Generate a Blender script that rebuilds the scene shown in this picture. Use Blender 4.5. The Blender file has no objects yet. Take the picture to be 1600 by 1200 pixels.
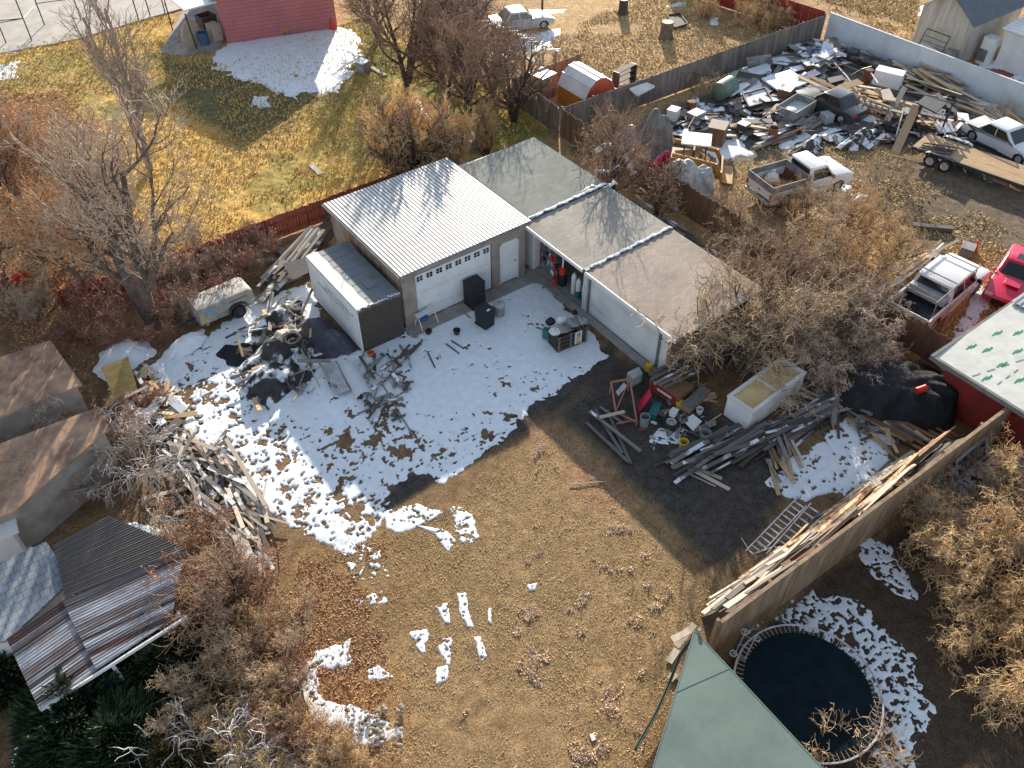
import bpy, math, random
import numpy as np
from mathutils import Vector, Matrix
R = math.radians
random.seed(7)
S = bpy.context.scene
COL = S.collection
# ---------------------------------------------------------------- camera
CH = 25.0; CP = R(44.45); CY = R(36.23); CF = 1319.0      # height, pitch, heading, focal length in px of a 1600 px wide picture
cam = bpy.data.objects.new('camera', bpy.data.cameras.new('camera')); COL.objects.link(cam)
cam.data.sensor_width = 36; cam.data.lens = 36 * CF / 1600
cam.data.clip_start = .5; cam.data.clip_end = 2000
cam.location = (0, 0, CH); cam.rotation_euler = (R(90) - CP, 0, -CY)
S.camera = cam
S.render.resolution_x = 1024; S.render.resolution_y = 768
# ---------------------------------------------------------------- light
SUNV = Vector((2.0, 2.62, 1.0)).normalized()            # towards the sun (low winter sun behind the lots)
EL = math.asin(SUNV.z); AZ = math.atan2(SUNV.x, SUNV.y)
w = bpy.data.worlds.new('World'); S.world = w; w.use_nodes = True
nt = w.node_tree; bg = nt.nodes['Background']
sk = nt.nodes.new('ShaderNodeTexSky'); sk.sky_type = 'NISHITA'; sk.sun_disc = False
sk.sun_elevation = EL; sk.sun_rotation = AZ; sk.dust_density = 1.2; sk.altitude = 1600
hs = nt.nodes.new('ShaderNodeHueSaturation'); hs.inputs['Saturation'].default_value = .62; hs.inputs['Value'].default_value = 1.2
nt.links.new(sk.outputs[0], hs.inputs['Color']); nt.links.new(hs.outputs[0], bg.inputs[0]); bg.inputs[1].default_value = .115
sun = bpy.data.objects.new('sun', bpy.data.lights.new('sun', 'SUN')); COL.objects.link(sun)
sun.data.energy = 5.0; sun.data.angle = R(.55); sun.data.color = (1, .88, .72)
sun.rotation_euler = SUNV.to_track_quat('Z', 'Y').to_euler()
S.view_settings.view_transform = 'Standard'; S.view_settings.look = 'None'
S.view_settings.exposure = 1.1; S.view_settings.gamma = 1
# ---------------------------------------------------------------- geometry helpers
_fh = Vector((math.sin(CY), math.cos(CY), 0)); _r = Vector((math.cos(CY), -math.sin(CY), 0)); _u = Vector((0, 0, 1))
_f = _fh * math.cos(CP) - _u * math.sin(CP); _up = _fh * math.sin(CP) + _u * math.cos(CP)
def P(x, y, z=0.0):
    """ground point (at height z) surveyed from the picture position x, y"""
    d = _r * ((x - 800) / CF) + _up * ((600 - y) / CF) + _f
    t = (z - CH) / d.z
    return Vector((0, 0, CH)) + d * t
def Pn(x, y, z=0.0):
    q = P(x, y, z); return q.x, q.y

def hsh(ix, iy, s):
    n = (ix.astype(np.int64) * 374761393 + iy.astype(np.int64) * 668265263 + s * 1442695041) & 0xffffffff
    n = ((n ^ (n >> 13)) * 1274126177) & 0xffffffff
    return ((n ^ (n >> 16)) & 0xffff) / 65535.0
def vn(x, y, s=0):
    ix = np.floor(x); iy = np.floor(y); fx = x - ix; fy = y - iy
    fx = fx * fx * (3 - 2 * fx); fy = fy * fy * (3 - 2 * fy)
    a = hsh(ix, iy, s); b = hsh(ix + 1, iy, s); c = hsh(ix, iy + 1, s); d = hsh(ix + 1, iy + 1, s)
    return (a * (1 - fx) + b * fx) * (1 - fy) + (c * (1 - fx) + d * fx) * fy
def fbm(x, y, s=0, o=4):
    r = 0; a = .5; t = 0
    for k in range(o):
        r = r + a * vn(x * 2 ** k + k * 7.3, y * 2 ** k - k * 3.1, s + k); t += a; a *= .55
    return r / t
def sdist(X, Y, poly):
    """signed distance to a closed outline (positive inside)"""
    d = np.full(X.shape, 1e9); ins = np.zeros(X.shape, bool); n = len(poly)
    for i in range(n):
        ax, ay = poly[i]; bx, by = poly[(i + 1) % n]
        ex, ey = bx - ax, by - ay
        t = np.clip(((X - ax) * ex + (Y - ay) * ey) / (ex * ex + ey * ey + 1e-12), 0, 1)
        d = np.minimum(d, (X - ax - t * ex) ** 2 + (Y - ay - t * ey) ** 2)
        c = ((ay > Y) != (by > Y)) & (X < (bx - ax) * (Y - ay) / ((by - ay) if by != ay else 1e-9) + ax)
        ins ^= c
    return np.sqrt(d) * np.where(ins, 1, -1)
def npmesh(name, V, Fc, mat, smooth=False):
    me = bpy.data.meshes.new(name)
    V = np.asarray(V, np.float32); Fc = np.asarray(Fc, np.int32); k = Fc.shape[1]
    me.vertices.add(len(V)); me.vertices.foreach_set('co', V.ravel())
    me.loops.add(Fc.size); me.loops.foreach_set('vertex_index', Fc.ravel())
    me.polygons.add(len(Fc)); me.polygons.foreach_set('loop_start', np.arange(0, Fc.size, k, dtype=np.int32))
    me.polygons.foreach_set('loop_total', np.full(len(Fc), k, np.int32))
    if smooth: me.polygons.foreach_set('use_smooth', np.ones(len(Fc), bool))
    me.update(calc_edges=True); me.validate()
    for m in (mat if isinstance(mat, list) else [mat]): me.materials.append(m)
    return me
def tag(o, label=None, cat=None, group=None, kind=None):
    if label: o['label'] = label
    if cat: o['category'] = cat
    if group: o['group'] = group
    if kind: o['kind'] = kind
    return o
def T(name, label, cat, loc, rz=0, group=None):
    o = bpy.data.objects.new(name, None); COL.objects.link(o); o.empty_display_size = .2
    o.location = loc; o.rotation_euler = (0, 0, rz)
    return tag(o, label, cat, group)
def link(name, me, parent=None, loc=(0, 0, 0), rot=(0, 0, 0)):
    o = bpy.data.objects.new(name, me); COL.objects.link(o); o.location = loc; o.rotation_euler = rot
    if parent: o.parent = parent
    return o
def dup(o, loc=None, rz=None, scale=None, label=None, group=None, parent=None):
    c = o.copy(); COL.objects.link(c)
    if parent: c.parent = parent
    if loc is not None: c.location = loc
    if rz is not None: c.rotation_euler = (0, 0, rz)
    if scale is not None: c.scale = (scale,) * 3 if not hasattr(scale, '__len__') else scale
    if label: c['label'] = label
    if group: c['group'] = group
    for ch in list(o.children): dup(ch, parent=c)
    return c
class MB:
    def __init__(s): s.v = []; s.f = []; s.m = []
    def add(s, vs, fs, mi=0):
        b = len(s.v); s.v += [tuple(v) for v in vs]
        for f in fs: s.f.append([i + b for i in f]); s.m.append(mi)
        return s
    def box(s, c, size, rz=0, mi=0, rot=None, taper=1):
        hx, hy, hz = size[0] / 2, size[1] / 2, size[2] / 2
        M_ = rot if rot is not None else Matrix.Rotation(rz, 3, 'Z'); c = Vector(c)
        vs = []
        for z in (-hz, hz):
            k = taper if z > 0 else 1
            for x, y in ((-hx, -hy), (hx, -hy), (hx, hy), (-hx, hy)): vs.append(c + M_ @ Vector((x * k, y * k, z)))
        return s.add(vs, [(3, 2, 1, 0), (4, 5, 6, 7), (0, 1, 5, 4), (1, 2, 6, 5), (2, 3, 7, 6), (3, 0, 4, 7)], mi)
    def bx(s, x0, x1, y0, y1, z0, z1, mi=0):
        return s.box(((x0 + x1) / 2, (y0 + y1) / 2, (z0 + z1) / 2), (x1 - x0, y1 - y0, z1 - z0), 0, mi)
    def beam(s, a, b, wd, th, mi=0, roll=0):
        a = Vector(a); b = Vector(b); d = b - a; L = d.length
        if L < 1e-5: return s
        q = d.to_track_quat('X', 'Z').to_matrix()
        if roll: q = q @ Matrix.Rotation(roll, 3, 'X')
        return s.box((a + b) / 2, (L, wd, th), 0, mi, q)
    def tube(s, pts, r, n=6, mi=0, cap=True):
        pts = [Vector(p) for p in pts]; k = len(pts); rs = r if hasattr(r, '__len__') else [r] * k
        b = len(s.v); up = None
        for i, p in enumerate(pts):
            d = (pts[min(i + 1, k - 1)] - pts[max(i - 1, 0)]).normalized()
            if up is None:
                up = Vector((0, 0, 1)) if abs(d.z) < .9 else Vector((1, 0, 0))
            a = d.cross(up).normalized(); up2 = a.cross(d)
            up = up2
            for j in range(n):
                t = 2 * math.pi * j / n
                s.v.append(tuple(p + (a * math.cos(t) + up2 * math.sin(t)) * rs[i]))
        for i in range(k - 1):
            for j in range(n):
                j2 = (j + 1) % n
                s.f.append([b + i * n + j, b + (i + 1) * n + j, b + (i + 1) * n + j2, b + i * n + j2]); s.m.append(mi)
        if cap:
            s.f.append([b + j for j in range(n)]); s.m.append(mi)
            s.f.append([b + (k - 1) * n + j for j in reversed(range(n))]); s.m.append(mi)
        return s
    def cyl(s, c, r, h, n=16, mi=0, r2=None, axis='Z'):
        c = Vector(c); ax = {'X': Vector((1, 0, 0)), 'Y': Vector((0, 1, 0)), 'Z': Vector((0, 0, 1))}[axis]
        return s.tube([c, c + ax * h], [r, r if r2 is None else r2], n, mi)
    def lathe(s, c, prof, n=16, mi=0):
        c = Vector(c); b = len(s.v); k = len(prof)
        for (r, z) in prof:
            for j in range(n):
                t = 2 * math.pi * j / n; s.v.append((c.x + r * math.cos(t), c.y + r * math.sin(t), c.z + z))
        for i in range(k - 1):
            for j in range(n):
                j2 = (j + 1) % n; s.f.append([b + i * n + j, b + i * n + j2, b + (i + 1) * n + j2, b + (i + 1) * n + j]); s.m.append(mi)
        return s
    def slab(s, top, th, mi=0, mi_side=None):
        """solid plate: list of top corners (counter-clockwise from above), thickness downwards"""
        n = len(top); t = [Vector(p) for p in top]; lo = [p - Vector((0, 0, th)) for p in t]
        ms = mi if mi_side is None else mi_side
        s.add(t + lo, [list(range(n))], mi); b = len(s.v) - 2 * n
        s.f.append([b + n + i for i in reversed(range(n))]); s.m.append(ms)
        for i in range(n):
            j = (i + 1) % n; s.f.append([b + i, b + n + i, b + n + j, b + j]); s.m.append(ms)
        return s
    def loft(s, rings, mi=0, closed=True, cap=True):
        b = len(s.v); n = len(rings[0])
        for rg in rings: s.v += [tuple(p) for p in rg]
        for i in range(len(rings) - 1):
            for j in range(n if closed else n - 1):
                j2 = (j + 1) % n; s.f.append([b + i * n + j, b + i * n + j2, b + (i + 1) * n + j2, b + (i + 1) * n + j]); s.m.append(mi)
        if cap and closed:
            s.f.append([b + j for j in reversed(range(n))]); s.m.append(mi)
            s.f.append([b + (len(rings) - 1) * n + j for j in range(n)]); s.m.append(mi)
        return s
    def mesh(s, name, mats, smooth=False, off=(0, 0, 0)):
        me = bpy.data.meshes.new(name)
        if any(off): s.v = [(a - off[0], b - off[1], c - off[2]) for a, b, c in s.v]
        me.from_pydata(s.v, [], s.f)
        for m in (mats if isinstance(mats, (list, tuple)) else [mats]): me.materials.append(m)
        me.polygons.foreach_set('material_index', s.m)
        if smooth:
            me.polygons.foreach_set('use_smooth', [True] * len(s.f)); me.set_sharp_from_angle(angle=R(38))
        me.update(); return me
    def build(s, name, mats, parent=None, world=False, smooth=False, bevel=0):
        """world=True: the vertices are world coordinates"""
        if parent is not None:
            off = tuple(parent.location) if world else (0, 0, 0)
            if parent.parent is not None and world: off = tuple(parent.location + parent.parent.location)
            o = link(name, s.mesh(name, mats, smooth, off), parent)
        else:
            A = np.array(s.v); off = (float(A[:, 0].mean()), float(A[:, 1].mean()), float(A[:, 2].min()))
            o = link(name, s.mesh(name, mats, smooth, off)); o.location = off
        if bevel:
            b = o.modifiers.new('b', 'BEVEL'); b.width = bevel; b.segments = 2; b.limit_method = 'ANGLE'
        return o
# ---------------------------------------------------------------- materials
def srgb(c):
    if isinstance(c, str): c = tuple(int(c[i:i + 2], 16) / 255 for i in (0, 2, 4))
    return tuple(((x / 12.92) if x <= .04045 else ((x + .055) / 1.055) ** 2.4) for x in c) + (1,)
def M(name, c1, c2=None, sc=4, rough=.8, bump=0, bsc=None, metal=0, snow=0, rnd=0, st=(1, 1, 1), c3=None, world=False, spec=.4, dist=.02, sat=True):
    """colours are linear base colours"""
    m = bpy.data.materials.new(name); m.use_nodes = True; N = m.node_tree.nodes; L = m.node_tree.links
    b = N['Principled BSDF']; b.inputs['Roughness'].default_value = rough; b.inputs['Metallic'].default_value = metal
    b.inputs['Specular IOR Level'].default_value = spec
    c1 = tuple(c1)[:3] + (1,); c2 = tuple(c2)[:3] + (1,) if c2 else tuple(x * .7 for x in c1[:3]) + (1,)
    tc = N.new('ShaderNodeTexCoord'); geo = N.new('ShaderNodeNewGeometry'); oi = N.new('ShaderNodeObjectInfo')
    mp = N.new('ShaderNodeMapping'); mp.inputs['Scale'].default_value = st
    L.new(geo.outputs['Position'] if world else tc.outputs['Object'], mp.inputs['Vector'])
    if not world:
        mu = N.new('ShaderNodeMath'); mu.operation = 'MULTIPLY'; mu.inputs[1].default_value = 37; L.new(oi.outputs['Random'], mu.inputs[0])
        L.new(mu.outputs[0], mp.inputs['Location'])
    n1 = N.new('ShaderNodeTexNoise'); n1.inputs['Scale'].default_value = sc; n1.inputs['Detail'].default_value = 8; n1.inputs['Roughness'].default_value = .65
    L.new(mp.outputs[0], n1.inputs['Vector'])
    cr = N.new('ShaderNodeValToRGB'); cr.color_ramp.elements[0].position = .36; cr.color_ramp.elements[1].position = .64
    cr.color_ramp.elements[0].color = c2; cr.color_ramp.elements[1].color = c1
    if c3:
        e = cr.color_ramp.elements.new(.5); e.color = tuple(c3)[:3] + (1,)
    L.new(n1.outputs['Fac'], cr.inputs[0]); col = cr.outputs[0]
    if rnd:
        hv = N.new('ShaderNodeHueSaturation'); mr = N.new('ShaderNodeMapRange')
        mr.inputs['To Min'].default_value = 1 - rnd; mr.inputs['To Max'].default_value = 1 + rnd
        L.new(oi.outputs['Random'], mr.inputs['Value']); L.new(mr.outputs[0], hv.inputs['Value']); L.new(col, hv.inputs['Color']); col = hv.outputs[0]
    if snow:
        sx = N.new('ShaderNodeSeparateXYZ'); L.new(geo.outputs['True Normal'], sx.inputs[0])
        n2 = N.new('ShaderNodeTexNoise'); n2.inputs['Scale'].default_value = 1.6; n2.inputs['Detail'].default_value = 5
        L.new(geo.outputs['Position'], n2.inputs['Vector'])
        m1 = N.new('ShaderNodeMapRange'); m1.inputs['From Min'].default_value = 1 - snow - .03 + 0; m1.inputs['From Max'].default_value = 1 - snow + .03
        L.new(n2.outputs['Fac'], m1.inputs['Value'])
        m2 = N.new('ShaderNodeMapRange'); m2.inputs['From Min'].default_value = .5; m2.inputs['From Max'].default_value = .75; L.new(sx.outputs[2], m2.inputs['Value'])
        mm = N.new('ShaderNodeMath'); mm.operation = 'MULTIPLY'; L.new(m1.outputs[0], mm.inputs[0]); L.new(m2.outputs[0], mm.inputs[1])
        mx = N.new('ShaderNodeMix'); mx.data_type = 'RGBA'; L.new(mm.outputs[0], mx.inputs[0]); L.new(col, mx.inputs[6]); mx.inputs[7].default_value = (.70, .74, .77, 1)
        col = mx.outputs[2]
    L.new(col, b.inputs['Base Color'])
    if bump:
        nb = N.new('ShaderNodeTexNoise'); nb.inputs['Scale'].default_value = bsc or sc * 4; nb.inputs['Detail'].default_value = 6
        L.new(mp.outputs[0], nb.inputs['Vector'])
        bp = N.new('ShaderNodeBump'); bp.inputs['Strength'].default_value = bump; bp.inputs['Distance'].default_value = dist
        L.new(nb.outputs['Fac'], bp.inputs['Height']); L.new(bp.outputs[0], b.inputs['Normal'])
    return m
MT = {}
def G_(k, *a, **kw): MT[k] = M(k, *a, **kw)
G_('wood_grey', (.22, .20, .18), (.10, .09, .085), sc=3, st=(1, 12, 12), rnd=.35, bump=.3)
G_('wood_tan', (.50, .36, .21), (.28, .18, .095), sc=3, st=(1, 12, 12), rnd=.3, bump=.3)
G_('wood_pale', (.55, .48, .39), (.33, .27, .2), sc=3, st=(1, 12, 12), rnd=.25, bump=.3)
G_('wood_brown', (.26, .135, .065), (.12, .065, .035), sc=3, st=(1, 12, 12), rnd=.3, bump=.3)
G_('wood_tan2', (.48, .33, .18), (.28, .18, .10), sc=2, st=(.8, 10, 10), rnd=.12, bump=.2)
G_('wood_yellow', (.46, .33, .12), (.30, .2, .07), sc=2, st=(1, 4, 4))
G_('roof_bluegrey', (.15, .18, .195), (.11, .135, .15), sc=1.2, rough=.6)
G_('wood_dark', (.10, .08, .065), (.045, .038, .032), sc=3, st=(1, 10, 10), rnd=.3, bump=.3)
G_('wood_snow', (.24, .22, .20), (.11, .10, .09), sc=3, st=(1, 8, 8), rnd=.35, snow=.47)
G_('panel_snow', (.24, .23, .22), (.12, .11, .1), sc=3, rnd=.3, snow=.6)
G_('fence_grey', (.22, .19, .165), (.10, .085, .075), sc=2.2, st=(1.5, 1.5, .25), bump=.4, c3=(.16, .135, .115))
G_('fence_brown', (.20, .12, .07), (.095, .06, .04), sc=2, st=(1.5, 1.5, .25), bump=.4)
G_('fence_tan', (.34, .24, .15), (.17, .115, .075), sc=2, st=(1.5, 1.5, .3), bump=.4)
G_('fence_red', (.34, .085, .055), (.19, .05, .033), sc=2, st=(1.5, 1.5, .3), bump=.4)
G_('paint_white', (.72, .73, .73), (.60, .60, .59), sc=1.2, rough=.6)
G_('trailer_grey', (.42, .40, .36), (.22, .20, .17), sc=2.5, rough=.6)
G_('paint_white_dirty', (.68, .69, .68), (.55, .54, .51), sc=.8, rough=.6)
G_('vinyl_white', (.62, .66, .68), (.50, .53, .55), sc=.7, rough=.5)
G_('trim_grey', (.17, .175, .17), (.11, .11, .11), sc=2)
G_('metal_roof', (.74, .74, .73), (.56, .56, .55), sc=.8, rough=.45, metal=.0)
G_('galv', (.50, .52, .53), (.34, .35, .36), sc=3, rough=.45, metal=.3)
G_('galv_dirty', (.27, .275, .27), (.15, .145, .14), sc=2, rough=.55)
G_('dark_metal', (.05, .05, .052), (.025, .025, .025), sc=4, rough=.5)
G_('black', (.022, .023, .025), (.012, .012, .013), sc=4, rough=.55)
G_('rubber', (.022, .022, .022), (.012, .012, .012), sc=6, rough=.75)
G_('tarp_black', (.035, .037, .04), (.018, .019, .021), sc=1.5, rough=.85, bump=.9, bsc=4, dist=.12, spec=.15)
G_('tarp_blackp', (.085, .08, .072), (.03, .03, .032), sc=1.5, rough=.85, snow=.47, bump=.9, bsc=4, dist=.12, spec=.15)
G_('tarp_slate', (.10, .10, .125), (.05, .05, .065), sc=1.5, rough=.8, bump=.9, bsc=4, dist=.1, spec=.2)
G_('tarp_grey', (.22, .23, .22), (.10, .105, .1), sc=1.6, rough=.6, bump=.5, bsc=5, dist=.05)
G_('tarp_silver', (.46, .47, .47), (.2, .21, .21), sc=1.8, rough=.5, bump=.5, bsc=5, dist=.05)
G_('concrete', (.34, .32, .29), (.22, .205, .185), sc=1.6, bump=.2)
G_('concrete_pale', (.46, .43, .38), (.34, .315, .275), sc=1.0, bump=.2)
G_('block', (.36, .31, .26), (.21, .17, .14), sc=.9, bump=.4)
G_('red_paint', (.30, .035, .03), (.2, .03, .025), sc=2, rough=.5)
G_('red_bright', (.62, .035, .02), (.5, .03, .02), sc=2, rough=.45)
G_('orange', (.62, .16, .03), (.5, .12, .03), sc=2, rough=.6)
G_('yellow', (.66, .46, .03), (.5, .34, .03), sc=2, rough=.5)
G_('machine_yellow', (.46, .24, .035), (.22, .11, .025), sc=2.5, rough=.5)
G_('teal', (.02, .16, .17), (.015, .10, .11), sc=3, rough=.5)
G_('decal_blue', (.20, .32, .44), (.15, .25, .36), sc=3)
G_('decal_yellow', (.46, .38, .2), (.36, .3, .16), sc=3)
G_('blue', (.05, .13, .26), (.035, .09, .18), sc=3, rough=.5)
G_('green_tank', (.13, .2, .15), (.09, .14, .1), sc=2, rough=.5)
G_('car_white', (.74, .74, .73), (.66, .66, .65), sc=.8, rough=.25, spec=.6)
G_('car_silver', (.50, .52, .53), (.44, .46, .47), sc=.8, rough=.3, metal=.3)
G_('car_pink', (.60, .015, .07), (.5, .012, .055), sc=.8, rough=.25, spec=.6)
G_('car_dark', (.05, .055, .058), (.03, .033, .036), sc=.8, rough=.25, spec=.6)
G_('glass_dark', (.014, .016, .018), (.012, .012, .013), sc=2, rough=.08, spec=.8)
G_('tail_red', (.55, .01, .01), (.45, .01, .01), rough=.3)
G_('lamp_clear', (.6, .6, .58), (.5, .5, .48), rough=.2)
G_('snow_solid', (.76, .80, .83), (.66, .70, .74), sc=3, rough=.7, bump=.3)
G_('bark', (.17, .13, .105), (.075, .058, .046), sc=3, rnd=.2, bump=.4)
G_('bark_dark', (.085, .066, .055), (.038, .03, .026), sc=3, rnd=.2, bump=.4)
G_('bark_pale', (.34, .30, .27), (.17, .145, .125), sc=3, rnd=.15)
G_('twig_tan', (.62, .46, .29), (.30, .205, .125), sc=2, rnd=.15)
G_('twig_grey', (.54, .42, .31), (.26, .19, .14), sc=2, rnd=.15)
G_('twig_gold', (.74, .51, .26), (.38, .245, .115), sc=2, rnd=.15)
G_('twig_white', (.66, .63, .60), (.42, .38, .35), sc=2, rnd=.1)
G_('twig_red', (.34, .165, .13), (.18, .09, .075), sc=2, rnd=.15)
G_('twig_brown', (.40, .255, .165), (.2, .125, .085), sc=2, rnd=.15)
G_('leaf_orange', (.62, .27, .10), (.40, .15, .06), sc=3, rnd=.1)
G_('leaf_brown', (.30, .16, .075), (.17, .085, .04), sc=3, rnd=.1)
G_('juniper', (.055, .085, .032), (.02, .038, .016), sc=2.5)
G_('juniper_bronze', (.20, .13, .04), (.07, .075, .025), sc=1.5)
G_('plastic_white', (.66, .66, .64), (.56, .56, .54), sc=3, rough=.5, bump=.3)
G_('grey_plastic', (.24, .25, .26), (.18, .19, .2), sc=3, rough=.5)
G_('brown_bin', (.12, .095, .08), (.08, .065, .055), sc=3, rough=.6)
G_('rust', (.22, .085, .04), (.10, .045, .03), sc=3, rough=.8)
def stripes(name, ca, cb, cc, freq, axis='X', soft=.5, rough=.5, metal=0, bump=0, sc2=1.2, thr=.5):
    """banded sheet metal: bands of colours ca/cb by position along one axis, stained with cc"""
    m = M(name, cc, tuple(x * .8 for x in cc), sc=sc2, rough=rough, metal=metal); N = m.node_tree.nodes; L = m.node_tree.links; b = N['Principled BSDF']
    old = b.inputs['Base Color'].links[0].from_socket
    tc = [n for n in N if n.type == 'TEX_COORD'][0]
    sx = N.new('ShaderNodeSeparateXYZ'); L.new(tc.outputs['Object'], sx.inputs[0])
    cx = N.new('ShaderNodeCombineXYZ'); L.new(sx.outputs['XY'.index(axis)], cx.inputs[0])
    n = N.new('ShaderNodeTexNoise'); n.inputs['Scale'].default_value = freq; n.inputs['Detail'].default_value = 3; L.new(cx.outputs[0], n.inputs['Vector'])
    cr = N.new('ShaderNodeValToRGB'); e = cr.color_ramp.elements; e[0].position = thr - .03; e[1].position = thr + .03
    e[0].color = tuple(ca) + (1,); e[1].color = tuple(cb) + (1,); L.new(n.outputs['Fac'], cr.inputs[0])
    n3 = N.new('ShaderNodeTexNoise'); n3.inputs['Scale'].default_value = 1.3; n3.inputs['Detail'].default_value = 8; n3.inputs['Roughness'].default_value = .7
    mp = N.new('ShaderNodeMapping'); mp.inputs['Scale'].default_value = (.45, 2.2, 1) if axis == 'Y' else (2.2, .45, 1)
    L.new(tc.outputs['Object'], mp.inputs['Vector']); L.new(mp.outputs[0], n3.inputs['Vector'])
    c2 = N.new('ShaderNodeValToRGB'); c2.color_ramp.elements[0].position = .45; c2.color_ramp.elements[1].position = .6
    L.new(n3.outputs['Fac'], c2.inputs[0])
    ml = N.new('ShaderNodeMath'); ml.operation = 'MULTIPLY'; ml.inputs[1].default_value = soft; L.new(c2.outputs[0], ml.inputs[0])
    mx = N.new('ShaderNodeMix'); mx.data_type = 'RGBA'; L.new(ml.outputs[0], mx.inputs[0]); L.new(cr.outputs[0], mx.inputs[6]); L.new(old, mx.inputs[7])
    L.new(mx.outputs[2], b.inputs['Base Color']); return m
MT['rust_roof'] = stripes('rust_roof', (.40, .42, .44), (.055, .04, .036), (.17, .055, .035), 1.15, axis='Y', soft=.6, thr=.49)
def shingle(name, c1, c2, c3, sx=.3, sy=.14, mortar=.72):
    m = M(name, c1, c2, sc=.5, rough=.9, bump=.2, bsc=40); N = m.node_tree.nodes; L = m.node_tree.links; b = N['Principled BSDF']
    old = b.inputs['Base Color'].links[0].from_socket; tc = [n for n in N if n.type == 'TEX_COORD'][0]
    br = N.new('ShaderNodeTexBrick'); br.inputs['Scale'].default_value = 1; br.inputs['Brick Width'].default_value = sx; br.inputs['Row Height'].default_value = sy
    br.inputs['Mortar Size'].default_value = .012; br.inputs['Color1'].default_value = (1, 1, 1, 1); br.inputs['Color2'].default_value = (.78, .78, .78, 1)
    br.inputs['Mortar'].default_value = (mortar,) * 3 + (1,)
    ns = N.new('ShaderNodeTexNoise'); ns.inputs['Scale'].default_value = 2.5; va = N.new('ShaderNodeVectorMath'); va.operation = 'MULTIPLY_ADD'
    L.new(tc.outputs['Object'], ns.inputs['Vector']); L.new(ns.outputs['Color'], va.inputs[0]); va.inputs[1].default_value = (.06, .06, 0); L.new(tc.outputs['Object'], va.inputs[2])
    L.new(va.outputs[0], br.inputs['Vector'])
    mx = N.new('ShaderNodeMix'); mx.data_type = 'RGBA'; mx.blend_type = 'MULTIPLY'; mx.inputs[0].default_value = 1
    L.new(old, mx.inputs[6]); L.new(br.outputs['Color'], mx.inputs[7])
    nz = N.new('ShaderNodeTexNoise'); nz.inputs['Scale'].default_value = 55; nz.inputs['Detail'].default_value = 3; L.new(tc.outputs['Object'], nz.inputs['Vector'])
    mr = N.new('ShaderNodeMapRange'); mr.inputs['From Min'].default_value = .3; mr.inputs['From Max'].default_value = .7; mr.inputs['To Min'].default_value = .72; mr.inputs['To Max'].default_value = 1.25; L.new(nz.outputs['Fac'], mr.inputs['Value'])
    m2 = N.new('ShaderNodeMix'); m2.data_type = 'RGBA'; m2.blend_type = 'MULTIPLY'; m2.inputs[0].default_value = 1
    L.new(mx.outputs[2], m2.inputs[6]); L.new(mr.outputs[0], m2.inputs[7])
    L.new(m2.outputs[2], b.inputs['Base Color']); return m
MT['shingle_green'] = shingle('shingle_green', (.24, .26, .24), (.18, .20, .185), None, mortar=.85)
MT['shingle_grey'] = shingle('shingle_grey', (.38, .36, .315), (.29, .27, .235), None)
MT['shingle_beige'] = shingle('shingle_beige', (.40, .335, .28), (.31, .26, .215), None)
MT['shingle_blue'] = shingle('shingle_blue', (.30, .33, .36), (.19, .21, .24), None, .28, .28, .45)
MT['roof_tan'] = M('roof_tan', (.44, .28, .18), (.2, .12, .08), sc=1.1, bump=.3, rough=.9)
MT['roof_green'] = M('roof_green', (.155, .215, .185), (.105, .155, .135), sc=.45, bump=.15, bsc=60, rough=.85, c3=(.135, .19, .165))
MT['siding_pink'] = M('siding_pink', (.46, .17, .175), (.38, .135, .14), sc=.6)
# ================================================================ GROUND
def gpoly(pts, z=0): return [Pn(x, y, z) for x, y in pts]
def sm(a, lo, hi):
    t = np.clip((a - lo) / (hi - lo), 0, 1); return t * t * (3 - 2 * t)
xs = np.concatenate([np.linspace(-260, -14, 14)[:-1], np.arange(-14, 46, .13), np.arange(46, 84, .3), np.linspace(84, 400, 14)])
ys = np.concatenate([np.linspace(-200, -6, 12)[:-1], np.arange(-6, 56, .13), np.arange(56, 92, .3), np.linspace(92, 420, 14)])
GX, GY = np.meshgrid(xs, ys)
def zone(col, pts, soft=.8, nz=1.2, s=1):
    global GC
    d = sdist(GX, GY, gpoly(pts)) + (fbm(GX * .5, GY * .5, s, 4) - .5) * 2 * nz
    a = sm(d, -soft, soft)[..., None]
    GC = GC * (1 - a) + np.array(col)[None, None, :] * a
    return a[..., 0]
GC = np.zeros(GX.shape + (3,)); n0 = fbm(GX * .12, GY * .12, 3, 4)[..., None]
GC[:] = np.array((.40, .265, .13)) * (.55 + .9 * n0)
lawn_px = [(-60, 90), (262, 22), (330, 100), (560, 30), (690, 60), (870, 200), (705, 250), (520, 330), (470, 350), (250, 450), (-80, 500)]
lw = zone((.56, .36, .10), lawn_px, .5, .5, 5)
g1 = fbm(GX * .22, GY * .22, 11, 4); g2 = sm(g1, .48, .62) * lw
GC = GC * (1 - .75 * g2[..., None]) + np.array((.30, .27, .08)) * .6 * g2[..., None]
g3 = sm(fbm(GX * .3 + 9, GY * .3, 17, 4), .5, .66) * lw
GC = GC * (1 - .6 * g3[..., None]) + np.array((.50, .345, .13)) * .6 * g3[..., None]
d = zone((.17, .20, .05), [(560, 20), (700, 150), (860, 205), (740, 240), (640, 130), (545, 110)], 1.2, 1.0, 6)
zone((.15, .13, .06), [(235, 85), (330, 100), (540, 130), (440, 200), (380, 230), (290, 170)], 1.0, 1.0, 8)  # lawn painted darker where the pink building's shadow falls
lf = zone((.33, .15, .075), [(-200, 130), (110, 150), (190, 260), (210, 390), (330, 430), (180, 470), (-40, 560), (-200, 520)], 1.2, 1.8, 7)
zone((.16, .10, .05), [(-100, 440), (130, 470), (170, 540), (-60, 640)], .6, .8, 21)
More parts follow.
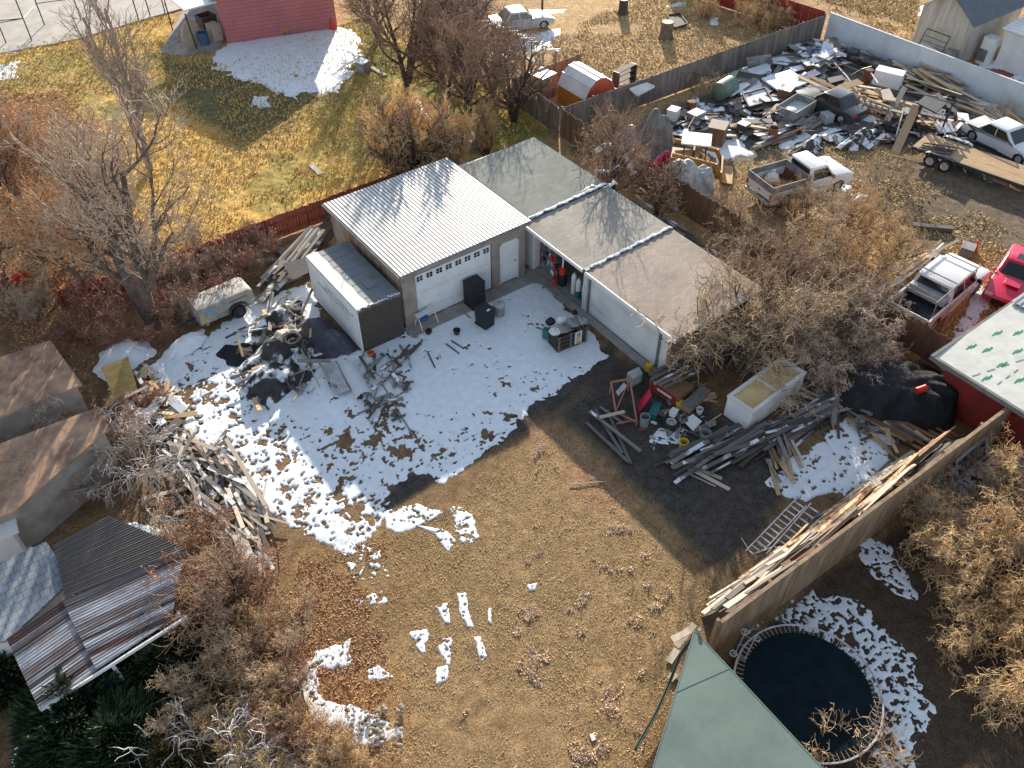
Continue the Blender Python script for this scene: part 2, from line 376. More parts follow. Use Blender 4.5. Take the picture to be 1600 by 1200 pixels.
# own yard: trodden soil with olive dry grass
zone((.20, .13, .07), [(130, 560), (510, 380), (620, 400), (800, 360), (1060, 560), (1560, 560), (1600, 640), (1560, 690), (1130, 1010), (960, 1400), (-100, 1400), (-100, 560)], .3, .4, 9)
zone((.275, .185, .095), [(700, 800), (870, 660), (960, 750), (1120, 920), (1070, 1060), (980, 1300), (660, 1300), (560, 1010)], .8, .9, 10)
zone((.24, .155, .075), [(480, 830), (640, 820), (700, 930), (560, 1020), (430, 940)], .8, 1.0, 12)
zone((.31, .185, .08), [(470, 1010), (640, 1040), (640, 1160), (500, 1160)], .5, .8, 13)
zone((.072, .063, .054), [(960, 560), (1040, 575), (1230, 740), (1200, 830), (1125, 890), (1020, 785), (880, 652)], .4, .4, 14)  # shade painted in: soil darkened inside the garage row's cast shadow
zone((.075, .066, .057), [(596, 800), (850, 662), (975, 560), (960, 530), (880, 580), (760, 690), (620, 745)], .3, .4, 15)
zone((.29, .175, .10), [(840, 655), (930, 720), (1010, 800), (930, 800), (850, 700)], .6, .7, 16)
# junk yard
jy = zone((.27, .19, .11), [(890, 235), (1284, 66), (1640, 210), (1700, 560), (1475, 560), (1100, 355)], .5, .7, 18)
zone((.15, .115, .08), [(1370, 230), (1500, 280), (1640, 330), (1640, 420), (1440, 370), (1330, 300)], .8, .8, 19)
zone((.16, .14, .12), [(900, 230), (1283, 70), (1600, 210), (1560, 300), (1380, 210), (1180, 250), (1120, 260), (1000, 290)], .6, .9, 22)
zone((.36, .20, .06), [(1500, 380), (1560, 380), (1540, 480), (1430, 560), (1330, 500), (1380, 420)], .6, .8, 23)
# beyond the pool fence
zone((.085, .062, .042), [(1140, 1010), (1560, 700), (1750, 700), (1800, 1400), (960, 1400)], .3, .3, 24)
# mottled tone by noise over the whole ground
GC *= 1.0; GC *= (.82 + .36 * fbm(GX * 1.1, GY * 1.1, 31, 4))[..., None]
rough_ = .55 + .9 * lw + .5 * jy
core = sm(np.minimum(np.minimum(GX + 20, 90 - GX), np.minimum(GY + 12, 98 - GY)), 0, 4)
GZ = ((fbm(GX * .45, GY * .45, 41, 3) - .5) * .05 + (fbm(GX * 2.2, GY * 2.2, 42, 3) - .5) * .07 * rough_ + (vn(GX * 3.6, GY * 3.6, 44) - .5) * .085 * lw) * core - .015
yy, xx = GX.shape; idx = np.arange(yy * xx).reshape(yy, xx)
FQ = np.stack([idx[:-1, :-1], idx[:-1, 1:], idx[1:, 1:], idx[1:, :-1]], -1).reshape(-1, 4)
def ground_mat():
    m = bpy.data.materials.new('earth'); m.use_nodes = True; N = m.node_tree.nodes; L = m.node_tree.links; b = N['Principled BSDF']
    b.inputs['Roughness'].default_value = .95; b.inputs['Specular IOR Level'].default_value = .15
    at = N.new('ShaderNodeAttribute'); at.attribute_name = 'Cg'; geo = N.new('ShaderNodeNewGeometry')
    def noise_(sc, det, lo, hi, a, c, rough=.6):
        n = N.new('ShaderNodeTexNoise'); n.inputs['Scale'].default_value = sc; n.inputs['Detail'].default_value = det; n.inputs['Roughness'].default_value = rough
        L.new(geo.outputs['Position'], n.inputs['Vector'])
        r = N.new('ShaderNodeMapRange'); r.inputs['From Min'].default_value = lo; r.inputs['From Max'].default_value = hi; r.inputs['To Min'].default_value = a; r.inputs['To Max'].default_value = c
        L.new(n.outputs['Fac'], r.inputs['Value']); return n, r.outputs[0]
    n1, o1 = noise_(2.4, 8, .3, .7, .58, 1.42, .7); n2, o2 = noise_(17, 6, .34, .66, .3, 1.7, .8)
    mu = N.new('ShaderNodeMath'); mu.operation = 'MULTIPLY'; L.new(o1, mu.inputs[0]); L.new(o2, mu.inputs[1])
    vm = N.new('ShaderNodeVectorMath'); vm.operation = 'SCALE'; L.new(at.outputs['Color'], vm.inputs[0]); L.new(mu.outputs[0], vm.inputs['Scale'])
    n4, o4 = noise_(7, 5, .63, .67, 0, 1, .7)           # dead leaf and straw flecks
    mx = N.new('ShaderNodeMix'); mx.data_type = 'RGBA'; L.new(o4, mx.inputs[0]); L.new(vm.outputs[0], mx.inputs[6])
    v2 = N.new('ShaderNodeVectorMath'); v2.operation = 'MULTIPLY'; L.new(at.outputs['Color'], v2.inputs[0]); v2.inputs[1].default_value = (1.9, 1.65, 1.35); L.new(v2.outputs[0], mx.inputs[7])
    L.new(mx.outputs[2], b.inputs['Base Color'])
    bp = N.new('ShaderNodeBump'); bp.inputs['Strength'].default_value = .8; bp.inputs['Distance'].default_value = .06; L.new(n2.outputs['Fac'], bp.inputs['Height'])
    b2 = N.new('ShaderNodeBump'); b2.inputs['Strength'].default_value = .5; b2.inputs['Distance'].default_value = .10; L.new(n1.outputs['Fac'], b2.inputs['Height']); L.new(bp.outputs[0], b2.inputs['Normal'])
    L.new(b2.outputs[0], b.inputs['Normal']); return m
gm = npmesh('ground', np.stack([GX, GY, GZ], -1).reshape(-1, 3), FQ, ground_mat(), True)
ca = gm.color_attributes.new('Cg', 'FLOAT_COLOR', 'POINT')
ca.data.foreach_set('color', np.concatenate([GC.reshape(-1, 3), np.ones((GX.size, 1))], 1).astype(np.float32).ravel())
tag(link('ground', gm), kind='structure')
def gz(x, y):
    X = np.array([float(x)]); Y = np.array([float(y)])
    return float(((fbm(X * .45, Y * .45, 41, 3) - .5) * .05)[0]) - .015
# ---------------------------------------------------------------- tufts and litter (nobody could count them)
rng = np.random.default_rng(5)
def scatter(name, label, cat, pts_px, n, size, mat, tall=.5, clump=.45, seed=1, thr=.5, wid=.3, pool=6):
    pl = gpoly(pts_px); A = np.array(pl); x0, y0 = A.min(0); x1, y1 = A.max(0)
    X = rng.uniform(x0, x1, n * pool); Y = rng.uniform(y0, y1, n * pool)
    k = (sdist(X, Y, pl) > 0) & (fbm(X * clump, Y * clump, seed, 4) + rng.normal(0, .035, X.size) > thr)
    X = X[k][:n]; Y = Y[k][:n]; n = len(X)
    a = rng.uniform(0, 6.283, n); b = a + rng.uniform(.6, 2.4, n); s = size * rng.uniform(.5, 1.5, n); h = s * tall * rng.uniform(.2, 1.4, n)
    z0 = (fbm(X * .45, Y * .45, 41, 3) - .5) * .05 - .01
    wx = np.cos(a) * s * wid; wy = np.sin(a) * s * wid; lx = np.cos(b) * s * .6; ly = np.sin(b) * s * .6
    V = np.stack([np.stack([X - wx, Y - wy, z0], -1), np.stack([X + wx, Y + wy, z0 + h * .15], -1), np.stack([X + lx + wx * .3, Y + ly + wy * .3, z0 + h], -1), np.stack([X + lx - wx * .3, Y + ly - wy * .3, z0 + h * .8], -1)], 1).reshape(-1, 3)
    o = link(name, npmesh(name, V, np.arange(n * 4).reshape(-1, 4), mat)); tag(o, label, cat, kind='stuff'); return o
MT['straw'] = M('straw', (.68, .50, .24), (.46, .32, .14), sc=1.2, world=True)
MT['straw_green'] = M('straw_green', (.46, .37, .12), (.70, .43, .15), sc=.8, world=True)
MT['straw_olive'] = M('straw_olive', (.50, .36, .17), (.34, .23, .11), sc=.8, world=True)
MT['litter'] = M('litter', (.52, .27, .12), (.26, .13, .07), sc=3, world=True)
MT['litter_pink'] = M('litter_pink', (.80, .62, .44), (.58, .42, .27), sc=2, world=True)
scatter('dry_grass', 'golden dry lawn grass in front of the pink building', 'grass', lawn_px, 52000, .15, MT['straw_green'], .7, .35, 51, .36, .22)
scatter('leaf_litter', 'orange brown fallen leaves under the trees at the left edge', 'leaves', [(-150, 130), (100, 150), (190, 250), (230, 420), (400, 395), (420, 420), (180, 500), (-60, 600)], 34000, .085, MT['litter'], .35, .5, 52, .42, .5)
scatter('dry_grass', 'short olive dry grass over the bare soil of the yard', 'grass', [(700, 790), (870, 670), (1110, 920), (1000, 1260), (640, 1260), (470, 880)], 30000, .05, MT['straw_olive'], .4, .6, 53, .40, .3)
scatter('dead_weeds', 'curled pale dead weeds in clumps on the yard soil', 'weeds', [(830, 660), (900, 700), (1030, 850), (1080, 960), (1010, 1260), (650, 1260), (780, 1000), (840, 800)], 6000, .07, MT['litter_pink'], .8, 1.3, 54, .735, .3, 60)
scatter('leaf_litter', 'rusty brown leaf litter along the lumber at the left of the yard', 'leaves', [(430, 820), (600, 850), (620, 950), (600, 1010), (640, 1200), (300, 1200), (400, 900)], 12000, .06, MT['litter'], .5, .7, 55, .50, .45)
scatter('dry_grass', 'tan straw and tufts over the fenced salvage yard', 'grass', [(1000, 300), (1180, 230), (1380, 230), (1640, 400), (1600, 480), (1440, 540), (1120, 350)], 20000, .12, MT['straw'], .6, .5, 56, .42, .25)
scatter('dry_grass', 'tan dry grass of the open field behind the barn', 'grass', [(860, 60), (1000, -10), (1140, 10), (1270, 70), (900, 200), (870, 150)], 20000, .16, MT['straw'], .5, .3, 57, .40, .25)
scatter('dry_grass', 'tan dry grass of the field beyond the white fence', 'grass', [(1180, -20), (1440, -30), (1420, 90), (1300, 40)], 6000, .2, MT['straw'], .6, .3, 58, .45, .25)
# ================================================================ SNOW
def snow(label, px, cell=.05, th=.016, edge=.35, nz=.9, fsc=.9, holes=.0, hsc=3.5, hgrad=None, seed=1, extra=None):
    pl = gpoly(px); A = np.array(pl); x0, y0 = A.min(0) - .6; x1, y1 = A.max(0) + .6
    X, Y = np.meshgrid(np.arange(x0, x1, cell), np.arange(y0, y1, cell))
    m = sdist(X, Y, pl) / edge + (fbm(X * fsc, Y * fsc, seed, 5) - .5) * 2 * nz / edge * .5
    m = m + (vn(X * 3.1, Y * 3.1, seed + 21) - .5) * .5 + (vn(X * 8, Y * 8, seed + 22) - .5) * .35
    m = np.minimum(m, 1.2)
    if holes or hgrad:
        h = holes if hgrad is None else hgrad(X, Y)
        hn = vn(X * hsc + 2.5 * vn(X * 2, Y * 2, 5), Y * hsc, seed + 9) * .62 + vn(X * hsc * 2.3, Y * hsc * 2.3, seed + 12) * .38
        m = np.minimum(m, (1 - h - hn) * 9)
        if hgrad:
            hb = vn(X * 2.6 + vn(X * 6, Y * 6, 3) * .8, Y * 2.6 + vn(X * 6, Y * 6, 4) * .8, seed + 30) * .8 + vn(X * 9, Y * 9, seed + 31) * .2
            m = np.minimum(m, (1.02 - h * .95 - hb) * 7)
    base = (fbm(X * .45, Y * .45, 41, 3) - .5) * .05 - .015
    Z = base + np.where(m > 0, .018 + th * np.sqrt(np.clip(m, 0, 1.2)), -.05 + .07 * np.exp(np.minimum(m, 0) * 3)) + (fbm(X * 3.2, Y * 3.2, seed + 3, 3) - .5) * .02 * (m > 0)
    yy, xx = X.shape; idx = np.arange(yy * xx).reshape(yy, xx)
    F = np.stack([idx[:-1, :-1], idx[:-1, 1:], idx[1:, 1:], idx[1:, :-1]], -1).reshape(-1, 4)
    F = F[(m.ravel()[F] > -.4).any(1)]
    used = np.unique(F); rm = np.full(X.size, -1); rm[used] = np.arange(len(used))
    V = np.stack([X, Y, Z], -1).reshape(-1, 3)[used]
    o = link('snow', npmesh('snow', V, rm[F], MT['snow'], True)); tag(o, label, 'snow', kind='stuff'); return o
MT['snow'] = M('snow', (.77, .83, .85), (.67, .725, .75), sc=3, rough=.6, bump=.3, bsc=26, world=True, dist=.02)
def main_h(X, Y):      # trodden and thin towards the sunny lower left, whole near the garages
    d1 = sdist(X, Y, gpoly([(430, 640), (520, 700), (650, 700), (640, 800), (560, 880), (380, 840), (250, 700), (300, 560), (420, 520)]))
    d2 = sdist(X, Y, gpoly([(700, 700), (860, 610), (960, 560), (900, 640), (780, 760), (640, 790)]))
    d3 = sdist(X, Y, gpoly([(540, 620), (640, 600), (650, 690), (520, 690)]))
    return .13 + .21 * sm(d1, -1.2, .5) + .19 * sm(d2, -1, .4) + .22 * sm(d3, -1, .4) + .38 * (fbm(X * .6, Y * .6, 77, 3) - .5)
snow('snow covering the yard between the garages and the lumber', [(775, 458), (838, 438), (902, 500), (955, 560), (920, 580), (868, 606), (828, 640), (792, 682), (742, 722), (690, 748), (640, 738), (606, 764), (590, 815), (545, 858), (505, 858), (470, 825), (410, 800), (370, 760), (320, 700), (282, 655), (240, 600), (215, 575), (330, 528), (390, 470), (480, 440), (505, 520), (560, 556), (640, 508)], .045, .022, .4, 1.0, 1.0, hsc=5.4, hgrad=main_h, seed=3)
for px, lb, kw in [
    ([(600, 800), (650, 790), (690, 800), (660, 822), (620, 832), (605, 825)], 'thin curved snow patch on the dark wet soil', dict(holes=.36, edge=.2, nz=.3, hsc=8, cell=.035, th=.01)),
    ([(655, 822), (690, 826), (708, 845), (700, 860), (680, 835)], 'small snow sliver below the curved patch', dict(edge=.1, nz=.2)),
    ([(712, 925), (728, 925), (735, 960), (745, 985), (730, 980), (716, 955)], 'long snow sliver on the bare yard soil', dict(edge=.1, nz=.25)),
    ([(678, 945), (700, 940), (708, 975), (692, 978)], 'squarish snow patch on the bare yard soil', dict(edge=.1, nz=.25)),
    ([(740, 995), (750, 995), (762, 1025), (752, 1032)], 'narrow snow sliver lowest on the bare yard soil', dict(edge=.09, nz=.2)),
    ([(762, 950), (768, 950), (768, 975), (760, 970)], 'tiny snow fleck beside the long sliver', dict(edge=.06, nz=.15)),
    ([(643, 990), (665, 985), (672, 1022), (655, 1030)], 'broken snow patch left of the slivers', dict(holes=.4, edge=.1, nz=.4)),
    ([(690, 995), (712, 992), (700, 1035), (685, 1005)], 'thin snow streak between the broken patch and the sliver', dict(holes=.42, edge=.1, nz=.3)),
    ([(682, 1042), (700, 1040), (698, 1060), (680, 1072)], 'small snow blot under the slivers', dict(edge=.08, nz=.25)),
    ([(572, 1045), (590, 1038), (615, 1058), (575, 1062)], 'wedge shaped snow patch near the rock heap', dict(edge=.08, nz=.25)),
    ([(480, 1010), (545, 1000), (550, 1035), (520, 1050), (498, 1055), (500, 1095), (525, 1110), (620, 1130), (632, 1160), (560, 1165), (520, 1130), (470, 1100), (468, 1050)], 'ring of snow around the brown leaf mound', dict(holes=.33, edge=.2, nz=.9, hsc=6, cell=.04, th=.015)),
    ([(540, 930), (600, 920), (610, 945), (560, 950)], 'snow crumbs on the orange soil', dict(holes=.55, edge=.16, nz=.6, hsc=7, cell=.035, th=.01)),
    ([(535, 860), (600, 850), (610, 900), (550, 905)], 'patchy snow crust just below the big snowfield', dict(holes=.58, edge=.2, nz=.8, hsc=8, cell=.035, th=.01)),
    ([(710, 795), (735, 805), (745, 840), (725, 850)], 'thin snow crumbs right of the curved patch', dict(holes=.45, edge=.12, nz=.4)),
    ([(824, 914), (838, 912), (836, 922), (826, 922)], 'single white snow lump in the middle of the yard', dict(edge=.05, nz=.1)),
    ([(335, 85), (358, 70), (430, 58), (520, 42), (556, 45), (562, 80), (545, 120), (520, 142), (450, 150), (395, 130), (345, 110)], 'large snow patch on the lawn below the pink wall', dict(cell=.1, th=.05, holes=.12, edge=.5, nz=1.3, hsc=2.2)),
    ([(395, 148), (420, 150), (420, 170), (392, 165)], 'small snow patch in the shade below the large lawn patch', dict(cell=.1, edge=.3, nz=.6, holes=.3)),
    ([(800, 62), (872, 45), (876, 55), (850, 78), (790, 92), (760, 85)], 'snow patch beside the silver sedan', dict(cell=.12, edge=.3, nz=.8)),
    ([(-40, 108), (30, 96), (25, 122), (-40, 135)], 'snow patch on the grass by the court corner', dict(cell=.12, edge=.3, nz=1, holes=.25)),
    ([(-40, 62), (10, 68), (28, 82), (-40, 92)], 'snow strip on the court edge', dict(cell=.12, edge=.3, nz=.7)),
    ([(1150, 985), (1215, 955), (1260, 925), (1325, 930), (1375, 960), (1410, 1020), (1445, 1080), (1440, 1130), (1440, 1230), (1350, 1230), (1380, 1120), (1350, 1040), (1280, 985), (1210, 975)], 'crescent of thin snow around the trampoline', dict(cell=.04, holes=.44, edge=.5, nz=1.3, hsc=7, th=.02)),
    ([(1200, 752), (1262, 700), (1300, 662), (1345, 640), (1392, 690), (1385, 720), (1310, 775), (1262, 790)], 'smooth snow patch between the lumber piles on the right', dict(holes=.3, edge=.25, nz=1.0, hsc=6, th=.015)),
    ([(1400, 858), (1350, 830), (1330, 850), (1345, 880), (1400, 925), (1430, 930)], 'snow along the outer side of the tan fence', dict(holes=.42, edge=.35, nz=1.2, hsc=7, th=.012, cell=.04)),
    ([(1440, 790), (1500, 745), (1580, 700), (1640, 720), (1620, 860), (1480, 870)], 'thin snow under the pale brush by the red building', dict(holes=.3, edge=.3, nz=1)),
    ([(1480, 540), (1510, 490), (1530, 440), (1545, 470), (1520, 520)], 'snow streak between the white pickup and the pink car', dict(holes=.3, edge=.2, nz=.6)),
    ([(1100, 230), (1160, 215), (1170, 240), (1120, 255)], 'snow by the yellow loader', dict(holes=.25, edge=.25, nz=.8, cell=.09)),
    ([(1010, 205), (1090, 170), (1150, 185), (1130, 210), (1030, 232)], 'snow among the rubble by the grey fence', dict(holes=.3, edge=.3, nz=1, cell=.1)),
    ([(1140, 110), (1210, 90), (1260, 120), (1240, 170), (1150, 180)], 'snow over the salvage near the green tank', dict(holes=.3, edge=.4, nz=1, cell=.1)),
    ([(1240, 90), (1300, 70), (1320, 90), (1280, 130)], 'snow in the far corner of the salvage yard', dict(holes=.3, edge=.3, nz=1, cell=.12)),
    ([(1290, 200), (1380, 190), (1390, 215), (1330, 235)], 'snow below the dark wrecked car', dict(holes=.3, edge=.25, nz=.8, cell=.1)),
    ([(1190, 200), (1230, 190), (1270, 215), (1220, 232)], 'snow under the silver boards of the salvage yard', dict(holes=.25, edge=.3, nz=.8, cell=.1)),
    ([(1520, 100), (1600, 90), (1700, 120), (1700, 190), (1560, 130)], 'snow beyond the white fence by the far sheds', dict(holes=.25, edge=.4, nz=1.2, cell=.15)),
    ([(1440, 8), (1475, 12), (1460, 28), (1436, 24)], 'snow on the field left of the gable shed', dict(edge=.3, nz=.8, cell=.15)),
    ([(20, 1160), (80, 1130), (95, 1160), (80, 1210), (15, 1215)], 'snow patch at the lower left corner by the shed', dict(holes=.3, edge=.2, nz=.7)),
    ([(150, 830), (200, 815), (250, 830), (240, 858), (180, 850)], 'snow on the ground above the rusty porch roof', dict(holes=.2, edge=.2, nz=.6)),
    ([(0, 860), (40, 845), (60, 870), (10, 890)], 'thin snow between the far left shed roofs', dict(holes=.35, edge=.2, nz=.6)),
    ([(1040, 8), (1070, 2), (1070, 10), (1045, 12)], 'far snow patch near the red fence', dict(cell=.15, edge=.25, nz=.5)),
    ([(1108, 30), (1120, 28), (1122, 38), (1110, 38)], 'small far snow patch by the tumbleweed', dict(cell=.15, edge=.2, nz=.4)),
    ([(850, 15), (885, 14), (880, 20), (855, 22)], 'thin snow behind the silver sedan', dict(cell=.15, edge=.2, nz=.5, holes=.3)),
    ([(1205, 265), (1330, 290), (1320, 320), (1290, 310)], 'snow along the side of the work truck', dict(cell=.09, edge=.25, nz=.7, holes=.35)),
    ([(1030, 668), (1070, 672), (1062, 692), (1015, 690)], 'scraps of snow among the buckets', dict(holes=.42, edge=.15, nz=.5)),
    ]:
    if kw.get('edge', 1) < .16: kw.update(cell=.03, th=.012, hsc=9, holes=max(.3, kw.get('holes', 0)), nz=kw['nz'] * 1.5)
    snow(lb, px, seed=len(lb), **kw)
# concrete court at the top left and paths
mb = MB(); mb.slab([P(-150, 110), P(-10, 86), P(120, 62), P(235, 28), P(300, 10), P(330, -60), P(-150, -60)][::1], .12); 
for i, v in enumerate(mb.v): mb.v[i] = (v[0], v[1], v[2] + .06)
tag(mb.build('court', MT['concrete_pale']), kind='structure')
mb = MB(); mb.slab([P(250, 84), P(290, 87), P(340, 78), P(360, 50), P(335, 5), P(288, 14)], .12)
for i, v in enumerate(mb.v): mb.v[i] = (v[0], v[1], v[2] + .064)
tag(mb.build('path', MT['concrete']), kind='structure')
mb = MB(); mb.slab([P(640, 512), P(812, 440), P(905, 478), P(1025, 572), P(1035, 560), P(900, 455), P(640, 490)], .1)
mb = MB(); mb.bx(13.2, 20.45, 25.55, 26.3, -.1, .07); mb.bx(20.2, 20.6, 17.3, 26.6, -.1, .072)
tag(mb.build('path', MT['concrete']), kind='structure')
# ================================================================ BUILDINGS
def corr(mb, x0, x1, y0, y1, zf, pitch=.178, h=.035, mi=0, along='Y', th=.02, valley=None):
    """ribbed sheet; ribs run along Y, profile along X; zf(x,y) gives the height"""
    pts = []; x = x0
    while x < x1 - 1e-6:
        for dx, dz in (((0, 0), (.30, 0), (.42, h), (.88, h)) if valley is None else ((0, 0), (.16, 0), (.24, h), (.92, h))):
            xx = x + dx * pitch
            if xx < x1: pts.append((xx, dz))
        x += pitch
    pts.append((x1, 0)); n = len(pts); b = len(mb.v)
    for y in (y0, y1):
        for (px, dz) in pts: mb.v.append((px, y, zf(px, y) + dz))
    for y in (y0, y1):
        for (px, dz) in pts: mb.v.append((px, y, zf(px, y) + dz - th))
    for i in range(n - 1):
        mb.f.append([b + i, b + i + 1, b + n + i + 1, b + n + i]); mb.m.append(valley if valley is not None and (pts[i][1] == 0) else mi)
        mb.f.append([b + 2 * n + i, b + 3 * n + i, b + 3 * n + i + 1, b + 2 * n + i + 1]); mb.m.append(mi)
        mb.f.append([b + i, b + 2 * n + i, b + 2 * n + i + 1, b + i + 1]); mb.m.append(mi)
        mb.f.append([b + n + i, b + n + i + 1, b + 3 * n + i + 1, b + 3 * n + i]); mb.m.append(mi)
    return mb
MT['roof_groove_shade'] = M('roof_groove_shade', (.22, .22, .225), (.13, .13, .135), sc=1.5, rough=.6)  # shade put into the colour of rib valleys and one rib side
# ---- metal roofed garage
X0, X1, Y0, Y1 = 13.35, 20.05, 26.3, 32.9
t = T('metal_roof_garage', 'block garage under a white ribbed metal roof with a wide white roll door', 'garage', (X0, Y0, 0))
zr = lambda x, y: 3.04 + (x - 13) * .014 - (y - 26) * .004
mb = MB()
mb.bx(X0, X0 + .2, Y0, Y1, 0, 2.88); mb.bx(X0, X1, Y1 - .2, Y1, 0, 2.88); mb.bx(X1 - .2, X1, Y0 + .2, Y1 - .2, 0, 2.9)
mb.bx(X0 + .2, 14.02, Y0, Y0 + .25, 0, 2.88); mb.bx(18.12, 18.6, Y0, Y0 + .25, 0, 2.88); mb.bx(14.02, 18.12, Y0 + .02, Y0 + .25, 2.62, 2.88); mb.bx(19.62, X1, Y0, Y0 + .2, 0, 2.9); mb.bx(18.6, 19.62, Y0 + .02, Y0 + .25, 2.35, 2.88)
mb.build('wall', MT['block'], t, True)
mb = MB()                         # wooden boards nailed on the left wall
for a, b_, z0, z1 in ((26.5, 28.0, 1.9, 2.75), (28.1, 29.5, 1.6, 2.5), (29.6, 31.5, 2.0, 2.8)): mb.bx(X0 - .035, X0 - .002, a, b_, z0, z1)
mb.build('boarding', MT['fence_tan'], t, True)
rf = MB(); corr(rf, 13.18, 20.25, 26.08, 33.2, zr, .18, .05, valley=1); rf = rf.build('roof', [MT['metal_roof'], MT['roof_groove_shade']], t, True)
mb = MB(); mb.slab([(13.22, 26.12, 3.01), (20.2, 26.12, 3.105), (20.2, 33.15, 3.08), (13.22, 33.15, 2.985)], .12); mb.build('roof_deck', MT['fence_tan'], t, True)
mb = MB(); 
for i in range(5): mb.bx(14.06, 18.08, Y0 + .06 + .004 * (i % 2), Y0 + .12, .08 + i * .5, .08 + i * .5 + .49)
gd = mb.build('garage_door', MT['paint_white'], t, True)
for k in range(8):
    cx = 14.28 + k * .508; mb = MB()
    for a in (-.085, .085):
        for c in (-.07, .07): mb.bx(cx + a - .065, cx + a + .065, Y0 + .045, Y0 + .062, 2.34 + c - .055, 2.34 + c + .055)
    w_ = mb.build('window', MT['glass_dark']); w_.parent = gd; w_.location = Vector(w_.location) - Vector(t.location)
mb = MB(); mb.bx(18.64, 19.58, Y0 + .05, Y0 + .1, .08, 2.3); dd = mb.build('door', MT['paint_white'], t, True)
mb = MB(); mb.cyl((0, 0, 0), .035, .07, 10, axis='Y'); o = mb.build('handle', MT['dark_metal'], dd); o.location = (19.48 - X0, -.02 + .0, 1.1); o.location = (19.48 - X0, 0, 1.1)
mb = MB()
for a in ((18.58, 18.64), (19.58, 19.64)): mb.bx(a[0], a[1], Y0 - .02, Y0 + .04, .05, 2.38)
mb.bx(18.58, 19.64, Y0 - .02, Y0 + .04, 2.3, 2.38); mb.build('door_frame', MT['paint_white'], t, True)
mb = MB(); mb.beam((13.2, 26.05, 2.98), (20.2, 26.05, 3.08), .03, .14); mb.beam((13.15, 26.1, 3.0), (13.15, 33.2, 2.97), .03, .12); mb.build('fascia', MT['galv_dirty'], t, True)
# ---- garage row
XA, XB = 20.62, 25.1
t = T('garage_row', 'long low row of white garages with one open bay and three flat shingle roofs', 'garage', (XA, 17.2, 0))
mb = MB()
mb.bx(XA, XA + .15, 22.18, 22.65, 0, 2.58); mb.bx(XA, XA + .15, 17.2, 17.72, 0, 2.58); mb.bx(XA, XA + .15, 26.35, 33.0, 0, 2.58)
mb.bx(XA, XA + .15, 22.65, 26.35, 2.25, 2.58); mb.bx(XA, XA + .15, 17.72, 22.18, 2.25, 2.58)
mb.bx(XA + .15, XB, 17.21, 17.35, 0, 2.58); mb.bx(XB - .15, XB, 17.35, 33.0, 0, 2.58); mb.bx(XA + .15, XB - .15, 22.2, 22.34, 0, 2.58); mb.bx(XA + .15, XB - .15, 26.4, 26.54, 0, 2.58); mb.bx(XA + .15, XB - .15, 32.86, 33.0, 0, 2.58)
mb.build('wall', MT['paint_white_dirty'], t, True)
mb = MB(); mb.bx(XA - .002, XB, 17.17, 17.2, 0, 2.5); mb.build('end_cladding', MT['fence_tan'], t, True)
mb = MB(); mb.bx(XA + .02, XB - .15, 22.34, 26.4, -.05, .075); mb.build('floor', MT['concrete'], t, True)
for a, b_, z0, z1, mk, nm in ((16.45, 22.02, 2.75, 2.93, 'shingle_beige', 'roof'), (22.2, 26.6, 2.77, 2.97, 'shingle_grey', 'roof'), (26.75, 32.5, 2.80, 3.0, 'shingle_green', 'roof')):
    x0 = 20.12 if a < 26 else 20.3
    mb = MB(); mb.slab([(x0, a, z0), (25.25, a, z1), (25.25, b_, z1), (x0, b_, z0)], .1); mb.build('roof', MT[mk], t, True)
for a, z in ((22.11, 2.76), (26.67, 2.82)):
    mb = MB(); mb.slab([(20.14, a - .1, z + .03), (25.3, a - .1, z + .22), (25.3, a + .1, z + .22), (20.14, a + .1, z + .03)], .16); pr_ = mb.build('parapet', MT['dark_metal'], t, True)
    mb = MB(); rr = []
    for k in range(40):
        u = k / 39; x = 20.45 + u * 4.75; wv = .075 + .03 * math.sin(k * 2.1) + .02 * math.sin(k * 5.3); c = a + .03 * math.sin(k * .9)
        zt = z + .03 + .19 * u; h = .05 + .02 * math.sin(k * 1.7)
        rr.append([(x, c - wv, zt), (x, c + wv, zt), (x, c + wv * .5, zt + h), (x, c - wv * .5, zt + h)])
    mb.loft(rr); o = mb.build('snow_cap', MT['snow_solid']); o.parent = pr_; o.location = Vector(o.location) - Vector(t.location)
mb = MB(); mb.bx(20.06, 20.12, 16.43, 22.02, 2.6, 2.77); mb.bx(20.06, 20.12, 22.2, 26.6, 2.62, 2.79); mb.build('gutter', MT['paint_white'], t, True)
mb = MB(); mb.bx(20.12, XA, 16.5, 22.0, 2.58, 2.62); mb.bx(20.12, XA, 22.22, 26.1, 2.6, 2.64); mb.build('soffit', MT['trim_grey'], t, True)
mb = MB()
for k in range(4): mb.bx(XA + .04 + .006 * (k % 2), XA + .09, 17.72, 22.18, .06 + k * .5475, .06 + k * .5475 + .535)
gd = mb.build('garage_door', MT['paint_white_dirty'], t, True)
mb = MB()
mb.bx(XA - .04, XA - .004, 17.60, 17.74, .05, 2.24); mb.bx(XA - .04, XA - .004, 22.16, 22.30, .05, 2.24); mb.bx(XA - .042, XA - .004, 17.60, 22.30, 2.24, 2.38); mb.build('door_frame', MT['trim_grey'], t, True)
mb = MB()
mb.bx(XA - .03, XA - .003, 22.57, 22.65, .05, 2.2); mb.bx(XA - .03, XA - .003, 26.36, 26.44, .05, 2.2); mb.bx(XA - .03, XA - .003, 22.57, 26.44, 2.2, 2.27)
mb.build('door_frame', MT['paint_white'], t, True)
mb = MB(); mb.tube([(XA - .06, 22.42, .2), (XA - .06, 22.42, 2.1)], .03, 6); mb.build('downpipe', MT['paint_white'], t, True)
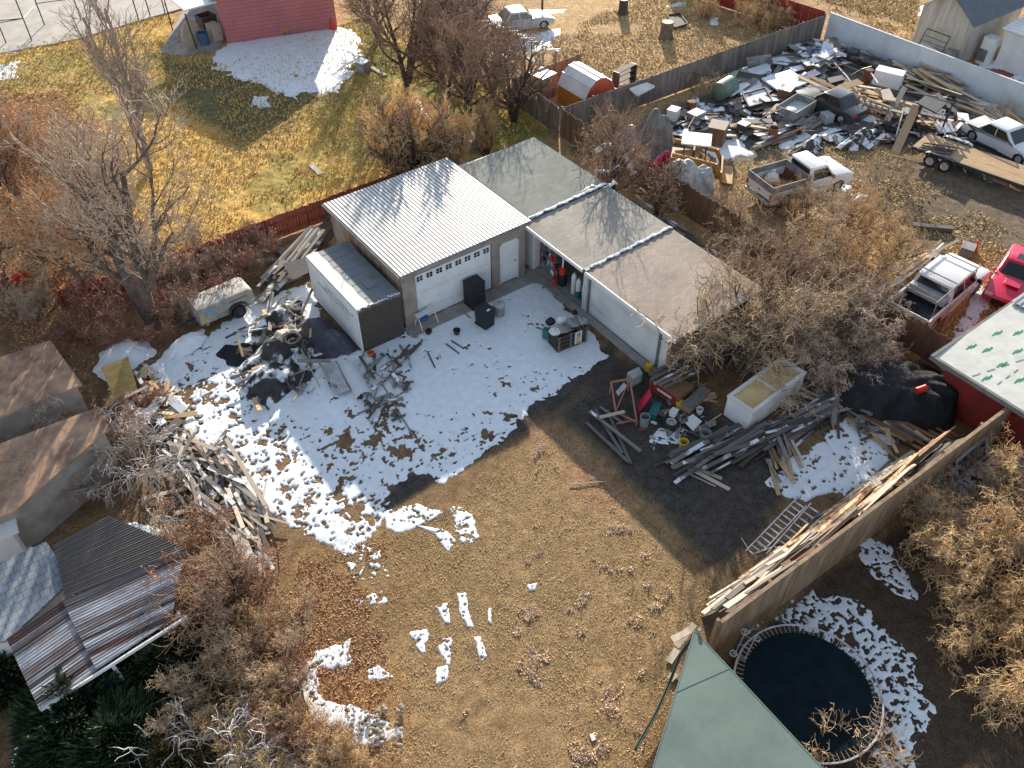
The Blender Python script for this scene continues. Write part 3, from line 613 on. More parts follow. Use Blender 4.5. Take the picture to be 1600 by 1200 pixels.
# ---- pink building
t = T('pink_building', 'pink clad building with a grey roof behind the lawn', 'building', (19.0, 60.4, 0))
c0 = Vector((19.2, 60.7, 0)); c1 = Vector((26.9, 58.6, 0)); dv = (c1 - c0).normalized(); nv = Vector((-dv.y, dv.x, 0))
mb = MB()
mb.loft([[c0, c0 + nv * 12, c0 + nv * 12 + Vector((0, 0, 3.6)), c0 + Vector((0, 0, 3.6))], [c1, c1 + nv * 12, c1 + nv * 12 + Vector((0, 0, 3.6)), c1 + Vector((0, 0, 3.6))]])
for k in range(13):
    z = .15 + k * .27; mb.beam(c0 - nv * .02 + Vector((0, 0, z)), c1 - nv * .02 + Vector((0, 0, z)), .04, .03)
mb.build('wall', MT['siding_pink'], t, True)
pk = c0.lerp(c1, .62); zz = Vector((0, 0, 3.5)); z2 = Vector((0, 0, 5.2))
mb = MB(); mb.loft([[c0 + zz, pk + z2 - Vector((0, 0, .1)), c1 + zz], [c0 + zz + nv * .2, pk + z2 + nv * .2 - Vector((0, 0, .1)), c1 + zz + nv * .2]]); mb.build('gable', MT['siding_pink'], t, True)
mb = MB(); a = c0 - dv * .5 - nv * .3 + Vector((0, 0, 3.36)); b_ = pk - nv * .3 + z2; c_ = c1 + dv * .5 - nv * .3 + Vector((0, 0, 3.3)); dn = Vector((0, 0, .12)); bk = nv * 12.6
mb.loft([[a, b_, c_, c_ - dn, b_ - dn, a - dn], [a + bk, b_ + bk, c_ + bk, c_ - dn + bk, b_ - dn + bk, a - dn + bk]]); mb.build('roof', MT['shingle_blue'], t, True)
mb = MB(); q = [P(258, -8, 3), P(288, 16, 3), P(338, 2, 3), P(310, -30, 3)]; mb.slab(q, .1); mb.build('porch_roof', MT['metal_roof'], t, True)
mb = MB(); mb.tube([P(308, 78), P(289, 22, 2.9)], .05, 6); mb.build('porch_post', MT['dark_metal'], t, True)
# ---- far gable shed and its neighbour
t = T('gable_shed', 'weathered metal sided gable shed with a dark blue roof behind the white fence', 'shed', (58.3, 29.4, 0))
ya, yb, xa, xb = 27.7, 31.5, 58.3, 64.5; ym = (ya + yb) / 2
mb = MB(); mb.loft([[(xa, ya, 0), (xa, yb, 0), (xa, yb, 2.9), (xa, ym, 4.2), (xa, ya, 2.9)], [(xb, ya, 0), (xb, yb, 0), (xb, yb, 2.9), (xb, ym, 4.2), (xb, ya, 2.9)]])
MT['shed_metal'] = M('shed_metal', (.40, .38, .34), (.25, .235, .21), sc=1.3, st=(1, 2.5, .3), rough=.7)
mb.build('wall', MT['shed_metal'], t, True)
mb = MB()
for s, y in ((-1, ya), (1, yb)): 
    e = y + s * .3; mb.slab([(xa - .35, ym, 4.32), (xa - .35, e, 2.82), (xb + .3, e, 2.82), (xb + .3, ym, 4.32)][::1 if s < 0 else -1], .09)
MT['roof_slate'] = M('roof_slate', (.10, .12, .145), (.075, .09, .11), sc=1, rough=.6)
mb.build('roof', MT['roof_slate'], t, True)
t = T('flat_shed', 'pale low shed beside the gable shed at the right edge', 'shed', (60, 24, 0))
mb = MB(); mb.bx(60.2, 66, 20.5, 26.2, 0, 2.4); mb.build('wall', MT['paint_white_dirty'], t, True)
rf = MB(); corr(rf, 59.9, 66.2, 20.2, 26.5, lambda x, y: 2.5 + (x - 60) * .1, .4, .05); rf.build('roof', MT['metal_roof'], t, True)
# ---- red building with underlay roof
t = T('red_building', 'red walled shed whose roof is half bare white underlay, at the right edge', 'shed', (28.7, 7.2, 0))
mb = MB(); mb.bx(28.5, 38.5, 2.5, 9.5, 0, 2.55); mb.build('wall', MT['red_paint'], t, True)
MT['underlay'] = M('underlay', (.56, .57, .53), (.46, .47, .44), sc=1.5, rough=.7, bump=.3)
MT['print_green'] = M('print_green', (.02, .22, .10), (.015, .16, .08), sc=3)
mb = MB(); mb.slab([(27.75, 2.2, 2.62), (33.2, 2.2, 2.78), (33.2, 9.85, 2.78), (27.75, 9.85, 2.62)], .14); ru = mb.build('roof', MT['underlay'], t, True)
rf = MB(); b0 = MB(); corr(b0, 2.2, 9.9, 33.0, 39.0, lambda a, c: 2.84 + (c - 33) * .03, .22, .05)
b0.v = [(b, a, c) for a, b, c in b0.v]; b0.f = [f[::-1] for f in b0.f]; b0.build('ribbed_roof', MT['galv'], t, True)
mb = MB(); mb.bx(27.62, 27.75, 2.15, 9.98, 2.46, 2.66); mb.bx(27.62, 39, 9.85, 9.98, 2.5, 2.68); mb.build('fascia', MT['trim_grey'], t, True)
# printed green marks of the underlay: small ragged emblem shapes in rows
mb = MB()
for i, px in enumerate([(1437, 578), (1460, 540), (1485, 571), (1510, 604), (1420, 607), (1560, 520), (1592, 548), (1568, 568), (1545, 588), (1575, 618), (1596, 592), (1545, 545), (1530, 640), (1592, 520)]):
    if px[0] < 1470 and i > 0: px = (px[0] + 60, px[1] + 0)
    q = P(*px, 2.75); 
    if not (27.9 < q.x < 33 and 2.4 < q.y < 9.7): continue
    zz = 2.624 + (q.x - 27.75) * .16 / 5.45
    pl = [(-.36, -.03), (-.22, .05), (-.13, .06), (-.08, .12), (-.02, .07), (.03, .13), (.1, .06), (.2, .07), (.3, .12), (.27, .02), (.2, -.02), (.1, -.03), (.04, -.09), (-.02, -.03), (-.1, -.08), (-.14, -.02), (-.24, -.04)]
    ca_, sa_ = math.cos(-.25), math.sin(-.25)
    mb.add([(q.x + x * ca_ - y * sa_, q.y + x * sa_ + y * ca_, zz + (x * ca_ - y * sa_) * .0294) for x, y in pl][::-1], [list(range(len(pl)))])
o = mb.build('printed_emblem', MT['print_green']); o.parent = ru; o.location = Vector(o.location) - Vector(t.location)
mb = MB()
for k, (a, b_) in enumerate((((1560, 640), (1490, 672)), ((1592, 575), (1500, 640)), ((1600, 560), (1440, 610)))):
    A = P(*a, 2.75); B = P(*b_, 2.7)
    for j in range(0, 14, 2):
        p0 = A.lerp(B, j / 14); p1 = A.lerp(B, (j + 1.1) / 14)
        if p0.x > 33 or p1.x > 33 or min(p0.x, p1.x) < 27.9: continue
        f_ = lambda p: (p.x, p.y, 2.632 + (p.x - 27.75) * .0294); mb.beam(f_(p0), f_(p1), .018, .008)
if mb.v:
    o = mb.build('printed_line', MT['dark_metal']); o.parent = ru; o.location = Vector(o.location) - Vector(t.location)
# ---- green roofed hut at the bottom
t = T('green_roof_hut', 'flat pointed grey green roof of a hut beside the trampoline', 'hut', (9.6, 3.4, 0))
mb = MB()
tp = [P(1085, 985, 2.55), P(1020, 1200, 2.5), P(985, 1330, 2.5), P(1440, 1360, 2.45), P(1285, 1200, 2.5)]
mb.slab(tp, .09); ro = mb.build('roof', MT['roof_green'], t, True)
cen = sum(tp, Vector()) / 5; ins = [cen + (p - cen) * .9 for p in tp]
mb = MB(); mb.loft([[(p.x, p.y, 0) for p in ins], [(p.x, p.y, 2.42) for p in ins]]); mb.build('wall', MT['fence_tan'], t, True)
def lerp2(a, b, u): return a.lerp(b, u)
mb = MB(); a = tp[0].lerp(tp[1], .48); b_ = tp[0].lerp(tp[4], .3); mb.beam(a + Vector((0, 0, .004)), b_ + Vector((0, 0, .004)), .012, .012)
a = P(1110, 1400, 2.5); a = tp[4] + (tp[3] - tp[4]) * .1; b_ = tp[1].lerp(tp[2], .4); mb.beam(a + Vector((0, 0, .004)), b_ + Vector((0, 0, .004)), .012, .012)
for i, j in ((0, 1), (0, 4)): mb.beam(tp[i], tp[j], .03, .02)
o = mb.build('seam', MT['roof_green']); o.parent = ro; o.location = Vector(o.location) - Vector(t.location)
mb = MB(); mb.cyl(tuple(P(1092, 986, 2.56)), .06, .1, 10); mb.build('post_cap', MT['grey_plastic'], t, True)
# ---- old sheds at the left
def shed(name, label, cat, corners, zs, mat, wallmat, th=.1, inset=.25, group=None):
    tp = [P(x, y, z) for (x, y), z in zip(corners, zs)]; cen = sum(tp, Vector()) / len(tp)
    ar = sum(tp[i].x * tp[(i + 1) % len(tp)].y - tp[(i + 1) % len(tp)].x * tp[i].y for i in range(len(tp)))
    if ar < 0: tp = tp[::-1]
    t = T(name, label, cat, (cen.x, cen.y, 0), 0, group)
    mb = MB(); mb.slab(tp, th); r_ = mb.build('roof', mat, t, True)
    ins = [cen + (p - cen) * (1 - inset / (p - cen).length) for p in tp]
    mb = MB(); mb.loft([[(p.x, p.y, 0) for p in ins], [(p.x, p.y, p.z - th + .01) for p in ins]]); mb.build('wall', wallmat, t, True)
    return t, tp
t, tp = shed('old_shed', 'low shed with a tan roof at the left edge, the farthest of the row', 'shed', [(-120, 600), (78, 531), (128, 600), (-70, 680)], [2.3, 2.3, 2.2, 2.2], MT['roof_tan'], MT['concrete'])
t, tp = shed('old_shed', 'low shed with a stained tan roof and a leaning window frame behind it', 'shed', [(-60, 715), (148, 638), (172, 668), (20, 800), (-60, 830)], [2.3, 2.3, 2.2, 2.1, 2.1], MT['roof_tan'], MT['concrete'])
mb = MB()
q = [Vector((.15, 31.05, 1.0)), Vector((1.3, 31.35, 1.0))]
fr = T('window_frame', 'wooden window frame leaning between the two tan roofed sheds', 'window frame', (P(92, 645, .0).x, P(92, 645, 0).y, 0), R(12))
mb.box((-.6, 0, .7), (.07, .06, 1.4)); mb.box((.6, 0, .7), (.07, .06, 1.4)); mb.box((0, 0, 1.36), (1.13, .06, .07)); mb.box((0, 0, .04), (1.13, .06, .07)); mb.box((0, 0, .7), (.05, .05, 1.25)); mb.build('frame', MT['wood_grey'], fr)
mb = MB(); mb.box((0, .02, .7), (1.12, .01, 1.26)); mb.build('pane', MT['glass_dark'], fr)
t, tp = shed('shingled_shed', 'shed with blue grey square shingles at the lower left', 'shed', [(-60, 905), (72, 846), (112, 905), (12, 1000), (-40, 1010)], [2.6, 2.6, 2.5, 2.5, 2.5], MT['shingle_blue'], MT['paint_white_dirty'])
MT['dark_sheet'] = stripes('dark_sheet', (.30, .31, .31), (.075, .068, .062), (.12, .09, .075), 1.3, axis='Y', soft=.5, thr=.40)
t = T('rusty_porch', 'porch roof of rust streaked corrugated sheets at the lower left', 'porch', tuple(P(170, 1060)), 0)
for i, (cs, zz) in enumerate(((((10, 998), (101, 936), (152, 1046), (62, 1110)), (2.5, 2.5, 2.3, 2.3)), (((97, 938), (288, 856), (268, 968), (150, 1046)), (2.56, 2.56, 2.36, 2.36)), (((84, 852), (170, 806), (292, 858), (101, 934)), (2.7, 2.7, 2.62, 2.62)))):
    tp = [P(x, y, z) for (x, y), z in zip(cs, zz)]; A, B, C_, D = tp; mb = MB(); n = 26; rows = []
    for k in range(n * 2 + 1):
        u = k / (n * 2); a = A.lerp(D, u); b_ = B.lerp(C_, u); h = .03 * (k % 2) + .006 * math.sin(k * 1.3); rows.append((a + Vector((0, 0, h)), b_ + Vector((0, 0, h))))
    vs = []; 
    for a, b_ in rows: vs += [a, b_]
    lo = [v - Vector((0, 0, .03)) for v in vs]; m_ = len(vs); fs = []
    for k in range(n * 2): fs += [[2 * k + 1, 2 * k, 2 * k + 2, 2 * k + 3], [m_ + 2 * k, m_ + 2 * k + 1, m_ + 2 * k + 3, m_ + 2 * k + 2], [2 * k, m_ + 2 * k, m_ + 2 * k + 2, 2 * k + 2], [2 * k + 1, 2 * k + 3, m_ + 2 * k + 3, m_ + 2 * k + 1]]
    mb.add(vs + lo, fs); ang = math.atan2((B - A).y, (B - A).x)
    # rotate so that local X runs along the sheets, bands follow the ribs (local Y)
    off = (A + C_) / 2; rot = Matrix.Rotation(-ang, 3, 'Z'); mb.v = [tuple(rot @ (Vector(v) - off)) for v in mb.v]
    o = mb.build('roof_sheet', MT['rust_roof' if i < 2 else 'dark_sheet'], t); o.location = off - Vector(t.location); o.rotation_euler = (0, 0, ang)
mb = MB()
for x, y in ((75, 1105), (175, 1040), (280, 960), (100, 940)):
    a = P(x, y, 2.3); mb.tube([(a.x, a.y + .1, 0), (a.x, a.y + .1, 2.25)], .06, 6)
mb.build('porch_post', MT['paint_white'], t, True)
mb = MB(); a = P(62, 1108, 2.3); b_ = P(292, 962, 2.36); mb.beam(a - Vector((0, 0, .06)), b_ - Vector((0, 0, .06)), .05, .12); mb.build('beam', MT['paint_white'], t, True)
mb = MB(); mb.bx(-4.1, -3.3, 18.1, 18.9, 0, 1.7); mb.build('wall', MT['paint_white_dirty'], t, True)
t, tp = shed('white_shed', 'small white roofed box shed at the left edge above the shingled shed', 'shed', [(-60, 835), (22, 802), (28, 830), (-60, 870)], [1.6, 1.6, 1.5, 1.5], MT['metal_roof'], MT['paint_white'])
# ================================================================ FENCES
def fence(name, label, a, b, h, mat, post=True, pw=.14, pick=None, sag=.0, seedf=1, group=None, th=.02, rail=True, capw=0, every=2.4, jag=.03, lean=0):
    a = Vector((a[0], a[1], 0)); b = Vector((b[0], b[1], 0)); d = b - a; L = d.length; ang = math.atan2(d.y, d.x); rr = random.Random(seedf)
    t = T(name, label, 'fence', tuple(a), ang, group); mb = MB(); x = 0
    while x < L:
        w_ = min(pw, L - x); hh = h + rr.uniform(-jag, jag)
        mb.box((x + w_ / 2, rr.uniform(-.004, .004) + lean * .0, hh / 2 + .02), (w_ - .012, th, hh)); x += pw
    mb.build('board_panel', mat, t)
    if rail:
        mb = MB()
        for z in (.35, h - .35): mb.box((L / 2, .04, z), (L, .045, .09))
        mb.build('rail', mat, t)
    if post:
        k = 0; n = max(1, round(L / every)); pm = None
        for k in range(n + 1):
            x = L * k / n
            if pm is None:
                mb = MB(); mb.box((0, .1, (h + .05) / 2), (.1, .1, h + .05)); o = mb.build('post', mat, t); pm = o; o.location = (x, 0, 0)
            else:
                o = dup(pm, loc=(x, 0, 0))
    if capw:
        mb = MB(); mb.box((L / 2, 0, h + .03), (L, capw, .05)); mb.build('cap_rail', mat, t)
    return t
fence('wood_fence', 'long weathered grey plank fence behind the barn and the salvage yard', (30.2, 36.1), (54.1, 36.1), 1.75, MT['fence_grey'], seedf=2)
fence('wood_fence', 'grey plank fence left of the orange barn', (30.0, 36.2), (30.3, 41.0), 1.75, MT['fence_grey'], seedf=3)
fence('wood_fence', 'grey plank fence hidden under the trees behind the barn', (30.3, 41.2), (36.2, 41.6), 1.6, MT['fence_tan'], seedf=4)
fence('wood_fence', 'long brown plank fence between the garage row and the salvage yard', (30.0, 35.9), (30.0, 20.5), 1.75, MT['fence_brown'], seedf=5, jag=.07)
fence('wood_fence', 'dark brown plank fence between the bushes and the white pickup', (30.1, 20.2), (30.5, 9.9), 1.6, MT['fence_brown'], seedf=6, jag=.07)
fence('wood_fence', 'rust red plank fence behind the metal roofed garage and the trailer', (20.2, 36.3), (9.0, 36.2), 1.3, MT['fence_red'], seedf=7)
fence('wood_fence', 'rust red plank fence under the brush at the left', (8.8, 36.2), (1.2, 36.5), 1.2, MT['fence_red'], seedf=8)
fence('wood_fence', 'tan plank fence with a flat cap between the lumber and the trampoline', (12.6, 6.75), (28.4, 6.65), 2.45, MT['fence_tan'], capw=.12, seedf=9, jag=.01)
fence('vinyl_fence', 'long smooth white fence at the back of the salvage yard', (54.4, 36.0), (55.0, 12.0), 1.85, MT['vinyl_white'], pw=2.4, th=.06, rail=False, capw=.14, seedf=10, jag=0)
fence('red_fence', 'red metal fence running away beyond the grey fence corner', (54.2, 36.3), (52.2, 50), 1.9, MT['red_paint'], pw=.3, seedf=11, jag=0)
# chain-link court fence
t = T('chain_link_fence', 'tall dark pipe fence around the concrete court', 'fence', tuple(P(200, 50))); pole = None
bas = [(-30, 80), (15, 70), (50, 66), (70, 40), (128, 32), (218, 32), (308, 78), (270, 48), (250, 26)]
LN = [((10, 68), (0, 36)), ((50, 64), (32, 18)), ((70, 40), (55, 0)), ((127, 32), (115, -10)), ((217, 32), (206, -5)), ((235, 26), (225, -5)), ((258, 20), (250, -8)), ((270, 48), (256, 2))]
for (b0, t0) in LN:
    a = P(*b0); mb = MB()
    o = None
    if pole is None:
        mb.tube([(0, 0, 0), (0, 0, 3.4)], .045, 6); o = mb.build('pole', MT['dark_metal'], t); pole = o
    else: o = dup(pole)
    o.location = a - Vector(t.location)
mb = MB(); pp = [P(*x[0]) for x in LN]
for z in (1.6, 3.3):
    for a, b_ in zip(pp[:-1], pp[1:]): mb.tube([(a.x, a.y, z), (b_.x, b_.y, z)], .03, 4)
    mb.tube([(pp[1].x, pp[1].y, z), (P(-80, 90).x, P(-80, 90).y, z)], .03, 4)
mb.build('rail', MT['dark_metal'], t, True)
# ================================================================ TREES AND SHRUBS
def tree_mesh(seed, h=10, r0=.16, stems=1, levels=4, kids=(7, 6, 6, 5), ratio=.55, up=.35, spread=.75, droop=.0, curl=.25, rmin=.006, sec=4, first=.25, lean=(0, 0), trunk_lv=1, fan=.5, sprawl=0, leaf=None, leafp=0, leafs=.12, taper=.35):
    rr = random.Random(seed); TR = MB(); CR = MB(); LV = MB(); tips = []
    def rv(): return Vector((rr.gauss(0, 1), rr.gauss(0, 1), rr.gauss(0, 1)))
    def grow(p, d, L, r, lv):
        n = max(3, min(7, int(L / .22) + 2)) if lv > 0 else 8
        pts = [p.copy()]; rs = [r]; q = p.copy(); dd = d.copy()
        for k in range(n):
            dd = (dd + rv() * curl * (.35 if lv == 0 else .6 + .25 * lv) * .5 + Vector((0, 0, up * .28 if lv < levels - 1 else up * .1)) - Vector((0, 0, droop * .3 * (lv >= 2)))).normalized()
            q = q + dd * (L / n); 
            if q.z < .05: q.z = .05
            pts.append(q.copy()); rs.append(max(rmin, r * (1 - (1 - taper) * (k + 1) / n)))
        tgt = TR if lv <= trunk_lv else CR
        tgt.tube(pts, rs, 7 if lv == 0 else (5 if lv <= trunk_lv else 3), 0, cap=False)
        if lv >= levels - 1:
            if leafp:
                for q in pts[1:]:
                    if rr.random() < leafp:
                        c = q + rv() * leafs * .6; a = rv() * leafs * .5; b_ = rv() * leafs * .5
                        LV.add([c, c + a, c + a + b_, c + b_], [(0, 1, 2, 3)])
            return
        for k in range(kids[lv]):
            u = first + (1 - first) * (k + rr.random()) / kids[lv] if lv == 0 else .15 + .85 * (k + rr.random()) / kids[lv]
            i = min(int(u * n), n - 1); f = u * n - i; b = pts[i].lerp(pts[i + 1], min(f, 1)); ax = (pts[i + 1] - pts[i]).normalized()
            side = ax.cross(rv()).normalized(); sp = spread * rr.uniform(.6, 1.3)
            nd = (ax * (1 - .35 * sp) + side * sp).normalized()
            grow(b, nd, L * ratio * rr.uniform(.65, 1.25) * (1.15 - .45 * u if lv == 0 else 1), max(rmin, rs[i] * rr.uniform(.45, .65)), lv + 1)
    for s_ in range(stems):
        a = rr.uniform(0, 6.28) if stems > 2 else s_ * 3.14 + seed; f = fan * rr.uniform(.3, 1) if stems > 1 else 0
        d = Vector((math.cos(a) * f + lean[0], math.sin(a) * f + lean[1], 1)).normalized()
        p = Vector((math.cos(a), math.sin(a), 0)) * (sprawl * math.sqrt(rr.random()) if stems > 1 else 0)
        grow(p, d, h * (.62 if stems == 1 or stems < 4 else .55) * rr.uniform(.8, 1.1), r0 * (1 if stems < 4 else rr.uniform(.6, 1.1)), 0)
    return TR, CR, LV
PROTO = {}
def proto(key, tmat, cmat, lmat=None, **kw):
    TR, CR, LV = tree_mesh(**kw)
    PROTO[key] = (TR.mesh('trunk', MT[tmat], True), CR.mesh('crown', MT[cmat]), LV.mesh('leaves', MT[lmat]) if lmat and LV.v else None, len(CR.f))
proto('big', 'bark', 'twig_grey', seed=11, h=12.5, r0=.30, stems=2, levels=5, kids=(9, 7, 6, 5, 3), ratio=.52, up=.45, spread=.8, curl=.3, rmin=.011, fan=.45, first=.2, trunk_lv=2)
proto('tall', 'bark_pale', 'twig_grey', seed=22, h=13, r0=.17, stems=3, levels=4, kids=(10, 7, 6, 4), ratio=.42, up=.6, spread=.6, rmin=.010, fan=.3, first=.3, trunk_lv=2)
proto('tallb', 'bark_dark', 'twig_brown', seed=23, h=10, r0=.2, stems=3, levels=4, kids=(9, 8, 7, 5), ratio=.55, up=.3, spread=.9, rmin=.013, fan=.45, first=.2)
proto('orange', 'bark', 'twig_tan', 'leaf_orange', seed=31, h=8, r0=.17, stems=2, levels=5, kids=(8, 7, 6, 4, 3), ratio=.54, up=.3, spread=.9, rmin=.010, fan=.45, leafp=.3, leafs=.12)
proto('broom', 'bark_dark', 'twig_gold', seed=41, h=6.2, r0=.09, stems=11, levels=4, kids=(9, 8, 7, 4), ratio=.46, up=.45, spread=.6, rmin=.012, fan=.6, first=.15, sprawl=.5, trunk_lv=0)
proto('scrub', 'bark', 'twig_tan', seed=51, h=5.4, r0=.06, stems=9, levels=4, kids=(6, 6, 6, 4), ratio=.48, up=.15, spread=.9, curl=.55, rmin=.0085, fan=.8, first=.12, sprawl=.9, trunk_lv=1)
proto('scrubg', 'bark', 'twig_grey', seed=61, h=4.6, r0=.05, stems=11, levels=4, kids=(8, 7, 6, 4), ratio=.5, up=.0, spread=1.0, curl=.7, droop=.6, rmin=.0085, fan=.9, first=.1, sprawl=.9, trunk_lv=1)
proto('scrubgold', 'bark', 'twig_gold', seed=71, h=4.6, r0=.045, stems=13, levels=4, kids=(8, 7, 6, 4), ratio=.52, up=.0, spread=1.0, curl=.8, droop=.7, rmin=.008, fan=.95, first=.1, sprawl=1.1, trunk_lv=1)
proto('reds', 'twig_red', 'twig_red', 'leaf_brown', seed=81, h=3.0, r0=.03, stems=13, levels=3, kids=(9, 8, 6), ratio=.5, up=.1, spread=.9, curl=.5, rmin=.008, fan=.9, first=.1, sprawl=1.1, trunk_lv=0, leafp=.25, leafs=.08)
proto('whites', 'twig_white', 'twig_white', seed=91, h=4.2, r0=.032, stems=10, levels=3, kids=(8, 7, 6), ratio=.55, up=-.1, spread=.8, curl=.6, droop=1.4, rmin=.012, fan=1.1, first=.2, sprawl=.5, trunk_lv=0)
proto('leafy', 'bark_dark', 'twig_brown', 'leaf_orange', seed=101, h=4.2, r0=.05, stems=9, levels=4, kids=(7, 6, 5, 4), ratio=.5, up=.15, spread=.9, curl=.5, rmin=.0085, fan=.8, first=.12, sprawl=.8, trunk_lv=1, leafp=.3, leafs=.06)
proto('twig', 'bark', 'twig_tan', seed=111, h=2.6, r0=.02, stems=12, levels=3, kids=(7, 6, 4), ratio=.5, up=.3, spread=.7, curl=.5, rmin=.007, fan=.8, first=.1, sprawl=.8, trunk_lv=0)
proto('stout', 'bark_dark', 'twig_brown', seed=131, h=6.2, r0=.13, stems=4, levels=4, kids=(7, 6, 5, 3), ratio=.55, up=.4, spread=.8, rmin=.02, fan=.55, first=.2, trunk_lv=2)
TC = {}
def plant(key, name, label, cat, px, s=1.0, rz=0, group=None, z=0, sz=None):
    tm, cm, lm, _ = PROTO[key]; q = P(*px); t = T(name, label, cat, (q.x, q.y, z), R(rz), group); t.scale = (s, s, sz or s)
    link('trunk' if cat == 'tree' else 'stem', tm, t); c = link('crown', cm, t)
    if lm: link('leaves', lm, t)
    return t
plant('big', 'bare_tree', 'big bare tree with two dark trunks rising from the red brush at the left', 'tree', (240, 505), 1.0, 20)
plant('big', 'bare_tree', 'bare tree with dark limbs at the left edge behind the leafy orange trees', 'tree', (20, 395), .72, 130)
plant('tall', 'bare_tree', 'slender pale tree whose top leaves the picture by the concrete court', 'tree', (235, 265), 1.0, 40)
plant('tallb', 'bare_tree', 'dark brown bare tree with its trunk beside the lawn shadow at the top', 'tree', (636, 135), .95, 10)
plant('tallb', 'bare_tree', 'bare tree with a pale trunk behind the metal roof near the barn fence', 'tree', (737, 192), .85, 110)
plant('tallb', 'bare_tree', 'reddish bare tree nearest the orange barn', 'tree', (803, 190), .8, 210)
plant('tallb', 'bare_tree', 'bare tree behind the red roofed frames at the top', 'tree', (690, 95), .9, 300)
plant('tallb', 'bare_tree', 'bare tree over the tan roof sheet by the sedan', 'tree', (742, 70), .8, 70)
plant('tallb', 'bare_tree', 'bare tree with low spreading limbs left of the orange barn', 'tree', (770, 150), .7, 30)
plant('tallb', 'bare_tree', 'bare tree with grey limbs behind the lawn shadow', 'tree', (700, 150), .75, 190)
plant('tallb', 'bare_tree', 'bare tree right of the pink building corner', 'tree', (590, 60), .75, 160)
plant('orange', 'orange_leaf_tree', 'tree with orange dead leaves at the left, trunk casting two shadow bars', 'tree', (152, 468), .95, 0)
plant('orange', 'orange_leaf_tree', 'tree with orange dead leaves farther up the left edge', 'tree', (40, 330), .9, 100)
plant('orange', 'orange_leaf_tree', 'smaller orange leaved tree at the left edge above the red toys', 'tree', (10, 470), .75, 220)
plant('orange', 'orange_leaf_tree', 'orange leaved tree between the pale tree and the left edge', 'tree', (110, 350), .8, 290)
for i, (px, s, rz, lb) in enumerate([((180, 505), 1.0, 0, 'red twigged shrub at the left end of the red fence'), ((225, 520), .9, 80, 'dense red brush in front of the big tree trunk'), ((290, 470), .9, 160, 'reddish brush right of the big tree'), ((340, 445), 1.0, 230, 'reddish brush above the small white trailer'), ((385, 410), .8, 300, 'reddish brush by the leaning lumber'), ((135, 540), .8, 30, 'red twigged shrub by the far tan roofed shed')]):
    plant('reds', 'shrub', lb, 'shrub', px, s, rz)
for px, s, rz, lb in [((400, 400), .5, 250, 'low bare bush in front of the red fence by the leaning lumber'), ((355, 425), .55, 330, 'bare bush between the big tree and the leaning lumber'), ((300, 480), .6, 70, 'pale bush right under the big tree'), ((200, 430), .8, 150, 'bare bush behind the big tree trunk'), ((90, 400), .8, 350, 'bare bush under the orange leaved trees'), ((325, 430), .6, 10, 'pale bare bush behind the small white trailer'), ((255, 440), .65, 110, 'bare bush beside the big tree trunk'), ((60, 480), .6, 60, 'bare bush at the left edge beside the leaf covered ground'), ((290, 400), .6, 200, 'bare bush between the lawn and the big tree')]:
    plant('scrubg', 'shrub', lb, 'shrub', px, s, rz)
plant('broom', 'broom_shrub', 'tall golden broom like shrub behind the metal roof', 'shrub', (640, 290), 1.12, 0)
plant('broom', 'broom_shrub', 'lower golden shrub right of the tall broom shrub', 'shrub', (700, 272), .85, 140)
plant('broom', 'broom_shrub', 'brown shrub between the tall tree trunk and the broom shrub', 'shrub', (760, 240), .6, 240)
plant('scrub', 'shrub', 'straggling bush behind the green grey roof with white plastic in it', 'shrub', (965, 290), .72, 20)
plant('tallb', 'bare_tree', 'bare tree between the garages and the brown plank fence', 'tree', (956, 324), .72, 80)
plant('stout', 'bare_tree', 'smaller bare tree behind the middle garage roof', 'tree', (1020, 345), .75, 200)
plant('stout', 'bare_tree', 'small bare tree standing inside the broom shrub behind the metal roof', 'tree', (648, 292), 1.15, 140)
plant('twig', 'shrub', 'small bare bush between the tarp piles and the garage roof', 'shrub', (930, 250), 1.0, 90)
plant('twig', 'shrub', 'small bare bush in front of the grey fence', 'shrub', (975, 205), .9, 190)
plant('twig', 'shrub', 'small bare bush by the green tank', 'shrub', (1098, 148), 1.0, 280)
plant('twig', 'shrub', 'small bare bush in front of the flatbed trailer', 'shrub', (1385, 290), 1.1, 20)
plant('twig', 'shrub', 'small bare bush against the white fence', 'shrub', (1560, 190), .8, 20)
G1 = 'scrub thicket right of the garages'
for px, key, s, rz, lb in [((1205, 540), 'scrub', 1.1, 0, 'big tangled bush whose stems stand at the garage corner'),
        ((1140, 545), 'scrub', .65, 60, 'tangled bush low against the end wall of the garages'),
        ((1255, 470), 'scrub', 1.15, 120, 'tall tangled bush behind the garage corner'),
        ((1300, 535), 'scrubg', 1.1, 180, 'grey tangled bush in front of the white pickup'),
        ((1340, 420), 'scrubgold', 1.0, 240, 'golden bush between the work truck and the lumber stack'),
        ((1275, 400), 'scrub', .95, 300, 'tangled bush just below the work truck'),
        ((1180, 440), 'scrubg', .95, 330, 'grey bush hanging over the back garage roof'),
        ((1350, 480), 'scrubg', .6, 90, 'grey twiggy bush left of the lumber stack by the pickup'),
        ((1240, 600), 'scrubg', .8, 200, 'low grey bush above the old freezer'),
        ((1360, 560), 'scrubg', .8, 20, 'low pale bush above the black tarp heap'),
        ((1150, 400), 'scrub', .7, 150, 'small tangled bush behind the brown fence'),
        ((1310, 350), 'scrubgold', .75, 10, 'golden bush with orange tips beside the snow covered tarp')]:
    plant(key, 'thicket_bush', lb, 'bush', px, s, rz, G1)
plant('tallb', 'bare_tree', 'bare tree growing out of the thicket beside the garage end', 'tree', (1195, 515), .62, 20)
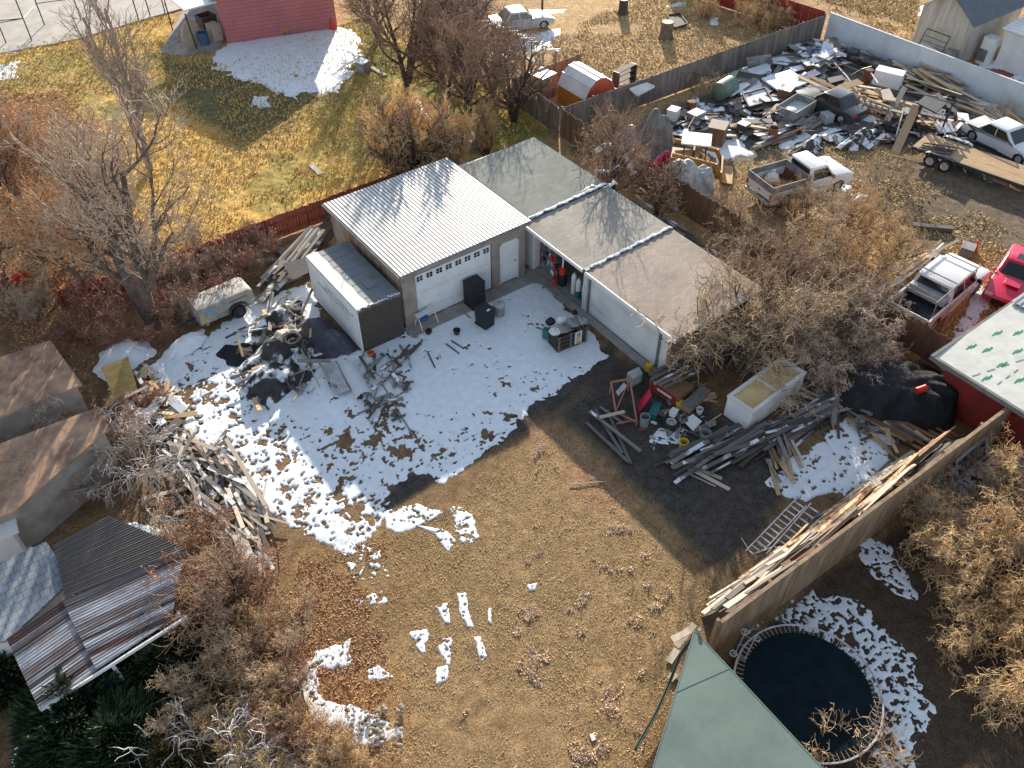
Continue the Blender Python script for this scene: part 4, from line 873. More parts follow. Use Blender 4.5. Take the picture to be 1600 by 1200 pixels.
for px, s, rz, lb in [((1560, 930), 1.05, 0, 'wide golden tangled bush at the right edge below the tan fence'), ((1480, 880), .85, 90, 'golden tangled bush nearest the tan fence'), ((1620, 820), 1.0, 200, 'golden tangled bush cut by the right edge'), ((1600, 1060), .9, 290, 'golden tangled bush lowest at the right edge'), ((1530, 1010), .75, 40, 'golden bush reaching towards the trampoline snow')]:
    plant('scrubgold', 'thicket_bush', lb, 'bush', px, s, rz, 'pale bushes beyond the tan fence')
plant('scrubg', 'thicket_bush', 'grey tangled bush over the thin snow by the red building', 'bush', (1555, 800), .8, 120, 'pale bushes beyond the tan fence')
plant('scrubg', 'shrub', 'grey bush covering the second tan shed roof', 'shrub', (125, 760), .95, 0)
plant('scrubg', 'shrub', 'grey bush between the tan sheds', 'shrub', (90, 650), .7, 90)
plant('scrub', 'shrub', 'bare bush below the second tan roof', 'shrub', (60, 790), .55, 30)
plant('whites', 'shrub', 'bleached white arching bush left of the board heap', 'shrub', (215, 740), .95, 0)
plant('whites', 'shrub', 'bleached white arching branches above the rusty porch', 'shrub', (255, 860), .6, 120)
plant('whites', 'shrub', 'bleached white arching bush at the bottom edge', 'shrub', (350, 1215), .95, 200)
plant('whites', 'shrub', 'bleached white bush beside the bottom edge thicket', 'shrub', (430, 1190), .6, 20)
for px, key, s, rz, lb in [((350, 955), 'leafy', .95, 0, 'brown leaning bush with a dark trunk over the board heap'), ((300, 850), 'leafy', .8, 100, 'brown twiggy bush on the board heap'), ((290, 1000), 'leafy', .8, 200, 'rusty leaved bush at the end of the porch roof'), ((400, 960), 'leafy', .6, 300, 'low rusty bush at the foot of the board heap'), ((460, 1130), 'leafy', .6, 50, 'orange leaved bush beside the ring of snow'), ((440, 1020), 'scrub', .5, 30, 'low tan bush above the ring of snow'), ((400, 1080), 'scrub', .62, 190, 'tan tangled bush left of the ring of snow'), ((330, 1080), 'scrub', .6, 280, 'tan tangled bush right of the junipers'), ((480, 1210), 'scrubgold', .6, 90, 'tan bush at the bottom edge near the snow ring'), ((560, 1230), 'scrubgold', .5, 10, 'low tan bush at the bottom edge'), ((235, 660), 'reds', .6, 10, 'small dark bush behind the yellow panel')]:
    plant(key, 'shrub', lb, 'shrub', px, s, rz)
plant('tallb', 'bare_tree', 'small dark trunked tree at the lower end of the board heap', 'tree', (365, 965), .5, 250)
plant('twig', 'shrub', 'small bare bush at the trampoline rim', 'shrub', (1320, 1195), 1.1, 0)
plant('twig', 'shrub', 'twiggy weeds along the outer side of the tan fence', 'shrub', (1425, 790), .9, 60)
for px, key, s, rz, lb in [((420, 905), 'leafy', .5, 20, 'low rusty bush below the foot of the board heap'), ((465, 965), 'scrub', .38, 60, 'low tan bush on the bare soil left of the snow crumbs'), ((380, 1035), 'scrubgold', .55, 130, 'golden tangle between the brown bush and the snow ring'), ((445, 1080), 'leafy', .5, 180, 'rusty bush touching the left side of the snow ring'), ((520, 1190), 'leafy', .45, 220, 'orange bush under the snow ring at the bottom edge'), ((395, 1140), 'scrubgold', .6, 260, 'golden tangle above the bleached bush'), ((300, 1130), 'scrub', .55, 310, 'tan bush between the juniper and the bleached bush'), ((240, 1010), 'scrubg', .5, 340, 'grey branches over the porch roof end'), ((330, 900), 'scrub', .55, 15, 'tan twiggy bush on the lower board heap'), ((200, 690), 'scrubg', .55, 75, 'grey bush right of the second tan roof'), ((30, 700), 'scrub', .5, 95, 'bare bush over the second tan roof at the left edge'), ((1132, 575), 'scrub', 1.3, 45, 'low grey bush against the garage end wall'), ((1170, 560), 'scrub', 1.15, 200, 'bush hanging over the front garage roof end'), ((1400, 400), 'scrub', .6, 140, 'bush at the far right of the thicket by the track'), ((1330, 600), 'scrubg', .6, 160, 'grey brush over the boards above the black tarp'), ((1230, 330), 'scrubgold', .55, 100, 'golden bush in front of the work truck tailgate'), ((1130, 345), 'scrub', .5, 10, 'small bush at the brown fence end by the truck')]:
    plant(key, 'shrub', lb, 'shrub', px, s, rz)
# tumbleweeds by the red fence
for px, s, lb in [((1098, 28), 1.0, 'round golden tumbleweed left of the red fence'), ((1172, 40), 1.5, 'large golden tumbleweed bush against the red fence'), ((1205, 48), 1.2, 'golden tumbleweed bush at the grey fence corner'), ((1190, 30), 1.3, 'golden tumbleweed bush behind the large one')]:
    plant('scrubgold', 'tumbleweed', lb, 'bush', px, .42 * s, hash(lb[:5]) % 7 * 30 if False else len(lb) * 9, 'golden tumbleweeds by the red fence', sz=.55 * s)
# junipers: many small sprays
def juniper(seed, r, h, n, mat):
    g = np.random.default_rng(seed); th = g.uniform(0, 6.28, n); v = g.uniform(0, 1, n) ** .6; el = g.uniform(0, 1.57, n)
    lump = .7 + .5 * fbm(th * 1.6 + 5, el * 2.6, seed, 3); rad = r * v ** .5 * lump
    X = rad * np.cos(th) * np.cos(el); Y = rad * np.sin(th) * np.cos(el); Z = h * v ** .5 * lump * np.sin(el) + .08
    d = np.stack([np.cos(th) * 1.0, np.sin(th) * 1.0, .5 + np.sin(el)], -1) + g.normal(0, .45, (n, 3)); d /= np.linalg.norm(d, axis=1)[:, None]
    u = np.cross(d, g.normal(0, 1, (n, 3))); u /= np.linalg.norm(u, axis=1)[:, None]
    L_ = g.uniform(.12, .34, n)[:, None]; w = L_ * .16; c = np.stack([X, Y, Z], -1)
    V = np.stack([c - u * w * .4, c + u * w * .4, c + d * L_ * .6 + u * w, c + d * L_ * 1.1], 1).reshape(-1, 3)
    V[:, 2] = np.maximum(V[:, 2], .02); return npmesh('foliage', V, np.arange(n * 4).reshape(-1, 4), mat)
JM = juniper(3, 1.5, 1.7, 16000, MT['juniper']); JB = juniper(4, 1.2, 1.3, 11000, MT['juniper_bronze'])
stm = MB(); 
for k in range(7):
    a = k * .9; stm.tube([(0, 0, 0), (.3 * math.cos(a), .3 * math.sin(a), .4), (.8 * math.cos(a + .3), .8 * math.sin(a + .3), .8)], [.05, .035, .015], 5)
SM = stm.mesh('stem', MT['bark_dark'])
for px, me, s, lb in [((135, 1130), JM, 1.25, 'dark green juniper under the rusty porch roof'), ((200, 1180), JM, 1.1, 'dark green juniper at the bottom edge beside the porch'), ((260, 1060), JM, .9, 'dark green juniper at the end of the porch beam'), ((-12, 1060), JM, 1.0, 'green juniper cut by the left edge'), ((220, 1140), JB, .9, 'bronze green juniper amid the bottom thicket'), ((285, 975), JB, .9, 'bronze juniper above the bottom thicket'), ((330, 1010), JB, .8, 'bronze green juniper with rusty tips beside the brown bush'), ((270, 1200), JB, .9, 'bronze juniper at the bottom edge'), ((100, 1200), JM, .8, 'dark juniper at the bottom edge near the snow')]:
    q = P(*px); t = T('juniper', lb, 'juniper', (q.x, q.y, 0), len(lb)); t.scale = (s, s, s); link('foliage', me, t); link('stem', SM, t)
# ================================================================ VEHICLES
def wheel_mesh(r, w_):
    ty = MB(); ty.lathe((0, 0, 0), [(r * .6, -w_ / 2), (r * .93, -w_ / 2), (r, -w_ * .32), (r, w_ * .32), (r * .93, w_ / 2), (r * .6, w_ / 2), (r * .6, -w_ / 2)], 20)
    ri = MB(); ri.lathe((0, 0, 0), [(0, w_ * .30), (r * .12, w_ * .34), (r * .16, w_ * .26), (r * .46, w_ * .22), (r * .56, w_ * .40), (r * .6, w_ * .46), (r * .6, -w_ * .4), (0, -w_ * .4)], 20)
    for k in range(6):
        a = k * math.pi / 3; ri.box((r * .34 * math.cos(a), r * .34 * math.sin(a), w_ * .27), (r * .4, r * .1, w_ * .12), a)
    for m in (ty, ri): m.v = [(x, -z, y) for x, y, z in m.v]      # axle along y, outer face at -y
    return ty, ri
def wheels(t, xs_, y, r=.36, w_=.22, rim='galv'):
    ty, ri = wheel_mesh(r, w_); a = ty.mesh('wheel', MT['rubber'], True); b = ri.mesh('rim', MT[rim], True)
    for x in xs_:
        for s in (-1, 1):
            o = link('wheel', a, t, (x, s * y, r), (0, 0, 0 if s < 0 else math.pi)); link('rim', b, o)
def side_extrude(mb, poly, y0, y1, inset=.06, shrink=.03, mi=0):
    """extrude a side outline (x, z) across the width with softened outer edges"""
    cx = sum(p[0] for p in poly) / len(poly); cz = sum(p[1] for p in poly) / len(poly)
    def rg(y, k):
        return [(x + (k if x < cx else -k) * (1 if abs(x - cx) > .8 * max(abs(p[0] - cx) for p in poly) else 0), y, z - (k if z > cz else 0)) for x, z in poly]
    mb.loft([rg(y0, shrink), rg(y0 + inset, 0), rg(y1 - inset, 0), rg(y1, shrink)][::1], mi)
def arch(cx, r, zb, n=7):
    """points of a wheel arch from rear to front along the sill"""
    a0 = math.asin(min(.95, max(-.5, (zb - r * .95) / (r * 1.18))))
    return [(cx - r * 1.18 * math.cos(a0 + (math.pi - 2 * a0) * k / n), r * .95 + r * 1.18 * math.sin(a0 + (math.pi - 2 * a0) * k / n)) for k in range(n + 1)]
def quadpanel(mb, A, B, C_, D, u0, u1, v0, v1, off=.008, th=.01):
    """glass on face A-B (bottom) D-C (top), seen from outside with A left"""
    A, B, C_, D = map(Vector, (A, B, C_, D)); n = (B - A).cross(D - A).normalized()
    def q(u, v): return A.lerp(B, u).lerp(D.lerp(C_, u), v) + n * off
    vs = [q(u0, v0), q(u1, v0), q(u1, v1), q(u0, v1)]; mb.add(vs + [p - n * th for p in vs], [(0, 1, 2, 3), (0, 4, 5, 1), (1, 5, 6, 2), (2, 6, 7, 3), (3, 7, 4, 0)])
def cab(t, x0, x1, xr0, xr1, wb, wr, zb, zr, mat, doors=2, pill=.06):
    """greenhouse; x0..x1 at the belt, xr0..xr1 at the roof"""
    mb = MB(); rg = []
    for k, (z, f) in enumerate(((zb - .02, 0), (zb + (zr - zb) * .86, .86), (zr - .015, .97), (zr, 1.0))):
        a = x0 + (xr0 - x0) * f + (.05 if k == 3 else 0); b = x1 + (xr1 - x1) * f - (.05 if k == 3 else 0); w_ = wb + (wr - wb) * f - (.06 if k == 3 else 0)
        c = .10
        rg.append([(a, -w_ / 2 + c, z), (a + c * .6, -w_ / 2, z), (b - c * .6, -w_ / 2, z), (b, -w_ / 2 + c, z), (b, w_ / 2 - c, z), (b - c * .6, w_ / 2, z), (a + c * .6, w_ / 2, z), (a, w_ / 2 - c, z)])
    mb.loft(rg); mb.build('roof', mat, t, smooth=True)
    f = .86; a1 = x0 + (xr0 - x0) * f; b1 = x1 + (xr1 - x1) * f; w1 = wb + (wr - wb) * f; z1 = zb + (zr - zb) * f
    m = MB(); quadpanel(m, (x1, -wb / 2 + .1, zb), (x1, wb / 2 - .1, zb), (b1, w1 / 2 - .1, z1), (b1, -w1 / 2 + .1, z1), .02, .98, .05, .98); m.build('windshield', MT['glass_dark'], t)
    m = MB(); quadpanel(m, (x0, wb / 2 - .1, zb), (x0, -wb / 2 + .1, zb), (a1, -w1 / 2 + .1, z1), (a1, w1 / 2 - .1, z1), .04, .96, .08, .98); m.build('rear_window', MT['glass_dark'], t)
    for s in (-1, 1):
        for k in range(doors):
            m = MB(); u0 = .05 + .9 * k / doors + .02; u1 = .05 + .9 * (k + 1) / doors - .02
            A, B, C_, D = (x0 + .06, s * wb / 2, zb), (x1 - .06, s * wb / 2, zb), (b1 - .06, s * w1 / 2, z1), (a1 + .06, s * w1 / 2, z1)
            if s > 0: A, B, C_, D = B, A, D, C_
            quadpanel(m, A, B, C_, D, u0, u1, .1, .95); m.build('side_window', MT['glass_dark'], t)
def lamps(t, x, y, z, sz, name, mat, side=1):
    for s in (-1, 1):
        m = MB(); m.box((x, s * y, z), sz); m.build(name, mat, t, bevel=.01)
def vehicle_at(name, label, cat, pa, pb, group=None, za=0, zb=0):
    """placed between the rear point pa and front point pb (picture positions of the ground under the middle)"""
    A = P(*pa, za); B = P(*pb, zb); c = (A + B) / 2; d = B - A
    t = T(name, label, cat, (c.x, c.y, 0), math.atan2(d.y, d.x), group); return t, d.length
def sedan(t, L, W, H, mat, low=False, coupe=False, r=.33):
    h = L / 2; zb = .2; belt = H * .62; xf, xr = h - .88, -h + .82
    pl = [(-h + .05, zb + .1)] + arch(xr, r, zb) + arch(xf, r, zb) + [(h - .06, zb + .08), (h, .5), (h - .06, belt - .2), (h - .9, belt - .05), (h * .36, belt), (-h * .62, belt + .02), (-h + .08, belt - .02), (-h, belt - .25)]
    mb = MB(); side_extrude(mb, pl, -W / 2, W / 2, .10, .05); mb.build('body', mat, t, smooth=True)
    if coupe: cab(t, -h * .62, h * .28, -h * .28, h * .02, W - .12, W - .42, belt - .02, H, mat, 1)
    else: cab(t, -h * .66, h * .40, -h * .40, h * .08, W - .10, W - .38, belt - .02, H, mat, 2)
    wheels(t, (xr, xf), W / 2 - .12, r, .2)
    lamps(t, h - .04, W / 2 - .26, .6, (.08, .34, .13), 'headlight', MT['lamp_clear']); lamps(t, -h + .02, W / 2 - .24, belt - .16, (.07, .36, .14), 'tail_light', MT['tail_red'])
    mb = MB(); mb.box((h - .01, 0, .38), (.05, W * .5, .12)); mb.build('grille', MT['black'], t)
    for s in (-1, 1): m = MB(); m.box((h * .26, s * (W / 2 + .06), belt + .06), (.12, .16, .1)); m.build('mirror', mat, t, bevel=.02)
def pickup(t, L, W, H, mat, crew=True, bed=1.9, r=.38, bedmat=None):
    h = L / 2; zb = .35; belt = H * .6; xr = -h + 1.05; xf = h - .95; xb = -h + bed
    pl = [(xb + .02, zb)] + [p for p in arch(xf, r, zb)] + [(h - .05, zb + .1), (h, .62), (h - .05, belt - .14), (h - .35, belt - .04), (h - 1.35, belt + .02), (xb + .02, belt)]
    mb = MB(); side_extrude(mb, pl, -W / 2, W / 2, .12, .06); mb.build('body', mat, t, smooth=True)
    pb = [(-h + .05, zb + .05)] + arch(xr, r, zb) + [(xb, zb), (xb, belt), (-h + .02, belt), (-h, belt - .3)]
    for s in (-1, 1):
        mb = MB(); mb.loft([[(x, s * W / 2, z) for x, z in pb], [(x, s * (W / 2 - .09), z) for x, z in pb]]); mb.build('bed_side', mat, t)
    mb = MB(); mb.box((-h + .04, 0, (belt + .62) / 2 + .02), (.07, W - .2, belt - .6)); tg = mb.build('tailgate', mat, t, bevel=.015)
    mb = MB(); mb.box((-h - .002, 0, belt - .22), (.02, .18, .06)); mb.build('handle', MT['black'], tg)
    mb = MB(); mb.box(((xb - h) / 2 + .02, 0, .66), (bed - .08, W - .18, .05)); mb.box((xb - .03, 0, (.68 + belt) / 2), (.05, W - .2, belt - .68))
    for s in (-1, 1): mb.box((xr, s * (W / 2 - .22), .78), (.8, .24, .22))
    mb.build('bed', bedmat or MT['dark_metal'], t)
    cab(t, xb + .04, h - 1.3, xb + .12, h - 1.95, W - .08, W - .4, belt - .01, H, mat, 2 if crew else 1)
    wheels(t, (xr, xf), W / 2 - .13, r, .25)
    mb = MB(); mb.box((-h - .06, 0, .48), (.12, W - .1, .16)); mb.build('rear_bumper', MT['galv'], t, bevel=.02); mb = MB(); mb.box((h + .03, 0, .48), (.12, W - .1, .18)); mb.build('front_bumper', MT['galv'], t, bevel=.02)
    lamps(t, -h + .01, W / 2 - .07, belt - .24, (.08, .12, .3), 'tail_light', MT['tail_red']); lamps(t, h - .02, W / 2 - .2, .78, (.06, .3, .18), 'headlight', MT['lamp_clear'])
    mb = MB(); mb.box((h - .01, 0, .78), (.05, W * .5, .22)); mb.build('grille', MT['black'], t)
    for x in ([xb + .12, (xb + h - 1.3) / 2 + .05, h - 1.45] if crew else [xb + .12, h - 1.5]):
        for s in (-1, 1): mb = MB(); mb.box((x, s * (W / 2 + .001), (zb + belt) / 2 + .04), (.014, .006, belt - zb - .16)); mb.build('door_gap', MT['black'], t)
    for s in (-1, 1):
        mb = MB(); mb.box(((xb + h - 1.3) / 2, s * (W / 2 + .002), .62), (1.9, .008, .035)); mb.build('side_trim', MT['dark_metal'], t)
    for s in (-1, 1): m = MB(); m.box((h - 1.62, s * (W / 2 + .1), belt + .12), (.1, .2, .2)); m.build('mirror', MT['black'], t, bevel=.02)
# white crew cab pickup with a rack
t, L = vehicle_at('pickup_truck', 'white crew cab pickup with a ladder rack, parked by the red building', 'pickup', (1398, 523), (1512, 427)); 
pickup(t, 5.9, 2.05, 1.85, MT['car_white'], True, 1.85)
mb = MB()
for s in (-1, 1):
    for x in (-2.55, -.75, 1.05): mb.tube([(x, s * .93, 1.05), (x, s * .88, 2.0)], .025, 6)
    mb.tube([(-2.75, s * .9, 2.0), (1.35, s * .9, 2.0)], .03, 6)
for x in (-2.6, -.75, 1.05): mb.tube([(x, -.9, 1.98), (x, .9, 1.98)], .028, 6)
mb.build('ladder_rack', MT['galv_dirty'], t)
mb = MB(); mb.box((-1.15, 0, 1.18), (.5, 1.75, .42)); mb.build('tool_box', MT['galv'], t, bevel=.02)
mb = MB(); rr = random.Random(3)
bag = T('rubbish_bag', 'dark rubbish bag lying in the bed of the white crew cab pickup', 'bag', tuple(t.matrix_basis @ Vector((-2.2, .2, .69))), .3)
mb.lathe((0, 0, 0), [(.0, 0), (.3, .02), (.36, .15), (.25, .3), (.06, .36), (0, .4)], 9); mb.build('sack', MT['tarp_black'], bag, smooth=True); mb = MB(); mb.lathe((0, 0, .36), [(.05, 0), (.02, .05), (.07, .12)], 7); mb.build('knot', MT['tarp_black'], bag)
# pink red coupe
t, L = vehicle_at('sports_car', 'bright pink red two door car at the right edge beside the white pickup', 'car', (1612, 398), (1551, 498)); 
sedan(t, 4.7, 1.86, 1.32, MT['car_pink'], coupe=True)
mb = MB(); mb.box((-.42, 0, 1.325), (.5, .8, .01)); mb.build('sunroof', MT['glass_dark'], t)
mb = MB(); mb.box((1.25, 0, .855), (.5, .7, .05)); mb.build('hood_scoop', MT['car_pink'], t, bevel=.02)
# old white work truck with an open bed
t, L = vehicle_at('work_truck', 'old white work truck with a deep dark open bed above the thicket', 'pickup', (1188, 315), (1300, 282))
pickup(t, 5.6, 2.1, 1.85, MT['car_white'], False, 2.5, bedmat=MT['rust'])
mb = MB()
for s in (-1, 1): mb.box((-1.55, s * 1.04, 1.3), (2.5, .05, .38))
mb.box((-2.8, 0, 1.3), (.05, 2.05, .38)); mb.box((-.32, 0, 1.32), (.05, 2.05, .42)); mb.build('stake_side', MT['galv_dirty'], t)
for i, y in enumerate((-.6, -.3, 0, .3, .6)):
    m = MB(); m.box((.95, y, 1.87), (.08, .05, .04)); m.build('marker_light', MT['black'], t)
bag = T('white_sack', 'crumpled white sack in the bed of the old work truck', 'sack', tuple(t.matrix_basis @ Vector((-1.6, .45, .69))), .5); mb = MB(); mb.lathe((0, 0, 0), [(0, 0), (.34, .02), (.42, .25), (.3, .5), (.08, .6), (0, .68)], 9); mb.build('sack', MT['plastic_white'], bag, smooth=True); mb = MB(); mb.lathe((0, 0, .62), [(.06, 0), (.03, .05), (.1, .14)], 7); mb.build('neck', MT['plastic_white'], bag)
# cars further off
t, L = vehicle_at('sedan_car', 'silver sedan parked in the field beside a snow patch', 'car', (778, 48), (848, 38)); sedan(t, 4.8, 1.82, 1.42, MT['car_silver'])
t, L = vehicle_at('sedan_car', 'dark green grey sedan buried among salvage and boards', 'car', (1330, 190), (1262, 158)); sedan(t, 4.6, 1.8, 1.4, MT['car_dark'])
t, L = vehicle_at('sedan_car', 'white car beside the black iron gate at the right edge', 'car', (1530, 213), (1606, 252)); sedan(t, 4.9, 1.85, 1.42, MT['car_white'])
t, L = vehicle_at('van', 'boxy white van behind the bare trees at the top', 'van', (742, 20), (700, 45))
mb = MB(); side_extrude(mb, [(-2.5, .35), (-1.9, .3), (1.8, .3), (2.5, .35), (2.55, .9), (2.0, 1.15), (1.5, 2.1), (-2.45, 2.15)], -1, 1, .1, .05); mb.build('body', MT['car_white'], t, smooth=True)
wheels(t, (-1.6, 1.6), .9, .35, .22); mb = MB(); quadpanel(mb, (2.0, -.8, 1.16), (2.0, .8, 1.16), (1.55, .75, 2.0), (1.55, -.75, 2.0), 0, 1, 0, 1, .02); mb.build('windshield', MT['glass_dark'], t)
for s in (-1, 1): m = MB(); m.box((.9, s * 1.0, 1.55), (.8, .02, .5)); m.build('side_window', MT['glass_dark'], t)
# ---------------------------------------------------------------- flatbed trailer
t, L = vehicle_at('flatbed_trailer', 'tandem axle flatbed trailer with a fresh plank deck', 'trailer', (1452, 243), (1590, 292)); t.location.z = 0
Lf, Wf = 6.6, 2.1
for k in range(9):
    mb = MB(); y = -Wf / 2 + Wf * (k + .5) / 9; mb.box((0, y, .72), (Lf, Wf / 9 - .012, .05)); mb.build('deck_plank', MT['wood_pale'] if False else MT['wood_tan2'] if 'wood_tan2' in MT else MT['wood_pale'], t)
mb = MB()
for s in (-1, 1): mb.box((0, s * (Wf / 2 + .04), .66), (Lf + .1, .07, .16))
for x in (-3.3, -1.6, 0, 1.6, 3.3): mb.box((x, 0, .6), (.08, Wf, .1))
mb.beam((3.3, -.7, .6), (4.6, 0, .55), .1, .12); mb.beam((3.3, .7, .6), (4.6, 0, .55), .1, .12); mb.build('frame', MT['dark_metal'], t)
wheels(t, (-2.05, -1.2), Wf / 2 + .2, .38, .22)
for s in (-1, 1):
    mb = MB(); pts = [(-2.55, .45), (-2.45, .78), (-2.2, .86), (-1.05, .86), (-.8, .78), (-.7, .45)]
    mb.loft([[(x, s * (Wf / 2 + .08), z), (x, s * (Wf / 2 + .34), z), (x, s * (Wf / 2 + .34), z + .02), (x, s * (Wf / 2 + .08), z + .02)] for x, z in pts]); mb.build('fender', MT['dark_metal'] if s < 0 else MT['galv'], t)
mb = MB()
for s in (0, 1):
    y = -.55 + s * .55
    for d in (0, .38): mb.beam((-2.9, y + d - .8, .80 + s * .03), (-1.3, y + d - .1, .80 + s * .03), .05, .06)
    for k in range(6): u = k / 5; mb.beam((-2.9 + 1.6 * u, y - .8 + .7 * u, .8 + s * .03), (-2.9 + 1.6 * u, y - .42 + .7 * u, .8 + s * .03), .04, .05)
mb.build('ramp', MT['dark_metal'], t)
# black iron gate lying behind the flatbed
def lie(name, label, cat, px, z, ang, tilt=(0, 0), group=None):
    q = P(*px, z); t = T(name, label, cat, (q.x, q.y, z), 0, group); t.rotation_euler = (R(tilt[0]), R(tilt[1]), R(ang)); return t
def wang(a, b, z=0):
    A = P(*a, z); B = P(*b, z); return math.degrees(math.atan2((B - A).y, (B - A).x))
for px, z, lb in [((1548, 212), 1.0, 'black barred iron gate panel standing by the white car'), ((1528, 224), .5, 'black barred iron gate panel leaning lower behind the flatbed')]:
    t = lie('iron_gate', lb, 'gate', px, z, wang((1515, 205), (1575, 232)), (-35, 0)); mb = MB()
    for y in (-.55, .55): mb.box((0, y, 0), (2.6, .05, .05))
    for x in (-1.3, 1.3): mb.box((x, 0, 0), (.05, 1.1, .05))
    mb.build('frame', MT['black'], t); mb = MB()
    for k in range(19): mb.box((-1.17 + k * .13, 0, 0), (.022, 1.05, .022))
    mb.build('bars', MT['black'], t)
# ---------------------------------------------------------------- skid steer loader
t, L = vehicle_at('skid_steer_loader', 'yellow skid steer loader with a pale flat canopy and lowered arms', 'loader', (1062, 268), (1098, 272))
mb = MB(); side_extrude(mb, [(-1.3, .35), (.8, .35), (.9, .7), (.2, 1.1), (-1.25, 1.15)], -.65, .65, .05, .03); mb.build('body', MT['machine_yellow'], t)
mb = MB()
for x, y in ((-.6, -.6), (-.6, .6), (.6, -.6), (.6, .6)): mb.box((x, y, 1.5), (.07, .07, 1.1))
mb.build('cab_frame', MT['dark_metal'], t); mb = MB(); mb.box((0, 0, 2.08), (1.6, 1.4, .08)); mb.build('canopy', MT['paint_white_dirty'], t)
mb = MB(); mb.box((.2, 0, 1.0), (.5, .5, .1)); mb.box((-.05, 0, 1.3), (.1, .5, .5)); mb.build('seat', MT['black'], t)
for s in (-1, 1): mb = MB(); mb.beam((-1.2, s * .82, 1.45), (1.2, s * .82, 1.1), .12, .22); mb.beam((1.2, s * .82, 1.15), (1.65, s * .82, .3), .12, .22); mb.build('lift_arm', MT['machine_yellow'], t)
mb = MB(); mb.loft([[(1.6, y, .1), (2.3, y, .08), (2.3, y, .14), (1.75, y, .16), (1.65, y, .75), (1.55, y, .75)] for y in (-.95, .95)]); mb.build('bucket', MT['machine_yellow'], t)
wheels(t, (-.75, .5), .82, .38, .26, 'machine_yellow')
# orange-brown barn shed
a = P(866, 168); b_ = P(915, 181); t = T('barn_shed', 'small barn shaped shed, orange walls under a curved pale striped roof', 'shed', tuple((P(905, 168))), math.atan2((P(958, 168) - P(912, 182)).y, (P(958, 168) - P(912, 182)).x) - math.pi / 2)
# local: x across the gable (width 2.2), y along its length
gb = P(912, 182); ge = P(957, 166); hb = P(866, 160); W_ = (ge - gb).length; Lg = (hb - gb).length
ux = (ge - gb).normalized(); uy = Vector((-ux.y, ux.x, 0)); t.location = gb; t.rotation_euler = (0, 0, math.atan2(ux.y, ux.x))
prof = [(0, 0), (W_, 0), (W_, 1.15), (W_ * .86, 1.75), (W_ * .66, 2.08), (W_ * .5, 2.15), (W_ * .34, 2.08), (W_ * .14, 1.75), (0, 1.15)]
mb = MB(); mb.loft([[(x, 0, z) for x, z in prof], [(x, Lg, z) for x, z in prof]])
for k in range(1, int(W_ / .16)): mb.bx(k * .16, k * .16 + .02, -.012, 0, .05, 1.3 + .55 * math.sin(math.pi * k * .16 / W_))
MT['barn_red'] = M('barn_red', (.56, .12, .06), (.44, .09, .045), sc=1.5); MT['barn_orange'] = M('barn_orange', (.55, .22, .035), (.42, .16, .03), sc=1.5)
mb.build('wall', MT['barn_red'], t); mb = MB(); mb.bx(-.015, -.002, 0, Lg, .0, 1.12); mb.build('side_panel', MT['barn_orange'], t)
mb = MB(); rp = [(-.08, 1.08)] + [(x, z) for x, z in prof[8:1:-1]] + [(W_ + .08, 1.08)]
rg = []
for y in (-.08, Lg + .08): rg.append([(x, y, z + .02) for x, z in rp] + [(x, y, z + .06) for x, z in rp[::-1]])
mb.loft(rg)
for i in range(1, len(rp) - 1):
    x, z = rp[i]; mb.box((x, Lg / 2, z + .07), (.07, Lg + .14, .025))
mb.build('roof', MT['metal_roof'], t)
# white box truck body beside the block garage
t = T('truck_box', 'long white ribbed truck box with a grey roof and dark boarded front end', 'truck box', (10.95, 26.0, 0), 0)
bx0, bx1, by0, by1, bh = 0, 2.1, .05, 4.75, 2.35
mb = MB(); mb.bx(bx0 + .02, bx1, by0 + .03, by1, .12, bh)
for k in range(24): mb.bx(bx0 - .004, bx0 + .02, .2 + k * .19, .2 + k * .19 + .04, .2, bh - .1)
mb.build('body', MT['paint_white'], t)
mb = MB(); mb.slab([(0, by0, bh + .03), (bx1, by0, bh + .03), (bx1, by1, bh + .03), (0, by1, bh + .03)], .03)
for k in range(8): mb.bx(.66, bx1 - .05, .5 + k * .55, .53 + k * .55, bh + .03, bh + .042)
mb.bx(1.1, 1.5, 1.0, 1.6, bh + .03, bh + .07); mb.build('roof', MT['galv_dirty'] if False else MT['roof_bluegrey'] if 'roof_bluegrey' in MT else MT['galv'], t)
mb = MB(); rg = []
for k in range(16):
    y = by0 - .03 + (by1 - by0 + .04) * k / 15; e = .6 + .03 * math.sin(k * 1.7); rg.append([(-.03, y, bh - .16 + .02 * math.sin(k)), (.02, y, bh + .04), (e, y, bh + .05), (e, y, bh + .034), (0, y, bh - .02)])
mb.loft(rg); mb.build('roof_cover', MT['paint_white'], t)
mb = MB(); mb.bx(.0, bx1, -.02, .05, .02, bh - .05); mb.build('front_board', MT['wood_dark'], t)
mb = MB(); rr = random.Random(4)
for k in range(26): mb.box((.05 + k * .08, -.0 + rr.uniform(-.02, .03), bh - .02 + rr.uniform(-.05, .02)), (.1, .1, rr.uniform(.05, .16)), rr.random())
mb.build('torn_edge', MT['panel_snow'], t)
mb = MB(); mb.bx(-.03, .03, -.03, .03, .02, bh); mb.bx(-.015, 0, .1, by1, bh - .2, bh - .13); mb.bx(-.02, 0, .1, by1, .12, .24); mb.build('corner_rail', MT['paint_white'], t)
mb = MB(); rr = random.Random(9)                         # faint broken lettering, unreadable in the photograph
for row, z in enumerate((1.75, 1.5)):
    x = .5 + row * .5
    while x < 2.9 + row: wl = rr.uniform(.06, .12); mb.bx(-.012, -.006, x, x + wl, z - .05, z + .06); x += wl + rr.uniform(.03, .12)
mb.build('faded_lettering', MT['galv'], t)
